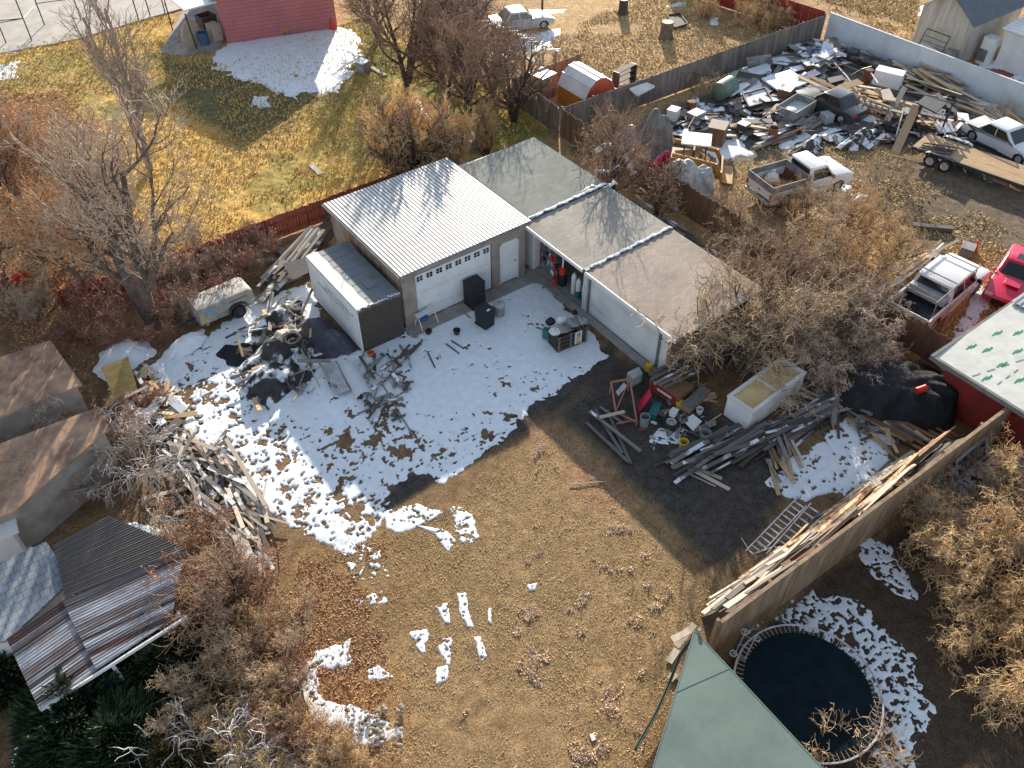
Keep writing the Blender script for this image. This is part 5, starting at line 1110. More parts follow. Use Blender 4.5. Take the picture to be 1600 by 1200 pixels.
# small white utility trailer
t = T('utility_trailer', 'small white enclosed utility trailer with one wheel showing beside the red brush', 'trailer', tuple(P(352, 490)), R(wang((318, 503), (390, 472))))
mb = MB(); side_extrude(mb, [(-1.35, .35), (1.2, .35), (1.35, .6), (1.3, 1.15), (1.1, 1.25), (-1.3, 1.2)], -.6, .6, .08, .04); mb.build('body', MT['trailer_grey'], t, smooth=True)
mb = MB(); mb.bx(-.95, -.55, -.62, -.605, .8, 1.08); mb.build('blue_panel', MT['decal_blue'], t); mb = MB(); mb.bx(-1.3, -1.05, -.625, -.605, .45, .95); mb.build('side_plate', MT['decal_yellow'], t)
mb = MB(); mb.bx(.1, 1.0, -.615, -.605, .92, .99); mb.cyl((.35, -.615, .78), .06, .012, 10, axis='Y'); mb.bx(.48, .7, -.615, -.605, .72, .8); mb.build('side_marking', MT['trim_grey'], t)
wheels(t, (.45,), .66, .33, .2, 'dark_metal'); mb = MB(); mb.loft([[(x, -.62, z), (x, -.8, z), (x, -.8, z + .03), (x, -.62, z + .03)] for x, z in ((.0, .35), (.08, .66), (.3, .76), (.65, .76), (.85, .62), (.92, .35))]); mb.build('fender', MT['dark_metal'], t)
mb = MB(); mb.beam((-1.35, 0, .42), (-2.2, 0, .42), .08, .08); mb.build('tow_bar', MT['dark_metal'], t)
# trampoline
c = (P(1145, 1040, .9) + P(1366, 1110, .9)) / 2; rt = 2.15; c = P(1262, 1078, .9)
t = T('trampoline', 'round trampoline with a black mat lying in the shade behind the tan fence', 'trampoline', (c.x, c.y, 0))
mb = MB(); n = 64; MT['mat_black'] = M('mat_black', (.010, .020, .026), (.007, .012, .015), sc=2, rough=.95, spec=.05)
mb.add([(0, 0, .84)] + [(1.88 * math.cos(6.2832 * k / n), 1.88 * math.sin(6.2832 * k / n), .9) for k in range(n)], [(0, k + 1, (k + 1) % n + 1) for k in range(n)]); mb.build('mat', MT['mat_black'], t)
mb = MB(); mb.tube([(rt * math.cos(6.2832 * k / n), rt * math.sin(6.2832 * k / n), .9) for k in range(n + 1)], .03, 6); mb.build('rim_tube', MT['galv'], t)
mb = MB()
for k in range(84): a = 6.2832 * k / 84; mb.tube([(1.88 * math.cos(a), 1.88 * math.sin(a), .9), (rt * math.cos(a), rt * math.sin(a), .9)], .010, 4)
mb.build('springs', MT['galv'], t)
for k in range(4):
    a = .4 + k * 1.5708; mb = MB(); p0 = Vector((rt * math.cos(a - .2), rt * math.sin(a - .2), 0)); p1 = Vector((rt * math.cos(a + .2), rt * math.sin(a + .2), 0)); z9 = Vector((0, 0, .88))
    mb.tube([p0 + z9, p0 + Vector((0, 0, .03)), p1 + Vector((0, 0, .03)), p1 + z9], .022, 6); mb.build('leg', MT['galv'], t)
# toy pushcart on the rim
q = P(1163, 1012, .95); t = T('pushchair', 'small grey wire pushchair lying on the trampoline rim', 'pushchair', (q.x, q.y, .93), R(20)); mb = MB()
for s in (-.16, .16): mb.tube([(-.4, s, .05), (.1, s, .1), (.35, s, .45)], .014, 5); mb.tube([(-.3, s, .4), (.1, s, .1)], .012, 5)
for x in (-.4, 0, .35): mb.tube([(x, -.16, .1), (x, .16, .1)], .012, 5)
mb.build('frame', MT['galv'], t)
for x, y in ((.45, -.2), (.45, .2), (-.42, .2)):
    mb = MB(); mb.lathe((0, 0, 0), [(.10, -.02), (.12, 0), (.10, .02), (.08, 0), (.10, -.02)], 12); mb.lathe((0, 0, 0), [(0, -.015), (.03, -.015), (.03, .015), (0, .015)], 8); o = mb.build('wheel', MT['galv'], t); o.location = (x, y, .12)
# bent dark gutter pipe beside the hut
t = T('drain_gutter', 'long bent dark gutter lying along the hut edge on the soil', 'gutter', tuple(P(1020, 1110))); o_ = Vector(t.location); mb = MB()
pts = [P(1083, 995, 1.0), P(1062, 1025, .55), P(1045, 1070, .35), P(1025, 1115, .3), P(992, 1172, .25)]
for i in range(len(pts) - 1): mb.beam(pts[i] - o_, pts[i + 1] - o_, .10, .09)
mb.build('channel', MT['dark_metal'], t); mb = MB()
for i in range(len(pts) - 1):
    for s in (-.05, .05): mb.beam(pts[i] - o_ + Vector((s, -s * .3, .06)), pts[i + 1] - o_ + Vector((s, -s * .3, .06)), .018, .05)
mb.build('lip', MT['green_tank'], t)
# ================================================================ BOARDS (every plank of the near heaps is an object)
BM = {}
def board_mesh(mk):
    if mk not in BM:
        L_ = []
        for v in range(3):
            rr = random.Random(len(BM) * 7 + v); mb = MB(); n = 5; rg = []
            bow = rr.uniform(-.012, .012)
            for k in range(n + 1):
                u = k / n - .5; e = .5 + (rr.uniform(-.06, .04) if v == 2 and k in (0, n) else 0); dz = bow * math.cos(u * 3.14) * 8
                rg.append([(u, -.5, -.5 + dz), (u, e, -.5 + dz), (u, e, .5 + dz), (u, -.5, .5 + dz)])
            mb.loft(rg); L_.append(mb.mesh('wooden_board', MT[mk]))
        BM[mk] = L_
    return BM[mk]
WORD = {'wood_grey': 'weathered grey', 'wood_tan': 'tan', 'wood_pale': 'pale', 'wood_brown': 'brown', 'wood_dark': 'dark rotten', 'wood_snow': 'snow dusted grey', 'panel_snow': 'snow dusted'}
NB = 0
def board(c, ang, L, w_, th, mk, label, group, tilt=0, roll=0, name='wooden_board', cat='board'):
    global NB; NB += 1
    o = link(name, random.choice(board_mesh(mk))); o.location = c; o.rotation_euler = (roll, tilt, ang); o.scale = (L, w_, th)
    return tag(o, label, cat, group)
def heap(where, group, poly, d, n, L=(1, 3), w_=(.09, .24), th=(.025, .05), mats=('wood_grey',), spread=.15, hz=.35, zf=None, rnd=.0, tl=.06, seed=0):
    rr = random.Random(seed or len(where)); pl = gpoly(poly); A = np.array(pl); x0, y0 = A.min(0); x1, y1 = A.max(0); a0 = R(wang(*d)); k = 0; tries = 0
    while k < n and tries < 9000:
        tries += 1
        x, y = rr.uniform(x0, x1), rr.uniform(y0, y1); s = float(sdist(np.array([x]), np.array([y]), pl)[0])
        if s < .05: continue
        mk = rr.choice(mats); l_ = rr.uniform(*L); z = (k / n) * hz * min(1, s * 1.2 + .25) + .03
        if zf: z = zf(x, y, k / n)
        a = a0 + rr.gauss(0, spread) + (rr.uniform(-1.57, 1.57) if rr.random() < rnd else 0)
        sz = 'long' if l_ > L[0] + .6 * (L[1] - L[0]) else ('short' if l_ < L[0] + .3 * (L[1] - L[0]) else 'medium')
        board((x, y, z), a, l_, rr.uniform(*w_), rr.uniform(*th), mk, f'{sz} {WORD[mk]} board {where}', f'{sz} {WORD[mk]} boards {where}', rr.gauss(0, tl), rr.gauss(0, .12)); k += 1
def line(a, b, w_, th, mk, label, z=.04, z2=None, name='wooden_board', cat='board', group=None, roll=0):
    A = P(*a, z); B = P(*b, z if z2 is None else z2); d = B - A
    return board((A + B) / 2, math.atan2(d.y, d.x), d.length, w_, th, mk, label, group, -math.asin(max(-1, min(1, d.z / d.length))), roll, name, cat)
heap('in the big heap at the left of the yard', '', [(255, 705), (300, 685), (345, 690), (400, 770), (442, 830), (425, 885), (370, 895), (310, 830), (270, 780)], ((300, 700), (400, 850)), 135, (.8, 2.5), (.06, .17), (.02, .04), ('wood_pale', 'wood_snow', 'wood_grey', 'wood_snow', 'wood_dark', 'wood_pale'), .4, .4, rnd=.2, tl=.04, seed=5)
line((350, 680), (415, 790), .16, .05, 'wood_pale', 'long pale board laid straight along the snow side of the left heap', .3)
line((372, 835), (395, 890), .45, .04, 'paint_white' if False else 'wood_pale', 'wide pale door like board at the foot of the left heap', .35)
for i, (a, b, mk, w_, lb, z) in enumerate([((921, 642), (1001, 705), 'wood_snow', .13, 'long grey board crossing on top of the small pile by the red steel frame', .2), ((916, 660), (982, 722), 'wood_grey', .12, 'grey board under the crossing board, its end lowest in the small pile', .08), ((930, 640), (972, 708), 'wood_grey', .12, 'grey board leaning left in the small pile by the red steel frame', .1), ((948, 640), (985, 724), 'wood_grey', .14, 'wide grey board running under the small pile towards the shade', .05), ((937, 652), (976, 643), 'wood_pale', .14, 'short clean pale board on top of the small pile', .3), ((938, 636), (974, 662), 'wood_grey', .1, 'short grey board at the top of the small pile', .1), ((950, 690), (970, 708), 'wood_grey', .09, 'short stub board at the left of the small pile', .04)]):
    line(a, b, w_, .05, mk, lb, z)
for a, b, lb in [((1074, 730), (1140, 765), 'lowest pale board on the dark soil below the lumber'), ((1076, 727), (1128, 748), 'pale board above the lowest one on the dark soil'), ((1072, 738), (1118, 760), 'thin pale batten beside the two boards on the dark soil')]: line(a, b, .16 if 'batten' not in lb else .06, .04, 'wood_pale', lb)
heap('in the long heap below the old freezer', '', [(1068, 705), (1110, 680), (1180, 690), (1290, 615), (1315, 632), (1300, 660), (1200, 708), (1150, 722), (1085, 735)], ((1075, 735), (1300, 622)), 78, (1.6, 4.2), (.09, .22), (.03, .05), ('wood_grey', 'wood_grey', 'wood_snow', 'wood_dark'), .13, .6, seed=8)
heap('standing fanned at the end of the long heap', '', [(1188, 690), (1228, 672), (1245, 700), (1245, 740), (1205, 752)], ((1200, 690), (1218, 745)), 16, (1.2, 1.9), (.09, .16), (.03, .05), ('wood_tan', 'wood_pale', 'wood_grey', 'wood_brown'), .12, .5, seed=9)
heap('in the row above the smooth snow patch', '', [(1298, 622), (1325, 618), (1480, 700), (1470, 722), (1430, 712), (1340, 660)], ((1300, 625), (1460, 715)), 20, (1.4, 3.8), (.1, .2), (.03, .05), ('wood_tan', 'wood_brown', 'wood_brown', 'wood_grey'), .08, .35, seed=10)
heap('sticking out below the black tarp heap', '', [(1400, 660), (1450, 650), (1500, 690), (1490, 712), (1430, 706)], ((1410, 665), (1480, 705)), 14, (.9, 2.0), (.1, .2), (.03, .05), ('wood_tan', 'wood_brown', 'wood_brown'), .1, .45, seed=11)
def zfence(x, y, u): return max(.05, min(1.72, 1.85 - (y - 6.85) * .9 - (1 - u) * .5))
pfz = lambda pts: pts
def heap_world(where, x0, x1, n, seed, mats):
    rr = random.Random(seed)
    for k in range(n):
        u = k / n; L_ = rr.uniform(1.6, 4.4); x = rr.uniform(x0 + L_ * .4, x1 - L_ * .4); s = rr.random(); y = 6.95 + (1 - s) * 1.25; z = .3 + s * 2.0 + rr.uniform(-.1, .15); mk = rr.choice(mats)
        sz = 'long' if L_ > 3.3 else ('short' if L_ < 2.4 else 'medium')
        board((x, y, z), rr.gauss(0, .06), L_, rr.uniform(.08, .24), rr.uniform(.025, .06), mk, f'{sz} {WORD[mk]} board {where}', f'{sz} {WORD[mk]} boards {where}', rr.gauss(0, .03), -.55 + rr.gauss(0, .2))
heap_world('stacked against the yard side of the tan fence', 13.4, 25.8, 86, 3, ('wood_pale', 'wood_tan', 'wood_pale', 'wood_grey', 'wood_brown', 'wood_tan'))
mb = MB(); mb.loft([[(x, 6.82, 0), (x, 8.0, 0), (x, 7.5, .95 + .1 * math.sin(x * 2)), (x, 6.82, 2.0 + .08 * math.sin(x * 1.3))] for x in np.arange(13.6, 25.6, .6)]); tag(mb.build('scrap_mound', MT['wood_dark']), 'low mound of dark scrap wood under the boards along the tan fence', 'scrap', kind='stuff')
for a, b, lb in [((1050, 1000), (1078, 985), 'short pale board end at the fence corner by the hut roof'), ((1056, 1010), (1085, 975), 'pale board ending beside the hut roof corner'), ((1045, 1035), (1058, 1015), 'small pale offcut beside the bent gutter'), ((1046, 1062), (1056, 1052), 'smallest pale offcut beside the bent gutter')]: line(a, b, .22, .04, 'wood_pale', lb, .5 if 'offcut' not in lb else .05)
# leaning lumber left of the block garage
rr = random.Random(21)
for k in range(13):
    x = 418 + k * 3.5 + rr.uniform(-3, 3); line((x - 8, 432 + rr.uniform(-6, 8)), (480 + k * 2.2, 358 + rr.uniform(-6, 6)), .14, .05, rr.choice(['wood_grey', 'wood_pale', 'wood_snow']), f'leaning {"long" if k % 2 else "longer"} grey board left of the block garage', .15 + .03 * k, .9 + .03 * k, group=f'leaning {"long" if k % 2 else "longer"} grey boards left of the block garage')
heap('in the dark heap behind the truck box', '', [(405, 450), (480, 375), (520, 345), (528, 385), (480, 420), (440, 470)], ((420, 450), (510, 370)), 26, (1, 2.6), (.12, .4), (.03, .06), ('wood_grey', 'wood_dark', 'wood_snow'), .4, .9, rnd=.2, seed=14)
heap('in the tangle below the truck box', '', [(560, 560), (610, 540), (650, 550), (610, 650), (590, 660), (565, 610)], ((570, 600), (625, 545)), 16, (.6, 1.7), (.06, .14), (.03, .05), ('wood_grey', 'wood_dark', 'wood_snow'), .5, .3, rnd=.3, seed=15)
for i, (a, b, lb) in enumerate([((598, 598), (660, 532), 'long thin dark batten across the snow below the truck box'), ((625, 560), (658, 534), 'short dark batten beside the long one on the snow'), ((668, 550), (680, 575), 'short stick on the snow, left of a pair'), ((697, 537), (718, 553), 'short stick on the snow, right of a pair'), ((705, 532), (725, 545), 'crooked stick farthest right on the snow'), ((640, 515), (735, 470), 'long plank lying along the white roll door'), ((645, 505), (690, 482), 'plank end by the white folding frame'), ((713, 478), (735, 497), 'thin stick leaning by the black cabinet'), ((645, 680), (596, 598), 'thin pole in the tangle below the truck box')]): line(a, b, .05 if 'plank' not in lb else .14, .04, 'wood_dark' if i < 5 else 'wood_grey', lb)
# lumber stack by the pickup
heap('in the stack beside the white pickup', '', [(1345, 455), (1440, 398), (1478, 388), (1462, 405), (1380, 468), (1352, 466)], ((1352, 462), (1466, 390)), 26, (1.8, 3.6), (.1, .2), (.03, .05), ('wood_pale', 'wood_pale', 'wood_tan'), .10, .7, seed=17)
heap('leaning in the thicket above the freezer', '', [(1215, 505), (1262, 500), (1300, 560), (1250, 555)], ((1220, 505), (1285, 565)), 11, (2.2, 3.0), (.09, .14), (.03, .05), ('wood_pale', 'wood_grey'), .07, .8, seed=18)
heap('stacked in rows against the back of the garages', '', [(1000, 318), (1045, 345), (1110, 395), (1090, 400), (1030, 372), (985, 330)], ((1000, 325), (1100, 395)), 16, (1.8, 3.4), (.12, .2), (.04, .06), ('wood_grey', 'wood_snow', 'wood_dark'), .05, .7, seed=19)
line((1432, 165), (1398, 240), .5, .1, 'wood_tan', 'long thick tan timber beam leaning beside the flatbed', 1.4, .1)
line((1425, 352), (1488, 358), .3, .22, 'wood_grey', 'short log lying on the bare ground of the salvage yard', .15)
line((1250, 340), (1282, 324), .12, .08, 'wood_pale', 'pale post lying in the thicket below the work truck', 1.0)
# ================================================================ TARPS AND HEAPS
def tarp(name, label, cat, px, rx, ry, h, ang, mat, seed=1, peaks=((0, 0, 1),), fold=.12, flat=0, n=44, parts=None):
    q = P(*px); t = T(name, label, cat, (q.x, q.y, 0), R(ang)); g = np.linspace(-1, 1, n); X, Y = np.meshgrid(g, g)
    th = np.arctan2(Y, X); rr_ = np.sqrt(X ** 2 + Y ** 2); ed = 1 + .12 * np.sin(th * 3 + seed) + .08 * np.sin(th * 7 + seed * 2)
    Z = np.zeros_like(X)
    for (a, b, k) in peaks: Z = np.maximum(Z, k * np.exp(-(((X - a) ** 2 + (Y - b) ** 2) / (.22 if not flat else .5)) ** (1.2 if not flat else 2.2)))
    Z = Z * h + fold * h * (fbm(X * 3 + seed, Y * 3, seed, 4) - .5) * 2 * np.clip(1.2 - rr_, 0, 1) + .07 * np.sin(th * 11 + seed + 3 * rr_) * h * np.exp(-((rr_ - .65) / .25) ** 2)
    m = np.clip((ed - rr_) * 6, 0, 1); Z = np.maximum(Z * m, 0) + .03 * m + .02
    idx = np.arange(n * n).reshape(n, n); F = np.stack([idx[:-1, :-1], idx[:-1, 1:], idx[1:, 1:], idx[1:, :-1]], -1).reshape(-1, 4); F = F[(m.ravel()[F] > .01).all(1)]
    o = link('sheet', npmesh('sheet', np.stack([X * rx, Y * ry, Z], -1).reshape(-1, 3), F, MT[mat], True), t)
    o.parent = None; o.location = t.location; o.rotation_euler = t.rotation_euler; o.name = name; o.data.name = name; tag(o, label, cat); bpy.data.objects.remove(t); return o
    mb = MB(); e = [(rx * .97 * math.cos(a) * (1 + .12 * math.sin(a * 3 + seed) + .08 * math.sin(a * 7 + seed * 2)), ry * .97 * math.sin(a) * (1 + .12 * math.sin(a * 3 + seed) + .08 * math.sin(a * 7 + seed * 2)), .05) for a in np.linspace(0, 6.283, 40)]
    mb.tube(e, .025, 5); mb.build('hem', MT[mat], t); return t
tarp('tarp_covered_heap', 'heap under a large black sheet patched with snow, carrying a tyre', 'tarp', (440, 575), 2.25, 1.7, 1.05, 20, 'tarp_blackp', 3, ((.2, .3, 1), (-.4, -.1, .7)), .2)
tarp('tarp_covered_heap', 'dark purplish tarp heap close beside the truck box', 'tarp', (505, 530), 1.1, 1.7, .85, 10, 'tarp_slate', 5, ((0, .2, 1), (.1, -.4, .85)), .15)
tarp('tarp_covered_heap', 'dark snow flecked tarp heap behind the tyre', 'tarp', (440, 500), 1.5, 1.1, .7, 30, 'tarp_blackp', 7, ((0, 0, 1), (-.5, .2, .8)), .25)
tarp('sunlit_tarp_part', 'tan grey sunlit part of the large black sheet under the tyre', 'sheet', (447, 552), .95, .6, 1.16, 20, 'wood_pale', 4, ((0, 0, 1), (.5, .2, .85)), .12, 1)  # pale sheet added to stand in for the tarp's sunlit part
tarp('tarp_covered_heap', 'small black tarp scraps at the left of the large black sheet', 'tarp', (375, 555), .8, 1.0, .25, 30, 'tarp_black', 9, ((0, 0, 1),), .4)
tarp('tarp_covered_heap', 'big black tarp heap beside the red building', 'tarp', (1400, 628), 2.7, 1.8, 1.3, -35, 'tarp_black', 11, ((-.2, .1, 1), (.3, -.1, .95), (0, .4, .8)), .14, 1)
tarp('tarp_covered_heap', 'tall dark grey tarp cone by the grey fence', 'tarp', (1018, 228), 1.4, 1.4, 2.3, 0, 'tarp_grey', 13, ((0, 0, 1), (.3, -.2, .8)), .1)
tarp('tarp_covered_heap', 'pale silver tarp heap left of the tall dark cone', 'tarp', (982, 232), 1.3, 1.3, 1.5, 40, 'tarp_silver', 15, ((0, 0, 1), (-.3, .3, .7)), .15)
tarp('tarp_covered_heap', 'tall silver and black tarp draped over a machine by the brown fence', 'tarp', (1070, 312), 1.25, 1.7, 2.2, 60, 'tarp_silver', 17, ((0, .25, 1), (.1, -.35, .75)), .12, 1)
tarp('tarp_covered_heap', 'dark tarp skirt between the silver tarp and the fence', 'tarp', (1040, 290), 1.2, 1.3, 1.1, 20, 'tarp_grey', 19, ((0, 0, 1),), .2)
tarp('red_sheet', 'bright pinkish red cloth sheet spread between the tarps', 'sheet', (1025, 262), 1.7, .7, .7, 10, 'car_pink', 21, ((.4, 0, 1), (-.4, 0, .5)), .3)
tarp('snowy_tarp', 'pale blue tarp with a dusting of snow below the work truck', 'tarp', (1338, 322), 1.3, .8, .5, 10, 'tarp_silver', 23, ((0, 0, 1),), .2, 1)
tarp('tarp_covered_heap', 'black tarp with snow streaks below the dark wrecked car', 'tarp', (1345, 218), 2.2, .9, .6, 5, 'tarp_blackp', 25, ((0, 0, 1), (-.5, 0, .8)), .3)
tarp('tarp_covered_heap', 'grey snow patched tarp in front of the silver boards', 'tarp', (1262, 232), 1.7, .8, .5, 15, 'tarp_blackp', 27, ((0, 0, 1), (.5, 0, .8)), .3)
tarp('snow_covered_platform', 'flat snow topped platform under the red brush', 'platform', (192, 560), 1.35, 1.1, .45, 20, 'snow_solid', 29, ((0, 0, 1),), .1, 1)
tarp('snow_covered_platform', 'narrower snow topped platform left of the white trailer', 'platform', (290, 542), 1.25, .6, .4, 20, 'snow_solid', 31, ((0, 0, 1),), .1, 1)
# stones as single objects on the heap
for k in range(60):
    rr = random.Random(k); q = P(545 + rr.random() * 85, 1105 + rr.random() * 65, .0)
    if k == 0:
        mb = MB(); mb.lathe((0, 0, 0), [(0, -.06), (.07, -.05), (.10, 0), (.075, .05), (0, .07)], 7); st0 = mb.build('stone', MT['concrete']); tag(st0, 'fist sized grey stone in the rock heap by the ring of snow', 'stone', 'stones of the rock heap'); st0.location = (q.x, q.y, .05)
    else: o = dup(st0, loc=(q.x, q.y, .02 + rr.random() * .07), rz=rr.random() * 6, scale=rr.uniform(.4, .9))
# ================================================================ PANELS, BOXES, CONTAINERS
def panel(name, label, cat, corners, zs, mat, th=.05, frame=None):
    tp = [P(x, y, z) for (x, y), z in zip(corners, zs)]; ar = sum(tp[i].x * tp[(i + 1) % len(tp)].y - tp[(i + 1) % len(tp)].x * tp[i].y for i in range(len(tp)))
    if ar < 0: tp = tp[::-1]
    mb = MB(); mb.slab(tp, th)
    if frame:
        c = sum(tp, Vector()) / len(tp); t = T(name, label, cat, (c.x, c.y, min(p.z for p in tp) - th)); mb.build('sheet', MT[mat], t, True); mb = MB()
        for i in range(len(tp)): mb.beam(tp[i] + Vector((0, 0, .04)), tp[(i + 1) % len(tp)] + Vector((0, 0, .04)), .09, .1)
        mb.build('frame', MT[frame], t, True); return t
    return tag(mb.build(name, MT[mat]), label, cat)
def box_thing(name, label, cat, px, size, ang, mat, z=0, lid=None, taper=1, open_=False, inner=None, lidover=.02):
    q = P(*px, z); t = T(name, label, cat, (q.x, q.y, z), R(ang)); a, b, h = size
    if open_:
        w_ = .05; mb = MB(); mb.bx(-a / 2, a / 2, -b / 2, -b / 2 + w_, 0, h); mb.bx(-a / 2, a / 2, b / 2 - w_, b / 2, 0, h); mb.bx(-a / 2, -a / 2 + w_, -b / 2 + w_, b / 2 - w_, 0, h); mb.bx(a / 2 - w_, a / 2, -b / 2 + w_, b / 2 - w_, 0, h); mb.build('body', MT[mat], t)
        mb = MB(); mb.bx(-a / 2 + w_, a / 2 - w_, -b / 2 + w_, b / 2 - w_, .01, h * .55); mb.build('contents', MT[inner or mat], t)
    else:
        mb = MB(); mb.box((0, 0, h / 2), (a, b, h), taper=taper); mb.build('body', MT[mat], t, bevel=.015)
        mb = MB(); mb.box((0, 0, h + .02), (a * taper + lidover * 2, b * taper + lidover * 2, .04)); mb.build('lid', MT[lid or mat], t, bevel=.01)
    return t
def drum(name, label, cat, px, r, h, mat, z=0, r2=None, tilt=(0, 0, 0), rim=None, lid=False, inner='black', n=20):
    q = P(*px, z); t = T(name, label, cat, (q.x, q.y, z)); t.rotation_euler = tuple(R(a) for a in tilt); r2 = r if r2 is None else r2
    mb = MB(); pf = [(0, 0), (r, 0), (r * .5 + r2 * .5, h / 2), (r2, h)] + ([(0, h + .02)] if lid else [(r2 * .93, h), (r * .9, h * .25), (0, h * .25)])
    mb.lathe((0, 0, 0), pf, n); mb.build('body', MT[mat], t, smooth=True)
    mb = MB(); mb.lathe((0, 0, 0), [(r2 * .96, h - .03), (r2 * 1.05, h - .02), (r2 * 1.05, h + .01), (r2 * .94, h + .015), (r2 * .94, h - .03)], n); mb.build('rim', MT[rim or mat], t)
    if not lid:
        mb = MB(); mb.lathe((0, 0, 0), [(0, h * .28), (r * .88, h * .28), (r * .88, h * .3), (0, h * .3)], n); mb.build('contents', MT[inner], t)
    return t
GA = 0
# beside the roll door
t = box_thing('tall_cabinet', 'tall black cabinet standing in front of the white roll door', 'cabinet', (742, 476), (.78, .66, 1.35), 2, 'black')
for s in (-1, 1): m = MB(); m.box((s * .19, -.335, .68), (.37, .015, 1.28)); m.build('door', MT['black'], t)
t = box_thing('wheeled_bin', 'black wheeled bin with a white sticker in front of the tall black cabinet', 'bin', (758, 508), (.55, .62, .95), 10, 'black', taper=1.18)
mb = MB(); mb.box((.02, -.22, 1.0), (.18, .1, .006)); mb.build('sticker', MT['paint_white'], t)
for s in (-1, 1): mb = MB(); mb.cyl((s * .25 - .03, .3, .1), .1, .06, 12, axis='X'); mb.build('wheel', MT['rubber'], t)
t = drum('metal_bin', 'grey round metal bin with a lid beside the black wheeled bin', 'bin', (780, 492), .24, .62, 'galv_dirty', r2=.28, lid=True); mb = MB(); mb.lathe((0, 0, .62), [(.30, 0), (.29, .04), (.1, .1), (0, .11)], 20); mb.build('lid', MT['galv'], t, smooth=True); mb = MB(); mb.tube([(-.07, 0, .72), (-.05, 0, .78), (.05, 0, .78), (.07, 0, .72)], .012, 5); mb.build('handle', MT['dark_metal'], t)
drum('bucket', 'blue barrel behind the white folding frame', 'barrel', (660, 500), .24, .62, 'blue', r2=.26, inner='black')
drum('black_tub', 'black tub against the garage corner pillar', 'tub', (653, 492), .26, .8, 'black', r2=.3)
q = P(666, 508); t = T('folding_frame', 'white folding trestle frame by the garage corner pillar', 'trestle', (q.x, q.y, 0), R(8)); mb = MB(); mb.box((0, 0, .78), (1.0, .3, .03)); mb.build('top', MT['paint_white'], t)
for x in (-.45, .45):
    for s in (-1, 1): mb = MB(); mb.tube([(x, s * .05, .76), (x + .03, s * .3, 0)], .018, 6); mb.build('leg', MT['paint_white'], t)
t = drum('flower_pot', 'small orange clay pot in the tangle at the truck box foot', 'pot', (580, 556), .12, .22, 'orange', r2=.15)
box_thing('black_box', 'small black box sitting on the snow left of the wheeled bin', 'box', (670, 521), (.22, .2, .18), 20, 'black')
drum('wire_planter', 'small dark wire planter on the snow', 'planter', (714, 522), .12, .25, 'dark_metal', r2=.16)
# crate load near the garage door
t = T('crate_load', 'wooden slatted crate heaped with bags, a yellow printed notice on its side', 'crate', tuple(P(886, 535)), R(wang((865, 551), (917, 530)) ))
mb = MB()
for z in (.12, .34, .56, .78):
    for y in (-.38, .38): mb.box((0, y, z), (1.5, .03, .15))
    for x in (-.75, .75): mb.box((x, 0, z), (.03, .75, .15))
mb.build('slats', MT['wood_dark'], t); mb = MB()
for x in (-.7, -.1, .35, .72):
    for y in (-.41, .41): mb.box((x, y, .45), (.1, .03, .9))
mb.build('uprights', MT['wood_grey'], t); mb = MB(); mb.box((0, 0, .06), (1.5, .75, .05)); mb.build('base', MT['wood_grey'], t)
mb = MB(); mb.box((.28, -.437, .5), (.36, .012, .66)); pn = mb.build('notice', MT['paint_white'], t)
mb = MB(); mb.box((.28, -.446, .52), (.27, .006, .12), rot=Matrix.Rotation(R(-18), 3, 'Y')); mb.box((.28, -.446, .36), (.2, .006, .1), rot=Matrix.Rotation(R(-18), 3, 'Y')); mb.build('yellow_print', MT['yellow'], pn)
mb = MB()
for k, z in enumerate((.76, .70, .27, .22)): mb.box((.28, -.446, z), (.26 - .05 * (k % 2), .006, .022))
mb.box((.28, -.446, .64), (.2, .006, .04), rot=Matrix.Rotation(R(-18), 3, 'Y')); mb.build('dark_print', MT['black'], pn)
def sack(label, px, z, r, mat, sx=1.2, ang=0, name='filled_bag'):
    q = P(*px, z); t = T(name, label, 'bag', (q.x, q.y, z), R(ang)); t.scale = (sx, 1, 1); mb = MB(); mb.lathe((0, 0, 0), [(0, 0), (r * .8, .02), (r, r * .35), (r * .8, r * .75), (r * .25, r), (0, r * 1.02)], 10)
    rr = random.Random(int(px[0])); mb.v = [(x * (1 + rr.uniform(-.12, .12)), y * (1 + rr.uniform(-.12, .12)), zz * (1 + rr.uniform(-.15, .15))) for x, y, zz in mb.v]; mb.build('sack', MT[mat], t, smooth=True); mb = MB(); mb.lathe((r * .1, 0, r * .95), [(r * .18, 0), (r * .08, .03), (r * .22, .09)], 6); mb.build('knot', MT[mat], t)
for lb, px, z, r, mk in [('grey bag on the crate load nearest the white door', (908, 503), .85, .3, 'galv_dirty'), ('grey bag in the middle of the crate load', (893, 508), .85, .3, 'grey_plastic'), ('grey bag on the front of the crate load', (880, 516), .85, .28, 'galv_dirty'), ('white bag across the back of the crate load', (878, 502), .88, .26, 'plastic_white'), ('pale bag at the left end of the crate load', (868, 520), .8, .26, 'plastic_white'), ('black bag at the left rear of the crate load', (860, 505), .8, .22, 'black'), ('small black bag on top of the crate load at its right end', (898, 490), .95, .15, 'black')]: sack(lb, px, z, r, mk, 1.25, len(lb) * 17)
t = box_thing('teal_case', 'teal case hanging at the left end of the crate load', 'case', (855, 528), (.25, .4, .45), 25, 'teal', .1)
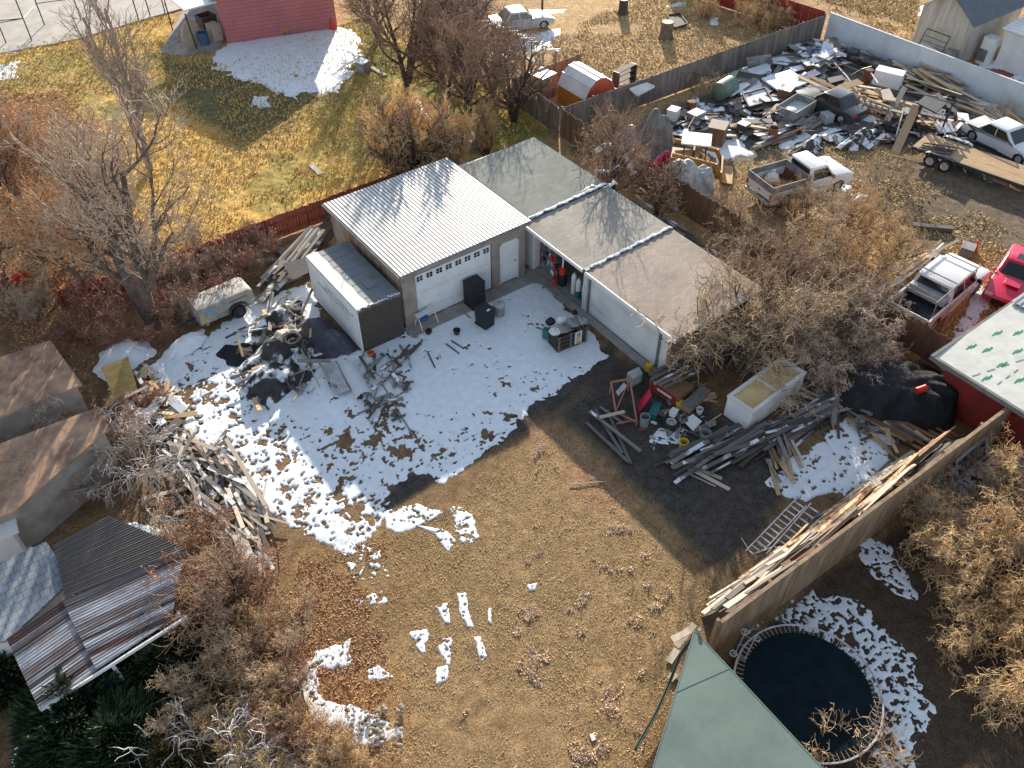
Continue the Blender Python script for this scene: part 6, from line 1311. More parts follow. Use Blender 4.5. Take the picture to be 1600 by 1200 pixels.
# contents of the open bay
cyl_n = 0
for lb, x, y, r, h, mk in [('tall white gas cylinder at the back of the open bay', 21.0, 23.75, .13, 1.15, 'plastic_white'), ('white gas cylinder with a teal foot in the open bay', 20.95, 23.35, .13, 1.1, 'paint_white'), ('shorter grey gas cylinder nearest the bay post', 21.0, 22.98, .14, .95, 'galv')]:
    t = T('gas_cylinder', lb, 'gas cylinder', (x, y, .08)); mb = MB(); mb.lathe((0, 0, 0), [(0, 0), (r, .01), (r, h * .85), (r * .75, h * .94), (r * .3, h)], 14); mb.build('body', MT[mk], t, smooth=True); mb = MB(); mb.cyl((0, 0, h * .98), .035, .1, 8); mb.box((0, 0, h + .08), (.12, .03, .03)); mb.build('valve', MT['galv'], t)
    if 'teal' in lb or 'grey' in lb: mb = MB(); mb.lathe((0, 0, 0), [(r * 1.01, .02), (r * 1.01, h * .4)], 14); mb.build('band', MT['teal'], t)
t = T('patio_heater', 'white posted heater with a red canister in the open bay', 'heater', (21.0, 24.6, .08)); mb = MB(); mb.lathe((0, 0, 0), [(0, 0), (.22, 0), (.22, .5), (.12, .6)], 14); mb.build('base', MT['black'], t); mb = MB(); mb.lathe((0, 0, .62), [(0, 0), (.17, 0), (.17, .3), (.05, .38)], 12); mb.build('canister', MT['red_bright'], t); mb = MB(); mb.cyl((0, 0, .9), .045, .95, 8); mb.build('post', MT['paint_white'], t)
drum('fire_extinguisher', 'small red canister low in the open bay', 'canister', (866, 445), .1, .35, 'red_bright', z=.1, lid=True)
rr = random.Random(31)
t = T('storage_rack', 'red posted rack packed with bottles and boxes in the open bay', 'rack', (21.2, 25.7, .08)); mb = MB()
for x in (-.25, .25):
    for y in (-.55, .55): mb.box((x, y, .85), (.05, .05, 1.7))
mb.build('post', MT['red_bright'], t); mb = MB()
for z in (.1, .5, .9, 1.3, 1.68): mb.box((0, 0, z), (.55, 1.15, .03))
mb.build('shelf', MT['galv_dirty'], t)
IT = [(mm, nm) for mm, nm in (('paint_white', 'white'), ('grey_plastic', 'grey'), ('red_bright', 'red'), ('black', 'black'), ('galv', 'silver'), ('teal', 'teal'))]
for lev, z in enumerate((.2, .6, 1.0, 1.4)):
    for j in range(5):
        mm, nm = IT[rr.randrange(6)]; m = MB(); h = rr.uniform(.18, .3); lv = ('lowest', 'second', 'third', 'top')[lev]
        if rr.random() < .5: m.cyl((0, 0, 0), .08, h, 10)
        else: m.box((0, 0, h / 2), (.2, .17, h))
        o = m.build('packed_item', MT[mm]); o.location = (21.1 + rr.uniform(-.08, .08), 25.25 + j * .22, z); tag(o, f'{nm} container on the {lv} shelf of the rack in the open bay', 'container', f'{nm} containers on the {lv} shelf of the open bay rack')
t = box_thing('tool_chest', 'dark tool chest in the shadow at the back of the open bay', 'chest', (862, 400), (.6, 1.2, .9), 0, 'dark_metal', 0); t.location = (23.6, 24.3, .08)
t = box_thing('wooden_cupboard', 'brown wooden cupboard at the back of the open bay', 'cupboard', (862, 400), (.6, 1.3, 1.6), 0, 'wood_dark', 0); t.location = (24.4, 25.5, .08)
# cluster right of the garage door
q = P(1035, 622); t = T('wooden_dresser', 'old brown red wooden dresser lying with boards on top', 'dresser', (q.x, q.y, 0), R(wang((1010, 612), (1046, 636)))); mb = MB(); mb.bx(-.75, .75, -.02, .95, .02, .62); mb.build('body', MT['wood_brown'], t, bevel=.015); mb = MB(); mb.bx(-.68, .68, -.04, -.021, .12, .56); mb.build('front', MT['red_paint'], t); mb = MB(); mb.bx(-.3, .45, -.055, -.042, .3, .42); mb.build('snow_strip', MT['paint_white_dirty'], t)
for k, (a, b) in enumerate((((1018, 592), (1066, 568)), ((1022, 600), (1075, 572)), ((1030, 602), (1085, 575)), ((1036, 606), (1092, 580)), ((1015, 586), (1050, 566)))): line(a, b, .12, .06, 'wood_snow' if k % 2 else 'wood_grey', ['grey board on the dresser at its front edge', 'second grey board on the dresser', 'snow edged board in the middle of the dresser', 'grey board on the dresser nearest the buckets', 'short board on the dresser nearest the garage'][k], .75)
q = P(975, 628); t = T('shelf_stand', 'rusty pink steel frame of four bars standing by the small board pile', 'frame', (q.x, q.y, 0), 0); mb = MB(); o_ = Vector(t.location)
f4 = [P(954, 598, .5), P(984, 592, .9), P(995, 660, .3), P(962, 642, .3)]; f4 = [P(955, 597, .7), P(984, 592, .7), P(995, 660, .2), P(962, 643, .2)]
MT['primer'] = M('primer', (.42, .17, .12), (.3, .13, .09), sc=2)
for i in range(4): mb.beam(f4[i] - o_, f4[(i + 1) % 4] - o_, .06, .06)
mb.beam(f4[1] - o_, f4[3] - o_, .04, .04); mb.beam(P(963, 662, .1) - o_, P(994, 656, .15) - o_, .05, .05); mb.build('bars', MT['primer'], t); mb = MB()
for p in f4: mb.beam(p - o_, Vector((p.x, p.y, 0)) - o_, .05, .05)
mb.build('leg', MT['primer'], t)
panel('red_board', 'flat raspberry red board leaning by the dresser', 'board', [(997, 630), (1015, 607), (1018, 618), (998, 645)], [.1, .8, .8, .1], 'car_pink', .03)
panel('grey_box_lid', 'light grey metal box lid at the garage corner', 'lid', [(980, 582), (998, 573), (1004, 583), (988, 592)], [.6, .6, .6, .6], 'galv', .5)
panel('metal_sheet', 'blue grey panel inside the rusty steel frame', 'panel', [(962, 612), (975, 597), (980, 603), (966, 618)], [.4, .6, .6, .4], 'galv', .03)
t = drum('yellow_bucket', 'yellow bucket with dark holes beside the garage door corner', 'bucket', (1013, 578), .16, .3, 'yellow', .1, lid=True)
t = drum('yellow_bucket', 'pale yellow lidded bucket above the loose wheel', 'bucket', (1062, 638), .17, .32, 'yellow', r2=.19, lid=True)
t = drum('yellow_bucket', 'bright yellow bucket standing alone in front of the plank ends', 'bucket', (1067, 698), .15, .32, 'yellow', r2=.18)
t = drum('grey_pail', 'tall grey plastic pail beside the teal case', 'pail', (1006, 665), .17, .55, 'grey_plastic', r2=.2)
t = drum('grey_pail', 'grey tapered pail beside the plank heap', 'pail', (1100, 686), .16, .4, 'grey_plastic', r2=.22)
t = drum('white_pail', 'small white pail below the old freezer', 'pail', (1092, 646), .12, .28, 'plastic_white', r2=.14)
t = box_thing('teal_case', 'teal plastic case leaning by the tall grey pail', 'case', (1022, 647), (.7, .3, .3), 30, 'teal')
t = box_thing('timber_box', 'long yellowish timber box next to the loose wheel', 'box', (1085, 632), (1.5, .4, .4), wang((1062, 656), (1104, 618)), 'wood_tan', lid='wood_grey')
panel('white_sheet', 'square white sheet lying between the buckets', 'sheet', [(1066, 656), (1083, 647), (1097, 658), (1083, 673)], [.15, .2, .15, .1], 'paint_white', .02)
t = box_thing('white_tub', 'small white lidded tub above the loose wheel', 'tub', (1052, 648), (.32, .25, .2), 20, 'plastic_white', .25)
def tyre(name, label, px, z, r, w_, tilt=(0, 0, 0), rim=None):
    q = P(*px, z); t = T(name, label, 'tyre', (q.x, q.y, z)); t.rotation_euler = tuple(R(a) for a in tilt); mb = MB(); mb.lathe((0, 0, 0), [(r * .58, 0), (r * .92, 0), (r, w_ * .2), (r, w_ * .8), (r * .92, w_), (r * .58, w_), (r * .55, w_ * .5), (r * .58, 0)], 24); mb.build('tread', MT['rubber'], t, smooth=True)
    mb = MB(); mb.lathe((0, 0, w_), [(r * .62, .002), (r * .70, .012), (r * .8, .012), (r * .86, .002)], 24); mb.build('sidewall', MT['rubber'], t)
    if rim: mb = MB(); mb.lathe((0, 0, 0), [(0, w_ * .6), (r * .12, w_ * .75), (r * .2, w_ * .55), (r * .42, w_ * .5), (r * .5, w_ * .95), (r * .6, w_), (r * .57, w_ * .2)], 24); mb.build('rim', MT[rim], t, smooth=True)
tyre('tyre', 'bare dark tyre lying on top of the snowy black sheet', (458, 534), 1.12, .4, .22, (8, -6, 0))
tyre('loose_wheel', 'loose wheel with a silver rim lying among the buckets', (1048, 664), .02, .36, .2, (0, 0, 0), 'galv')
# corrugated sheet and half tube in the snow
q = P(525, 595); t = T('ribbed_sheet', 'ribbed pale metal sheet lying on the snow beside the half tube', 'metal sheet', (q.x, q.y, .1), R(wang((516, 575), (541, 628)) - 90)); mb = MB(); corr(mb, -.3, .3, -1.0, 1.0, lambda x, y: .1, .1, .03); mb.build('sheet', MT['galv'], t); mb = MB(); mb.bx(-.36, -.3, -1.0, 1.0, .0, .1); mb.build('edge', MT['galv_dirty'], t)
q = P(556, 598); t = T('half_tube', 'pale blue half round tank shell on the snow', 'tank shell', (q.x, q.y, 0), R(wang((540, 575), (568, 625)))); mb = MB(); n = 14
mb.loft([[(x, .38 * math.cos(math.pi * k / n), .36 * math.sin(math.pi * k / n) + .02) for k in range(n + 1)] + [(x, .34 * math.cos(math.pi * k / n), .32 * math.sin(math.pi * k / n) + .02) for k in range(n, -1, -1)] for x in (-1.05, 1.05)]); mb.build('shell', MT['vinyl_white'], t, smooth=True); mb = MB(); mb.box((0, 0, .015), (2.0, .7, .03)); mb.build('base', MT['wood_dark'], t)
line((373, 578), (420, 640), .06, .06, 'wood_dark', 'long dark pole at the left of the snowy black sheet', .12, name='pole', cat='pole'); line((498, 566), (515, 592), .07, .05, 'wood_pale', 'pale batten beside the ribbed sheet', .4); line((470, 545), (500, 605), .05, .04, 'wood_pale', 'pale batten over the tarp heap', .6)
panel('plywood_sheet', 'weathered yellow plywood panel leaning at the left heap', 'panel', [(158, 575), (200, 557), (215, 610), (182, 632)], [.9, .9, .3, .3], 'wood_yellow' if 'wood_yellow' in MT else 'fence_tan', .05)
panel('metal_sheet', 'plywood sheet draped over the dark board heap', 'panel', [(442, 412), (478, 402), (482, 425), (455, 436)], [.8, .9, .6, .5], 'wood_pale', .03)
# freezer
q = P(1186, 640); az = wang((1118, 652), (1172, 678)); fa = P(1120, 652); fb = P(1172, 676); fc = P(1258, 610); Wd = (fb - fa).length; Ld = (fc - fb).length; ux = (fc - fb).normalized()
t = T('chest_freezer', 'large old white chest freezer with its top open and straw inside', 'freezer', tuple((fa + fc) / 2), math.atan2(ux.y, ux.x)); a_, b_ = Ld / 2 - .1, .62; hh = 1.12
mb = MB(); mb.bx(-a_, a_, -b_, b_, .02, hh - .08); mb.build('body', MT['paint_white'], t, bevel=.04); mb = MB()
mb.bx(-a_ - .02, a_ + .02, -b_ - .02, -b_ + .12, hh - .08, hh + .04); mb.bx(-a_ - .02, a_ + .02, b_ - .12, b_ + .02, hh - .08, hh + .04); mb.bx(-a_ - .02, -a_ + .14, -b_ + .12, b_ - .12, hh - .08, hh + .04); mb.bx(a_ - .14, a_ + .02, -b_ + .12, b_ - .12, hh - .08, hh + .04); mb.bx(-.05, .05, -b_ + .12, b_ - .12, hh - .08, hh); mb.build('rim', MT['paint_white_dirty'], t); mb = MB(); mb.bx(-a_ + .14, a_ - .14, -b_ + .12, b_ - .12, hh - .079, hh - .05); mb.build('straw_filling', MT['straw'], t)
# ladders
def ladder(label, a, b, z1, z2, mat, w_=.4, n=9, railm=None):
    A = P(*a, z1); B = P(*b, z2); d = B - A; t = T('ladder', label, 'ladder', tuple(A), 0); q = d.to_track_quat('X', 'Z').to_matrix(); L = d.length
    for s in (-1, 1): mb = MB(); mb.box(q @ Vector((L / 2, s * w_ / 2, 0)), (L, .035, .08), rot=q); mb.build('rail', MT[railm] if railm and s < 0 else MT[mat], t)
    mb = MB()
    for k in range(n): mb.box(q @ Vector((L * (k + .5) / n, 0, 0)), (.05, w_, .03), rot=q)
    mb.build('rungs', MT[mat], t)
ladder('long silver ladder lying at the left of the fence boards', (1172, 868), (1252, 785), .5, 1.0, 'galv', .42, 12); ladder('silver ladder with a teal rail next to the long one', (1205, 872), (1275, 792), .6, 1.1, 'galv', .42, 9, 'teal')
t = T('framing_panel', 'fresh timber stud frame leaning on the white pickup side', 'stud frame', tuple(P(1488, 500)), R(wang((1458, 528), (1506, 478)))); mb = MB()
for x in (-1.2, -.75, -.3, .15, .6, 1.05): mb.box((x, 0, .6), (.08, .05, 1.15))
mb.build('stud', MT['wood_tan'], t); mb = MB(); mb.box((0, 0, 1.2), (2.5, .06, .06)); mb.box((0, 0, .03), (2.5, .06, .06)); mb.build('plate', MT['wood_tan'], t)
drum('red_fuel_can', 'red can lying on the black tarp heap', 'can', (1432, 611), .14, .4, 'red_bright', z=1.35, tilt=(0, 80, -20), lid=True)
box_thing('grey_crate', 'grey box in front of the white pickup', 'box', (1508, 398), (.7, .6, .5), 20, 'galv_dirty'); drum('traffic_cone', 'small red cone by the grey box near the pickup', 'cone', (1522, 392), .16, .6, 'red_bright', r2=.04, lid=True)
# salvage yard things
q = P(1132, 142, .5); t = T('water_tank', 'dull green round tank lying by the grey fence', 'tank', (q.x, q.y, .05), R(wang((1120, 148), (1148, 132)))); mb = MB(); mb.lathe((0, 0, 0), [(0, -.85), (.3, -.83), (.6, -.7), (.62, .7), (.35, .83), (0, .85)], 18); mb.v = [(z, x, y + .6) for x, y, z in mb.v]; mb.build('body', MT['green_tank'], t, smooth=True); mb = MB(); mb.box((-.4, 0, .05), (.12, 1, .1)); mb.box((.4, 0, .05), (.12, 1, .1)); mb.build('cradle', MT['dark_metal'], t)
for nm, lb, cat, cs, zs, mk, th, fr in [
    ('framed_panel', 'dark framed glass door lying on the snowy salvage', 'door', [(1160, 148), (1195, 138), (1206, 158), (1170, 168)], [.6, .6, .5, .5], 'panel_snow', .06, 'black'),
    ('covered_sheet', 'big snow covered sheet in the middle of the salvage', 'panel', [(1190, 122), (1235, 108), (1262, 128), (1222, 145)], [.7, .7, .7, .7], 'snow_solid', .1, None),
    ('covered_sheet', 'snow covered sheet behind the framed glass door', 'panel', [(1150, 132), (1185, 124), (1195, 138), (1158, 148)], [.5, .5, .5, .5], 'snow_solid', .1, None),
    ('covered_sheet', 'twin snow humped panel against the grey fence', 'panel', [(1168, 108), (1198, 98), (1206, 110), (1174, 120)], [.6, .6, .5, .5], 'snow_solid', .12, None),
    ('leaning_sheet', 'grey board leaning on the grey fence above the snowy salvage', 'panel', [(1166, 90), (1205, 84), (1208, 98), (1170, 106)], [1.4, 1.4, .5, .5], 'galv_dirty', .05, None),
    ('covered_sheet', 'snow covered sheet in the corner heap nearest the white fence', 'panel', [(1268, 85), (1290, 76), (1296, 88), (1276, 96)], [.8, .8, .7, .7], 'snow_solid', .1, None),
    ('plywood_sheet', 'bright plywood sheet on top of the tan board pile', 'plywood', [(1308, 133), (1340, 123), (1350, 130), (1318, 140)], [1.2, 1.2, 1.1, 1.1], 'wood_tan', .05, None),
    ('plywood_sheet', 'pale plywood sheet right of the tan board pile', 'plywood', [(1376, 140), (1390, 138), (1400, 158), (1380, 155)], [1.2, 1.2, 1.1, 1.1], 'wood_pale', .05, None),
    ('white_board', 'clean white board beside the open grey skip', 'board', [(1195, 195), (1212, 190), (1220, 205), (1206, 210)], [.4, .4, .2, .2], 'paint_white', .03, None),
    ('black_case', 'black equipment case above the wrecked dark car', 'case', [(1292, 122), (1316, 117), (1320, 124), (1297, 130)], [1.1, 1.1, 1.1, 1.1], 'black', .35, None),
    ('metal_cover', 'dark slate roof panel over the tall lattice frame', 'panel', [(1432, 160), (1445, 150), (1480, 160), (1463, 176)], [2.0, 2.0, 2.0, 2.0], 'dark_metal', .08, None),
    ('metal_cover', 'blue grey sheet beside the flatbed front', 'sheet', [(1428, 232), (1445, 222), (1450, 232), (1436, 240)], [.5, .5, .4, .4], 'galv', .05, None),
    ('metal_cover', 'crumpled silver sheet behind the flatbed deck', 'sheet', [(1458, 192), (1485, 190), (1492, 205), (1468, 208)], [.7, .7, .6, .6], 'galv', .05, None),
    ('sheet_stack', 'pale blue sheet stack along the white fence', 'sheets', [(1522, 160), (1535, 156), (1572, 178), (1560, 184)], [.4, .4, .4, .4], 'vinyl_white', .2, None),
    ('roof_sheet', 'striped low roof panel right of the orange barn', 'panel', [(984, 140), (1010, 131), (1022, 136), (996, 150)], [1.5, 1.5, 1.3, 1.3], 'metal_roof', .05, 'metal_roof'),
    ('wooden_pallet', 'flat wooden lattice lying in the field', 'pallet', [(1042, 24), (1062, 22), (1074, 38), (1054, 44)], [.1, .1, .1, .1], 'wood_dark', .08, 'wood_dark'),
    ('tan_roof_sheet', 'tan sloping roof sheet behind the bare trees', 'roof sheet', [(722, 30), (745, 12), (752, 22), (728, 36)], [1.6, 1.6, 1.2, 1.2], 'roof_tan', .06, 'metal_roof'),
    ('bright_roof_sheet', 'bright metal roof sheet at the top edge above the trees', 'roof sheet', [(655, 4), (690, -4), (692, 3), (660, 11)], [2.2, 2.2, 2.1, 2.1], 'metal_roof', .06, 'metal_roof')]:
    t = panel(nm, lb, cat, cs, zs, mk, th, fr)
box_thing('open_skip', 'open grey metal box with a snow white floor beside the wrecked dark car', 'box', (1240, 182), (2.4, 1.4, .9), wang((1222, 195), (1258, 172)), 'galv_dirty', open_=True, inner='vinyl_white')
box_thing('old_machine', 'old brown machine with a white top in front of the snowy sheets', 'machine', (1225, 158), (1.1, .8, .9), 20, 'rust', lid='panel_snow')
box_thing('white_appliance', 'white appliance box on the board pile near the white fence', 'appliance', (1385, 132), (1.7, .9, .9), wang((1370, 128), (1412, 138)), 'paint_white', .5, lid='snow_solid')
t = box_thing('wooden_hutch', 'brown wooden hutch with a pale lid beside the loader', 'hutch', (1118, 222), (1.1, 1.0, 1.1), 30, 'fence_brown', lid='wood_pale')
drum('orange_bucket', 'orange bucket amid the snowy rubble', 'bucket', (1147, 168), .18, .45, 'orange', r2=.2)
# lattice tower of windows / cabin
t = T('lattice_stand', 'tall dark stand with two square white framed openings beside the flatbed', 'stand', tuple(P(1448, 205)), R(wang((1430, 200), (1462, 208)))); mb = MB()
for x in (-.8, .8):
    for y in (-.4, .4): mb.box((x, y, .95), (.1, .1, 1.9))
for z in (.4, 1.1, 1.85): mb.box((0, -.4, z), (1.6, .08, .08)); mb.box((0, .4, z), (1.6, .08, .08))
mb.build('frame', MT['dark_metal'], t)
for x in (-.35, .35):
    m = MB()
    for s in (-1, 1): m.box((x + s * .24, -.46, 1.45), (.08, .03, .56)); m.box((x, -.46, 1.45 + s * .24), (.4, .03, .08))
    m.box((x, -.46, 1.45), (.05, .025, .4)); m.box((x, -.462, 1.45), (.4, .025, .05)); m.build('window_frame', MT['paint_white'], t)
# stud wall on the tan pile
t = T('framing_panel', 'tan stud frame standing right of the wrecked dark car', 'stud frame', tuple(P(1358, 185)), R(wang((1342, 176), (1372, 188)))); mb = MB()
for k in range(6): mb.box((-1 + k * .4, 0, .55), (.09, .09, 1.1))
mb.build('stud', MT['wood_tan'], t); mb = MB(); mb.box((0, 0, 1.13), (2.2, .12, .07)); mb.build('plate', MT['wood_tan'], t)
# white fence side: utility bits
t = box_thing('refrigerator', 'white refrigerator standing against the gable shed', 'refrigerator', (1536, 98), (.8, .8, 1.75), 0, 'paint_white'); mb = MB(); mb.bx(-.42, -.405, -.2, .38, .2, 1.0); mb.build('dark_door', MT['trim_grey'], t)
t = box_thing('white_bench', 'white covered bench in front of the gable shed', 'bench', (1448, 88), (.7, 1.9, .5), -20, 'paint_white', lid='snow_solid')
t = T('metal_chair_frame', 'empty dark metal swing frame leaning on the gable shed', 'frame', (57.6, 29.6, 0)); mb = MB()
for y in (-.9, .9): mb.tube([(-.3, y, 0), (.3, y, 1.7)], .035, 6)
mb.tube([(.3, -.9, 1.7), (.3, .9, 1.7)], .035, 6); mb.build('frame', MT['dark_metal'], t); mb = MB()
for z in (.6, 1.0, 1.3): mb.tube([(-.3 + z * .35, -.9, z), (-.3 + z * .35, .9, z)], .02, 5)
mb.build('crossbar', MT['dark_metal'], t)
drum('metal_bin', 'round metal bin between the swing frame and the refrigerator', 'bin', (1482, 98), .35, .9, 'galv_dirty', lid=True)
tarp('red_sheet', 'faded red sheet on the snow beyond the white fence', 'sheet', (1550, 120), 1.6, 1.0, .3, 0, 'red_paint', 41, ((0, 0, 1),), .3, 1)
box_thing('orange_box', 'orange red box at the right edge by the far sheds', 'box', (1596, 106), (1.0, .6, .4), 0, 'red_bright')
# field
t = T('tree_stump', 'tall cut tree stump in the open field casting a long shadow', 'stump', tuple(P(1040, 60))); mb = MB(); mb.lathe((0, 0, 0), [(.58, 0), (.48, .3), (.44, 1.15), (.43, 1.2)], 12); mb.build('trunk', MT['bark'], t, smooth=True); mb = MB(); mb.lathe((0, 0, 1.18), [(0, .025), (.43, .02)], 12); mb.build('cut_top', MT['wood_pale'], t)
t = T('tree_stump', 'dark narrow stump at the top of the field behind the silver sedan', 'stump', tuple(P(973, 22))); mb = MB(); mb.lathe((0, 0, 0), [(.45, 0), (.36, .3), (.34, 1.1)], 12); mb.build('trunk', MT['bark_dark'], t, smooth=True); mb = MB(); mb.lathe((0, 0, 1.08), [(0, .025), (.34, .02)], 12); mb.build('cut_top', MT['snow_solid'], t)
t = T('utility_pole', 'thin dark pole at the top edge left of the field', 'pole', tuple(P(847, 20))); mb = MB(); mb.tube([(0, 0, 0), (0, 0, 4)], [.09, .07], 8); mb.build('shaft', MT['bark_dark'], t); mb = MB(); mb.box((0, 0, 3.7), (.8, .08, .08)); mb.build('crossarm', MT['bark_dark'], t)
t = T('ride_on_mower', 'red ride on mower between the orange barn and the striped panel', 'mower', tuple(P(968, 155)), R(20)); mb = MB(); mb.box((.3, 0, .55), (.9, .55, .4), taper=.85); mb.box((-.5, 0, .45), (.7, .8, .15)); mb.build('body', MT['red_bright'], t, bevel=.04); mb = MB(); mb.box((-.5, 0, .6), (.4, .45, .12)); mb.box((-.7, 0, .8), (.1, .45, .4)); mb.build('seat', MT['black'], t); wheels(t, (-.6, .55), .42, .24, .16, 'galv')
t = T('dark_pallet_rack', 'dark open rack standing behind the red mower', 'rack', tuple(P(974, 138)), R(10)); mb = MB()
for x in (-.9, .9): mb = MB(); mb.box((x, 0, .7), (.08, .5, 1.4)); mb.build('upright', MT['dark_metal'], t)
mb = MB()
for z in (.3, .7, 1.1, 1.38): mb.box((0, 0, z), (1.75, .45, .05))
mb.build('shelf', MT['wood_dark'], t)
box_thing('brick_hut', 'small tan plank hut left of the orange barn', 'hut', (846, 150), (1.3, 1.3, 1.5), 10, 'fence_tan', lid='metal_roof')
t = T('timber_arbor', 'white beamed timber arbor skeleton under the bare trees', 'arbor', tuple(P(800, 112)), R(wang((765, 100), (850, 140)))); mb = MB()
for x in (-3, 0, 3):
    for y in (-1.1, 1.1): mb.box((x, y, 1.0), (.12, .12, 2.0))
mb.build('post', MT['wood_tan'], t); mb = MB()
for y in (-1.1, 1.1): mb.box((0, y, 2.05), (6.6, .12, .12))
for k in range(9): mb.beam((-3.2 + k * .8, -1.3, 2.15), (-3.2 + k * .8, 0, 2.5), .09, .07); mb.beam((-3.2 + k * .8, 1.3, 2.15), (-3.2 + k * .8, 0, 2.5), .09, .07)
mb.build('beam', MT['paint_white'], t)
# pink building corner
for px, lb in [((506, 42), 'orange traffic cone nearer the pink wall'), ((520, 46), 'orange traffic cone farther from the pink wall')]:
    t = T('traffic_cone', lb, 'traffic cone', tuple(P(*px))); mb = MB(); mb.lathe((0, 0, .03), [(.2, 0), (.05, .75), (0, .76)], 12); mb.build('body', MT['red_bright'], t); mb = MB(); mb.box((0, 0, .02), (.5, .5, .04)); mb.build('base', MT['red_bright'], t)
t = T('yellow_chair', 'small yellow chair against the pink wall', 'chair', tuple(P(448, 55)), R(-10)); mb = MB(); mb.box((0, 0, .42), (.45, .45, .04)); mb.build('seat', MT['yellow'], t); mb = MB(); mb.box((0, .22, .7), (.45, .04, .5)); mb.build('backrest', MT['yellow'], t)
for x in (-.2, .2):
    for y in (-.2, .2): m = MB(); m.box((x, y, .2), (.04, .04, .4)); m.build('leg', MT['dark_metal'], t)
t = T('cable_reel', 'large wooden disc leaning against the pink building corner', 'disc', tuple(P(304, 72)), R(30)); mb = MB(); mb.cyl((0, 0, .9), .9, .08, 24, axis='Y'); mb.build('face', MT['wood_pale'], t); mb = MB(); mb.cyl((0, .08, .9), .3, .3, 16, axis='Y'); mb.build('hub', MT['wood_tan'], t)
drum('bucket', 'blue barrel beside the leaning wooden disc', 'barrel', (321, 70), .35, .9, 'blue'); box_thing('storage_box', 'dark box of firewood by the pink building corner', 'box', (325, 42), (1.2, 1, .9), 10, 'wood_dark', open_=True, inner='wood_brown'); box_thing('wooden_crate', 'pale wooden crate against the pink building end', 'crate', (338, 62), (.7, .9, 1.1), 10, 'wood_pale')
# lawn bits
panel('paving_slab', 'flat stepping slab in the lawn near the garages', 'slab', [(482, 258), (490, 256), (505, 270), (497, 273)], [.06] * 4, 'concrete_pale', .08)
t = box_thing('meter_box', 'grey service box with a snow cap on the lawn', 'box', (568, 112), (.7, .7, .7), 20, 'galv_dirty', lid='snow_solid')
t = box_thing('grey_table', 'small pale grey table behind the green grey garage roof', 'table', (738, 228), (1.2, .8, .6), 10, 'galv')
line((580, 105), (602, 118), .3, .1, 'wood_pale', 'pale plank beside the service box on the lawn')
# blown plastic strips caught in shrubs
def ribbon(label, pts, w_):
    mb = MB(); rg = []; pp = [P(x, y, z) for x, y, z in pts]; rr = random.Random(len(label)); fine = []
    for i in range(len(pp) - 1):
        for k in range(4): fine.append(pp[i].lerp(pp[i + 1], k / 4))
    fine.append(pp[-1])
    for i, p in enumerate(fine):
        d = (fine[min(i + 1, len(fine) - 1)] - fine[max(i - 1, 0)]).normalized(); s = d.cross(Vector((rr.gauss(0, .25), rr.gauss(0, .25), 1))).normalized() * w_ * rr.uniform(.5, 1.1); n = s.cross(d).normalized() * .02
        rg.append([p - s, p + n * 2, p + s, p + n])
    mb.loft(rg); tag(mb.build('plastic_strip', MT['plastic_white'], smooth=True), label, 'plastic strip')
ribbon('white plastic strip hanging in the shrub behind the metal roof', [(652, 158, 3.5), (662, 175, 3.4), (676, 192, 3.2), (686, 205, 2.9), (676, 216, 2.7)], .14)
ribbon('white plastic strip arching over the shrub behind the green grey roof', [(930, 236, 2.6), (950, 225, 3.0), (968, 226, 3.0), (980, 248, 2.5), (990, 272, 1.8)], .22)
ribbon('white plastic strip lying along the garage roof edge', [(905, 302, 2.9), (925, 290, 2.95), (945, 293, 2.95), (962, 284, 2.95)], .2)
ribbon('short white plastic strip below the arching one', [(930, 278, 2.4), (932, 266, 2.6), (950, 268, 2.6), (966, 258, 2.6)], .12)
ribbon('white plastic scrap in the thicket by the freezer', [(1240, 395, 2.0), (1248, 415, 1.8), (1252, 440, 1.6)], .16)
ribbon('crumpled pale plastic on the ground at the thicket foot', [(1330, 570, .5), (1350, 590, .5), (1370, 592, .5), (1390, 580, .5), (1410, 575, .6)], .12)
tyre('hose_coil', 'white coiled hose on the ground by the red building corner', (1583, 712), .03, .28, .1)
panel('dark_window_panel', 'dark window leaning on the outer side of the tan fence, pale frame', 'window', [(1494, 722), (1541, 683), (1541, 712), (1494, 750)], [1.25, 1.25, .15, .15], 'glass_dark', .03, 'galv')
# toys at the left edge
for px, lb, mk in [((32, 438), 'red toy shape at the left edge under the leaves', 'red_bright'), ((8, 445), 'second red toy shape at the left edge', 'red_paint')]: box_thing('toy_car', lb, 'toy', px, (.7, .4, .4), 20, mk, taper=.7)
for px, lb in [((832, 917), ''), ]: pass
panel('paper_scrap', 'white paper scrap on the soil near the bottom', 'paper', [(921, 1147), (928, 1145), (932, 1155), (925, 1158)], [.03] * 4, 'paint_white', .01)
line((503, 70 * 10), (506, 702), .02, .02, 'wood_dark', 'tiny twig on the snowfield', .06)
line((890, 757), (948, 752), .03, .03, 'wood_pale', 'bent dry twig on the soil at the shade edge', .04, name='twig', cat='twig')
line((1158, 840), (1172, 862), .03, .03, 'wood_pale', 'thin stick in the shade left of the ladders', .04, name='stick', cat='stick')

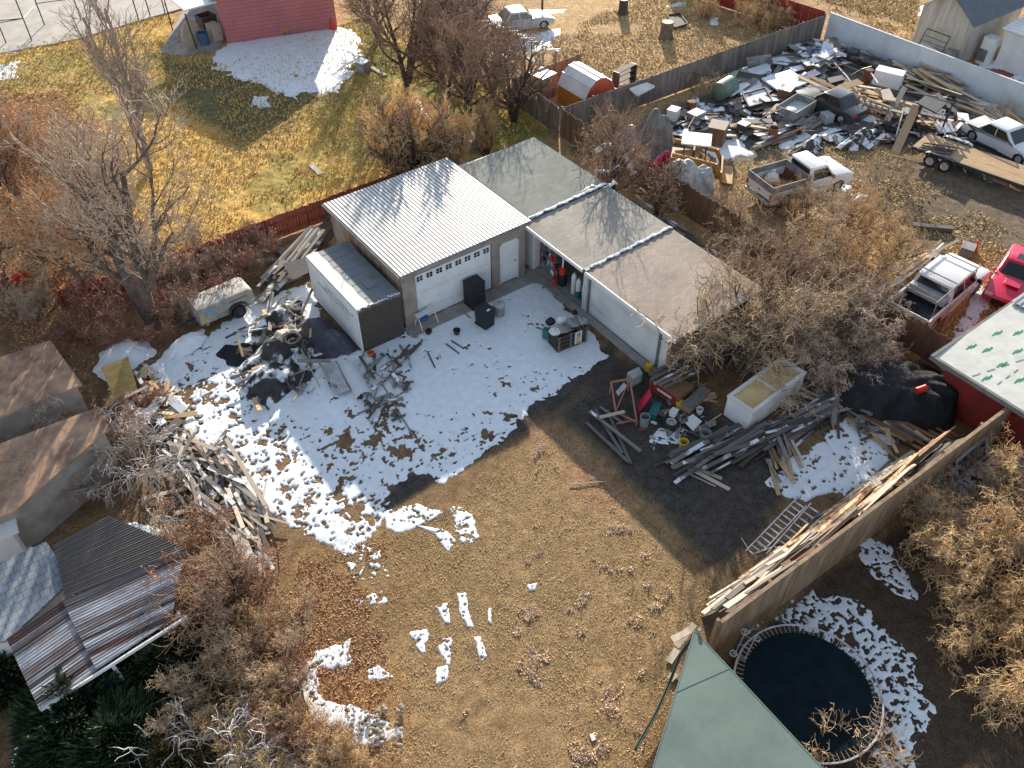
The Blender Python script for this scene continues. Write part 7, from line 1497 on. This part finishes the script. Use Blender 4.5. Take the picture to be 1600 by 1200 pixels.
# ---- more salvage: each a recognisable discarded thing
rr = random.Random(55)
for i, (px, z) in enumerate([((1172, 172), .1), ((1182, 182), .15), ((1243, 205), .1), ((1318, 212), .2), ((1340, 100), .3), ((1300, 108), .4), ((1470, 215), .2), ((1488, 226), .1), ((1105, 190), .15), ((1060, 205), .15), ((1215, 178), .3), ((1390, 205), .1)]):
    tyre('tyre', ['tyre lying in the rubble left of the open grey box', 'second tyre in the rubble left of the open grey box', 'tyre below the silver boards', 'tyre beside the black tarp under the wrecked car', 'tyre on the grey boards along the white fence', 'tyre at the left end of the grey boards along the white fence', 'tyre behind the flatbed wheels', 'tyre right of the one behind the flatbed wheels', 'tyre in the rubble above the wooden hutch', 'tyre in the rubble right of the tall dark cone', 'tyre on the brown machine side of the salvage', 'tyre near the beam beside the flatbed'][i], px, z, .36, .22, (rr.uniform(-25, 25), rr.uniform(-25, 25), 0))
for i, (px, sz, mk, lb) in enumerate([((1085, 195), (.9, .7, .8), 'galv_dirty', 'grey washing machine box in the rubble by the grey fence'), ((1050, 192), (.7, .6, .9), 'paint_white_dirty', 'white stove box in the rubble by the tall dark cone'), ((1188, 165), (.6, .5, .5), 'plastic_white', 'small white box beside the orange bucket'), ((1258, 112), (.9, .6, .6), 'rust', 'rusty box behind the big snow covered sheet'), ((1330, 95), (.8, .6, .7), 'dark_metal', 'dark metal box by the white fence boards'), ((1415, 190), (.8, .7, .7), 'galv_dirty', 'grey cabinet between the beam and the board pile'), ((1500, 195), (1.0, .6, .5), 'rust', 'rusty box behind the flatbed deck'), ((1375, 172), (.7, .5, .6), 'fence_brown', 'brown box among the tan boards'), ((1290, 190), (.7, .6, .5), 'galv', 'silver box below the open grey box'), ((1160, 205), (.6, .6, .5), 'wood_dark', 'dark box right of the wooden hutch')]):
    box_thing('scrap_appliance', lb, 'appliance', px, sz, rr.uniform(0, 90), mk, .05, lid=('panel_snow' if i % 3 == 0 else None))
for i, (px, mk, lb) in enumerate([((1078, 178), 'rust', 'rusty drum against the grey fence'), ((1270, 98), 'blue', 'blue drum in the far corner of the salvage yard'), ((1352, 128), 'rust', 'rusty drum behind the tan board pile'), ((1480, 172), 'dark_metal', 'dark drum right of the tan boards'), ((1232, 190), 'galv', 'silver drum left of the wrecked car'), ((1205, 220), 'rust', 'rusty drum beside the silver boards')]):
    drum('steel_drum', lb, 'drum', px, .29, .85, mk, .0, lid=i % 2 == 0, tilt=(0, 0, 0))
for i, (a, b) in enumerate([((1300, 95), (1345, 150)), ((1290, 112), (1330, 98)), ((1330, 118), (1362, 104)), ((1352, 108), (1372, 130)), ((1205, 225), (1255, 200)), ((1440, 215), (1425, 180)), ((1460, 185), (1478, 212)), ((1095, 170), (1075, 200)), ((1180, 192), (1222, 170)), ((1400, 215), (1412, 170)), ((1500, 160), (1560, 188)), ((1380, 98), (1430, 118))]):
    A = P(*a, .3); B = P(*b, .9 + .1 * (i % 4)); mid = (A + B) / 2 + Vector((0, 0, .12)); mb = MB(); mb.tube([A, A.lerp(mid, .6), mid, B.lerp(mid, .6), B], .045, 6)
    tag(mb.build('steel_pipe', MT[('galv', 'rust', 'dark_metal')[i % 3]]), ['thin', 'rusty', 'dark'][i % 3] + ' pipe lying across the salvage heaps', 'pipe', ['thin', 'rusty', 'dark'][i % 3] + ' pipes across the salvage heaps')
# small scrap among the buckets and along the near heaps
cols = ['plastic_white', 'grey_plastic', 'wood_pale', 'dark_metal', 'teal', 'rust']
for i in range(54):
    px = [(rr.uniform(1000, 1110), rr.uniform(640, 705)), (rr.uniform(1240, 1330), rr.uniform(628, 690)), (rr.uniform(570, 640), rr.uniform(545, 660))][i % 3]; mk = cols[rr.randrange(6)]; q = P(*px, .03); mb = MB()
    a, b, c = rr.uniform(.08, .28), rr.uniform(.05, .16), rr.uniform(.02, .12); M_ = Matrix.Rotation(rr.uniform(0, 6), 3, 'Z') @ Matrix.Rotation(rr.gauss(0, .3), 3, 'X'); mb.box((q.x, q.y, .05), (a, b, c), rot=M_, taper=rr.uniform(.6, 1)); wh = ['among the buckets by the garage corner', 'around the end of the long plank heap', 'in the tangle below the truck box'][i % 3]
    cn = {'plastic_white': 'white', 'grey_plastic': 'grey', 'wood_pale': 'tan', 'dark_metal': 'black', 'teal': 'teal', 'rust': 'rusty'}[mk]
    tag(mb.build('scrap_piece', MT[mk]), f'small {cn} scrap piece {wh}', 'scrap', f'small {cn} scrap pieces {wh}')
# salvage yard: boards of the far piles beyond the nearest three hundred
def heap_stuff(items):
    mb = MB(); mats = ['wood_tan', 'wood_grey', 'wood_snow', 'wood_pale', 'wood_dark', 'panel_snow', 'wood_brown']; rr = random.Random(77)
    bs = [o for o in bpy.data.objects if o.name.startswith('wooden_board') and o.get('group')]; ns = len([o for o in bpy.data.objects if o.name.startswith('wooden_board')]) - len(bs)
    bs.sort(key=lambda o: -o.scale[0] * o.scale[1] / ((o.location - cam.location).length_squared))
    for o in bs[296 - ns:]:                    # the smallest ones in view join the far piles
        M_ = Matrix.LocRotScale(o.location, o.rotation_euler, o.scale); mi = mats.index(o.data.materials[0].name)
        mb.add([M_ @ v.co for v in o.data.vertices], [list(p.vertices) for p in o.data.polygons], mi); bpy.data.objects.remove(o)
    for poly, d, n, L, w_, mset, sp, hz, rn in items:
        pl = gpoly(poly); A = np.array(pl); x0, y0 = A.min(0); x1, y1 = A.max(0); a0 = R(wang(*d)); k = 0; tr = 0
        while k < n and tr < 6000:
            tr += 1; x, y = rr.uniform(x0, x1), rr.uniform(y0, y1); s = float(sdist(np.array([x]), np.array([y]), pl)[0])
            if s < .02: continue
            a = a0 + rr.gauss(0, sp) + (rr.uniform(-1.5, 1.5) if rr.random() < rn else 0); M_ = Matrix.Rotation(a, 3, 'Z') @ Matrix.Rotation(rr.gauss(0, .12), 3, 'Y') @ Matrix.Rotation(rr.gauss(0, .2), 3, 'X')
            mb.box((x, y, .05 + hz * (k / n) * min(1, s + .3)), (rr.uniform(*L), rr.uniform(*w_), rr.uniform(.03, .07)), 0, mats.index(rr.choice(mset)), M_); k += 1
    o = mb.build('board_heap', [MT[m] for m in mats]); tag(o, 'far piles of boards and sheet scrap across the salvage yard', 'boards', kind='stuff')
heap_stuff([
    ([(1280, 150), (1330, 140), (1430, 180), (1420, 200), (1300, 180)], ((1290, 150), (1410, 190)), 60, (2.5, 5), (.12, .35), ('wood_tan', 'wood_pale', 'wood_tan', 'wood_grey'), .08, 1.0, .03),
    ([(1410, 115), (1460, 120), (1510, 155), (1525, 175), (1440, 160)], ((1410, 120), (1520, 165)), 60, (2, 4.5), (.12, .35), ('wood_pale', 'wood_tan', 'wood_grey'), .12, .9, .05),
    ([(1310, 80), (1400, 105), (1480, 140), (1470, 150), (1330, 112)], ((1315, 90), (1470, 145)), 60, (2.5, 5), (.1, .25), ('wood_grey', 'wood_dark', 'wood_grey'), .07, .6, .03),
    ([(1500, 165), (1600, 200), (1640, 225), (1600, 222), (1490, 185)], ((1500, 170), (1600, 210)), 30, (2, 4), (.12, .3), ('wood_tan', 'wood_pale', 'wood_grey'), .08, .5, .04),
    ([(1190, 215), (1250, 190), (1290, 185), (1270, 205), (1200, 232)], ((1195, 228), (1285, 190)), 30, (2, 4), (.15, .4), ('wood_snow', 'panel_snow', 'wood_grey'), .08, .35, .05),
    ([(1240, 75), (1300, 70), (1320, 100), (1280, 120), (1230, 100)], ((1240, 95), (1300, 75)), 46, (1.2, 3), (.2, .9), ('panel_snow', 'wood_snow', 'wood_grey'), .5, .7, .2),
    ([(1140, 125), (1230, 95), (1280, 120), (1270, 160), (1160, 185), (1130, 170)], ((1140, 150), (1250, 110)), 70, (.8, 2.8), (.2, .8), ('panel_snow', 'wood_snow', 'wood_dark', 'wood_grey'), .45, .5, .2),
    ([(1010, 200), (1090, 165), (1140, 180), (1130, 215), (1040, 225)], ((1010, 205), (1120, 170)), 80, (.5, 2.4), (.12, .5), ('panel_snow', 'wood_dark', 'wood_grey', 'wood_snow'), .45, .45, .2),
    ([(1150, 190), (1220, 165), (1270, 190), (1230, 215), (1160, 215)], ((1150, 200), (1240, 175)), 60, (.4, 1.8), (.1, .6), ('wood_dark', 'panel_snow', 'wood_grey', 'wood_tan'), .8, .4, .4),
    ([(1290, 205), (1400, 185), (1420, 215), (1370, 225), (1300, 225)], ((1300, 215), (1400, 195)), 44, (.5, 2.2), (.2, .8), ('wood_dark', 'panel_snow', 'wood_grey'), .7, .4, .3),
    ([(1430, 190), (1500, 180), (1540, 215), (1500, 225), (1440, 225)], ((1440, 200), (1520, 210)), 40, (.4, 1.6), (.1, .5), ('wood_dark', 'wood_pale', 'wood_grey', 'panel_snow'), .9, .5, .4),
    ([(1480, 575), (1530, 600), (1560, 640), (1540, 655), (1470, 620)], ((1480, 590), (1550, 640)), 22, (.8, 2.6), (.12, .4), ('wood_grey', 'wood_dark', 'wood_brown' if False else 'wood_tan'), .15, .6, .1),
    ([(355, 520), (420, 470), (500, 470), (520, 560), (500, 640), (400, 640), (360, 590)], ((380, 600), (500, 500)), 46, (.4, 1.8), (.05, .2), ('wood_grey', 'wood_dark', 'wood_snow', 'wood_tan'), .7, .75, .3),
    ([(500, 600), (600, 560), (650, 600), (620, 665), (540, 655)], ((520, 640), (620, 570)), 24, (.3, 1.2), (.05, .2), ('wood_grey', 'wood_dark', 'wood_snow'), .7, .25, .3),
    ([(1240, 620), (1330, 610), (1420, 690), (1440, 730), (1340, 690), (1290, 660)], ((1260, 620), (1420, 710)), 46, (.4, 2.0), (.06, .22), ('wood_grey', 'wood_dark', 'wood_tan'), .5, .35, .3),
    ([(1060, 610), (1110, 600), (1120, 680), (1060, 700), (1020, 660)], ((1060, 690), (1110, 620)), 26, (.3, 1.3), (.05, .2), ('wood_grey', 'wood_dark', 'wood_tan'), .7, .2, .3),
    ([(180, 600), (240, 570), (290, 640), (280, 690), (200, 650)], ((190, 600), (270, 660)), 44, (.5, 1.7), (.1, .4), ('wood_grey', 'wood_tan', 'panel_snow', 'wood_dark'), .8, .5, .4),
])
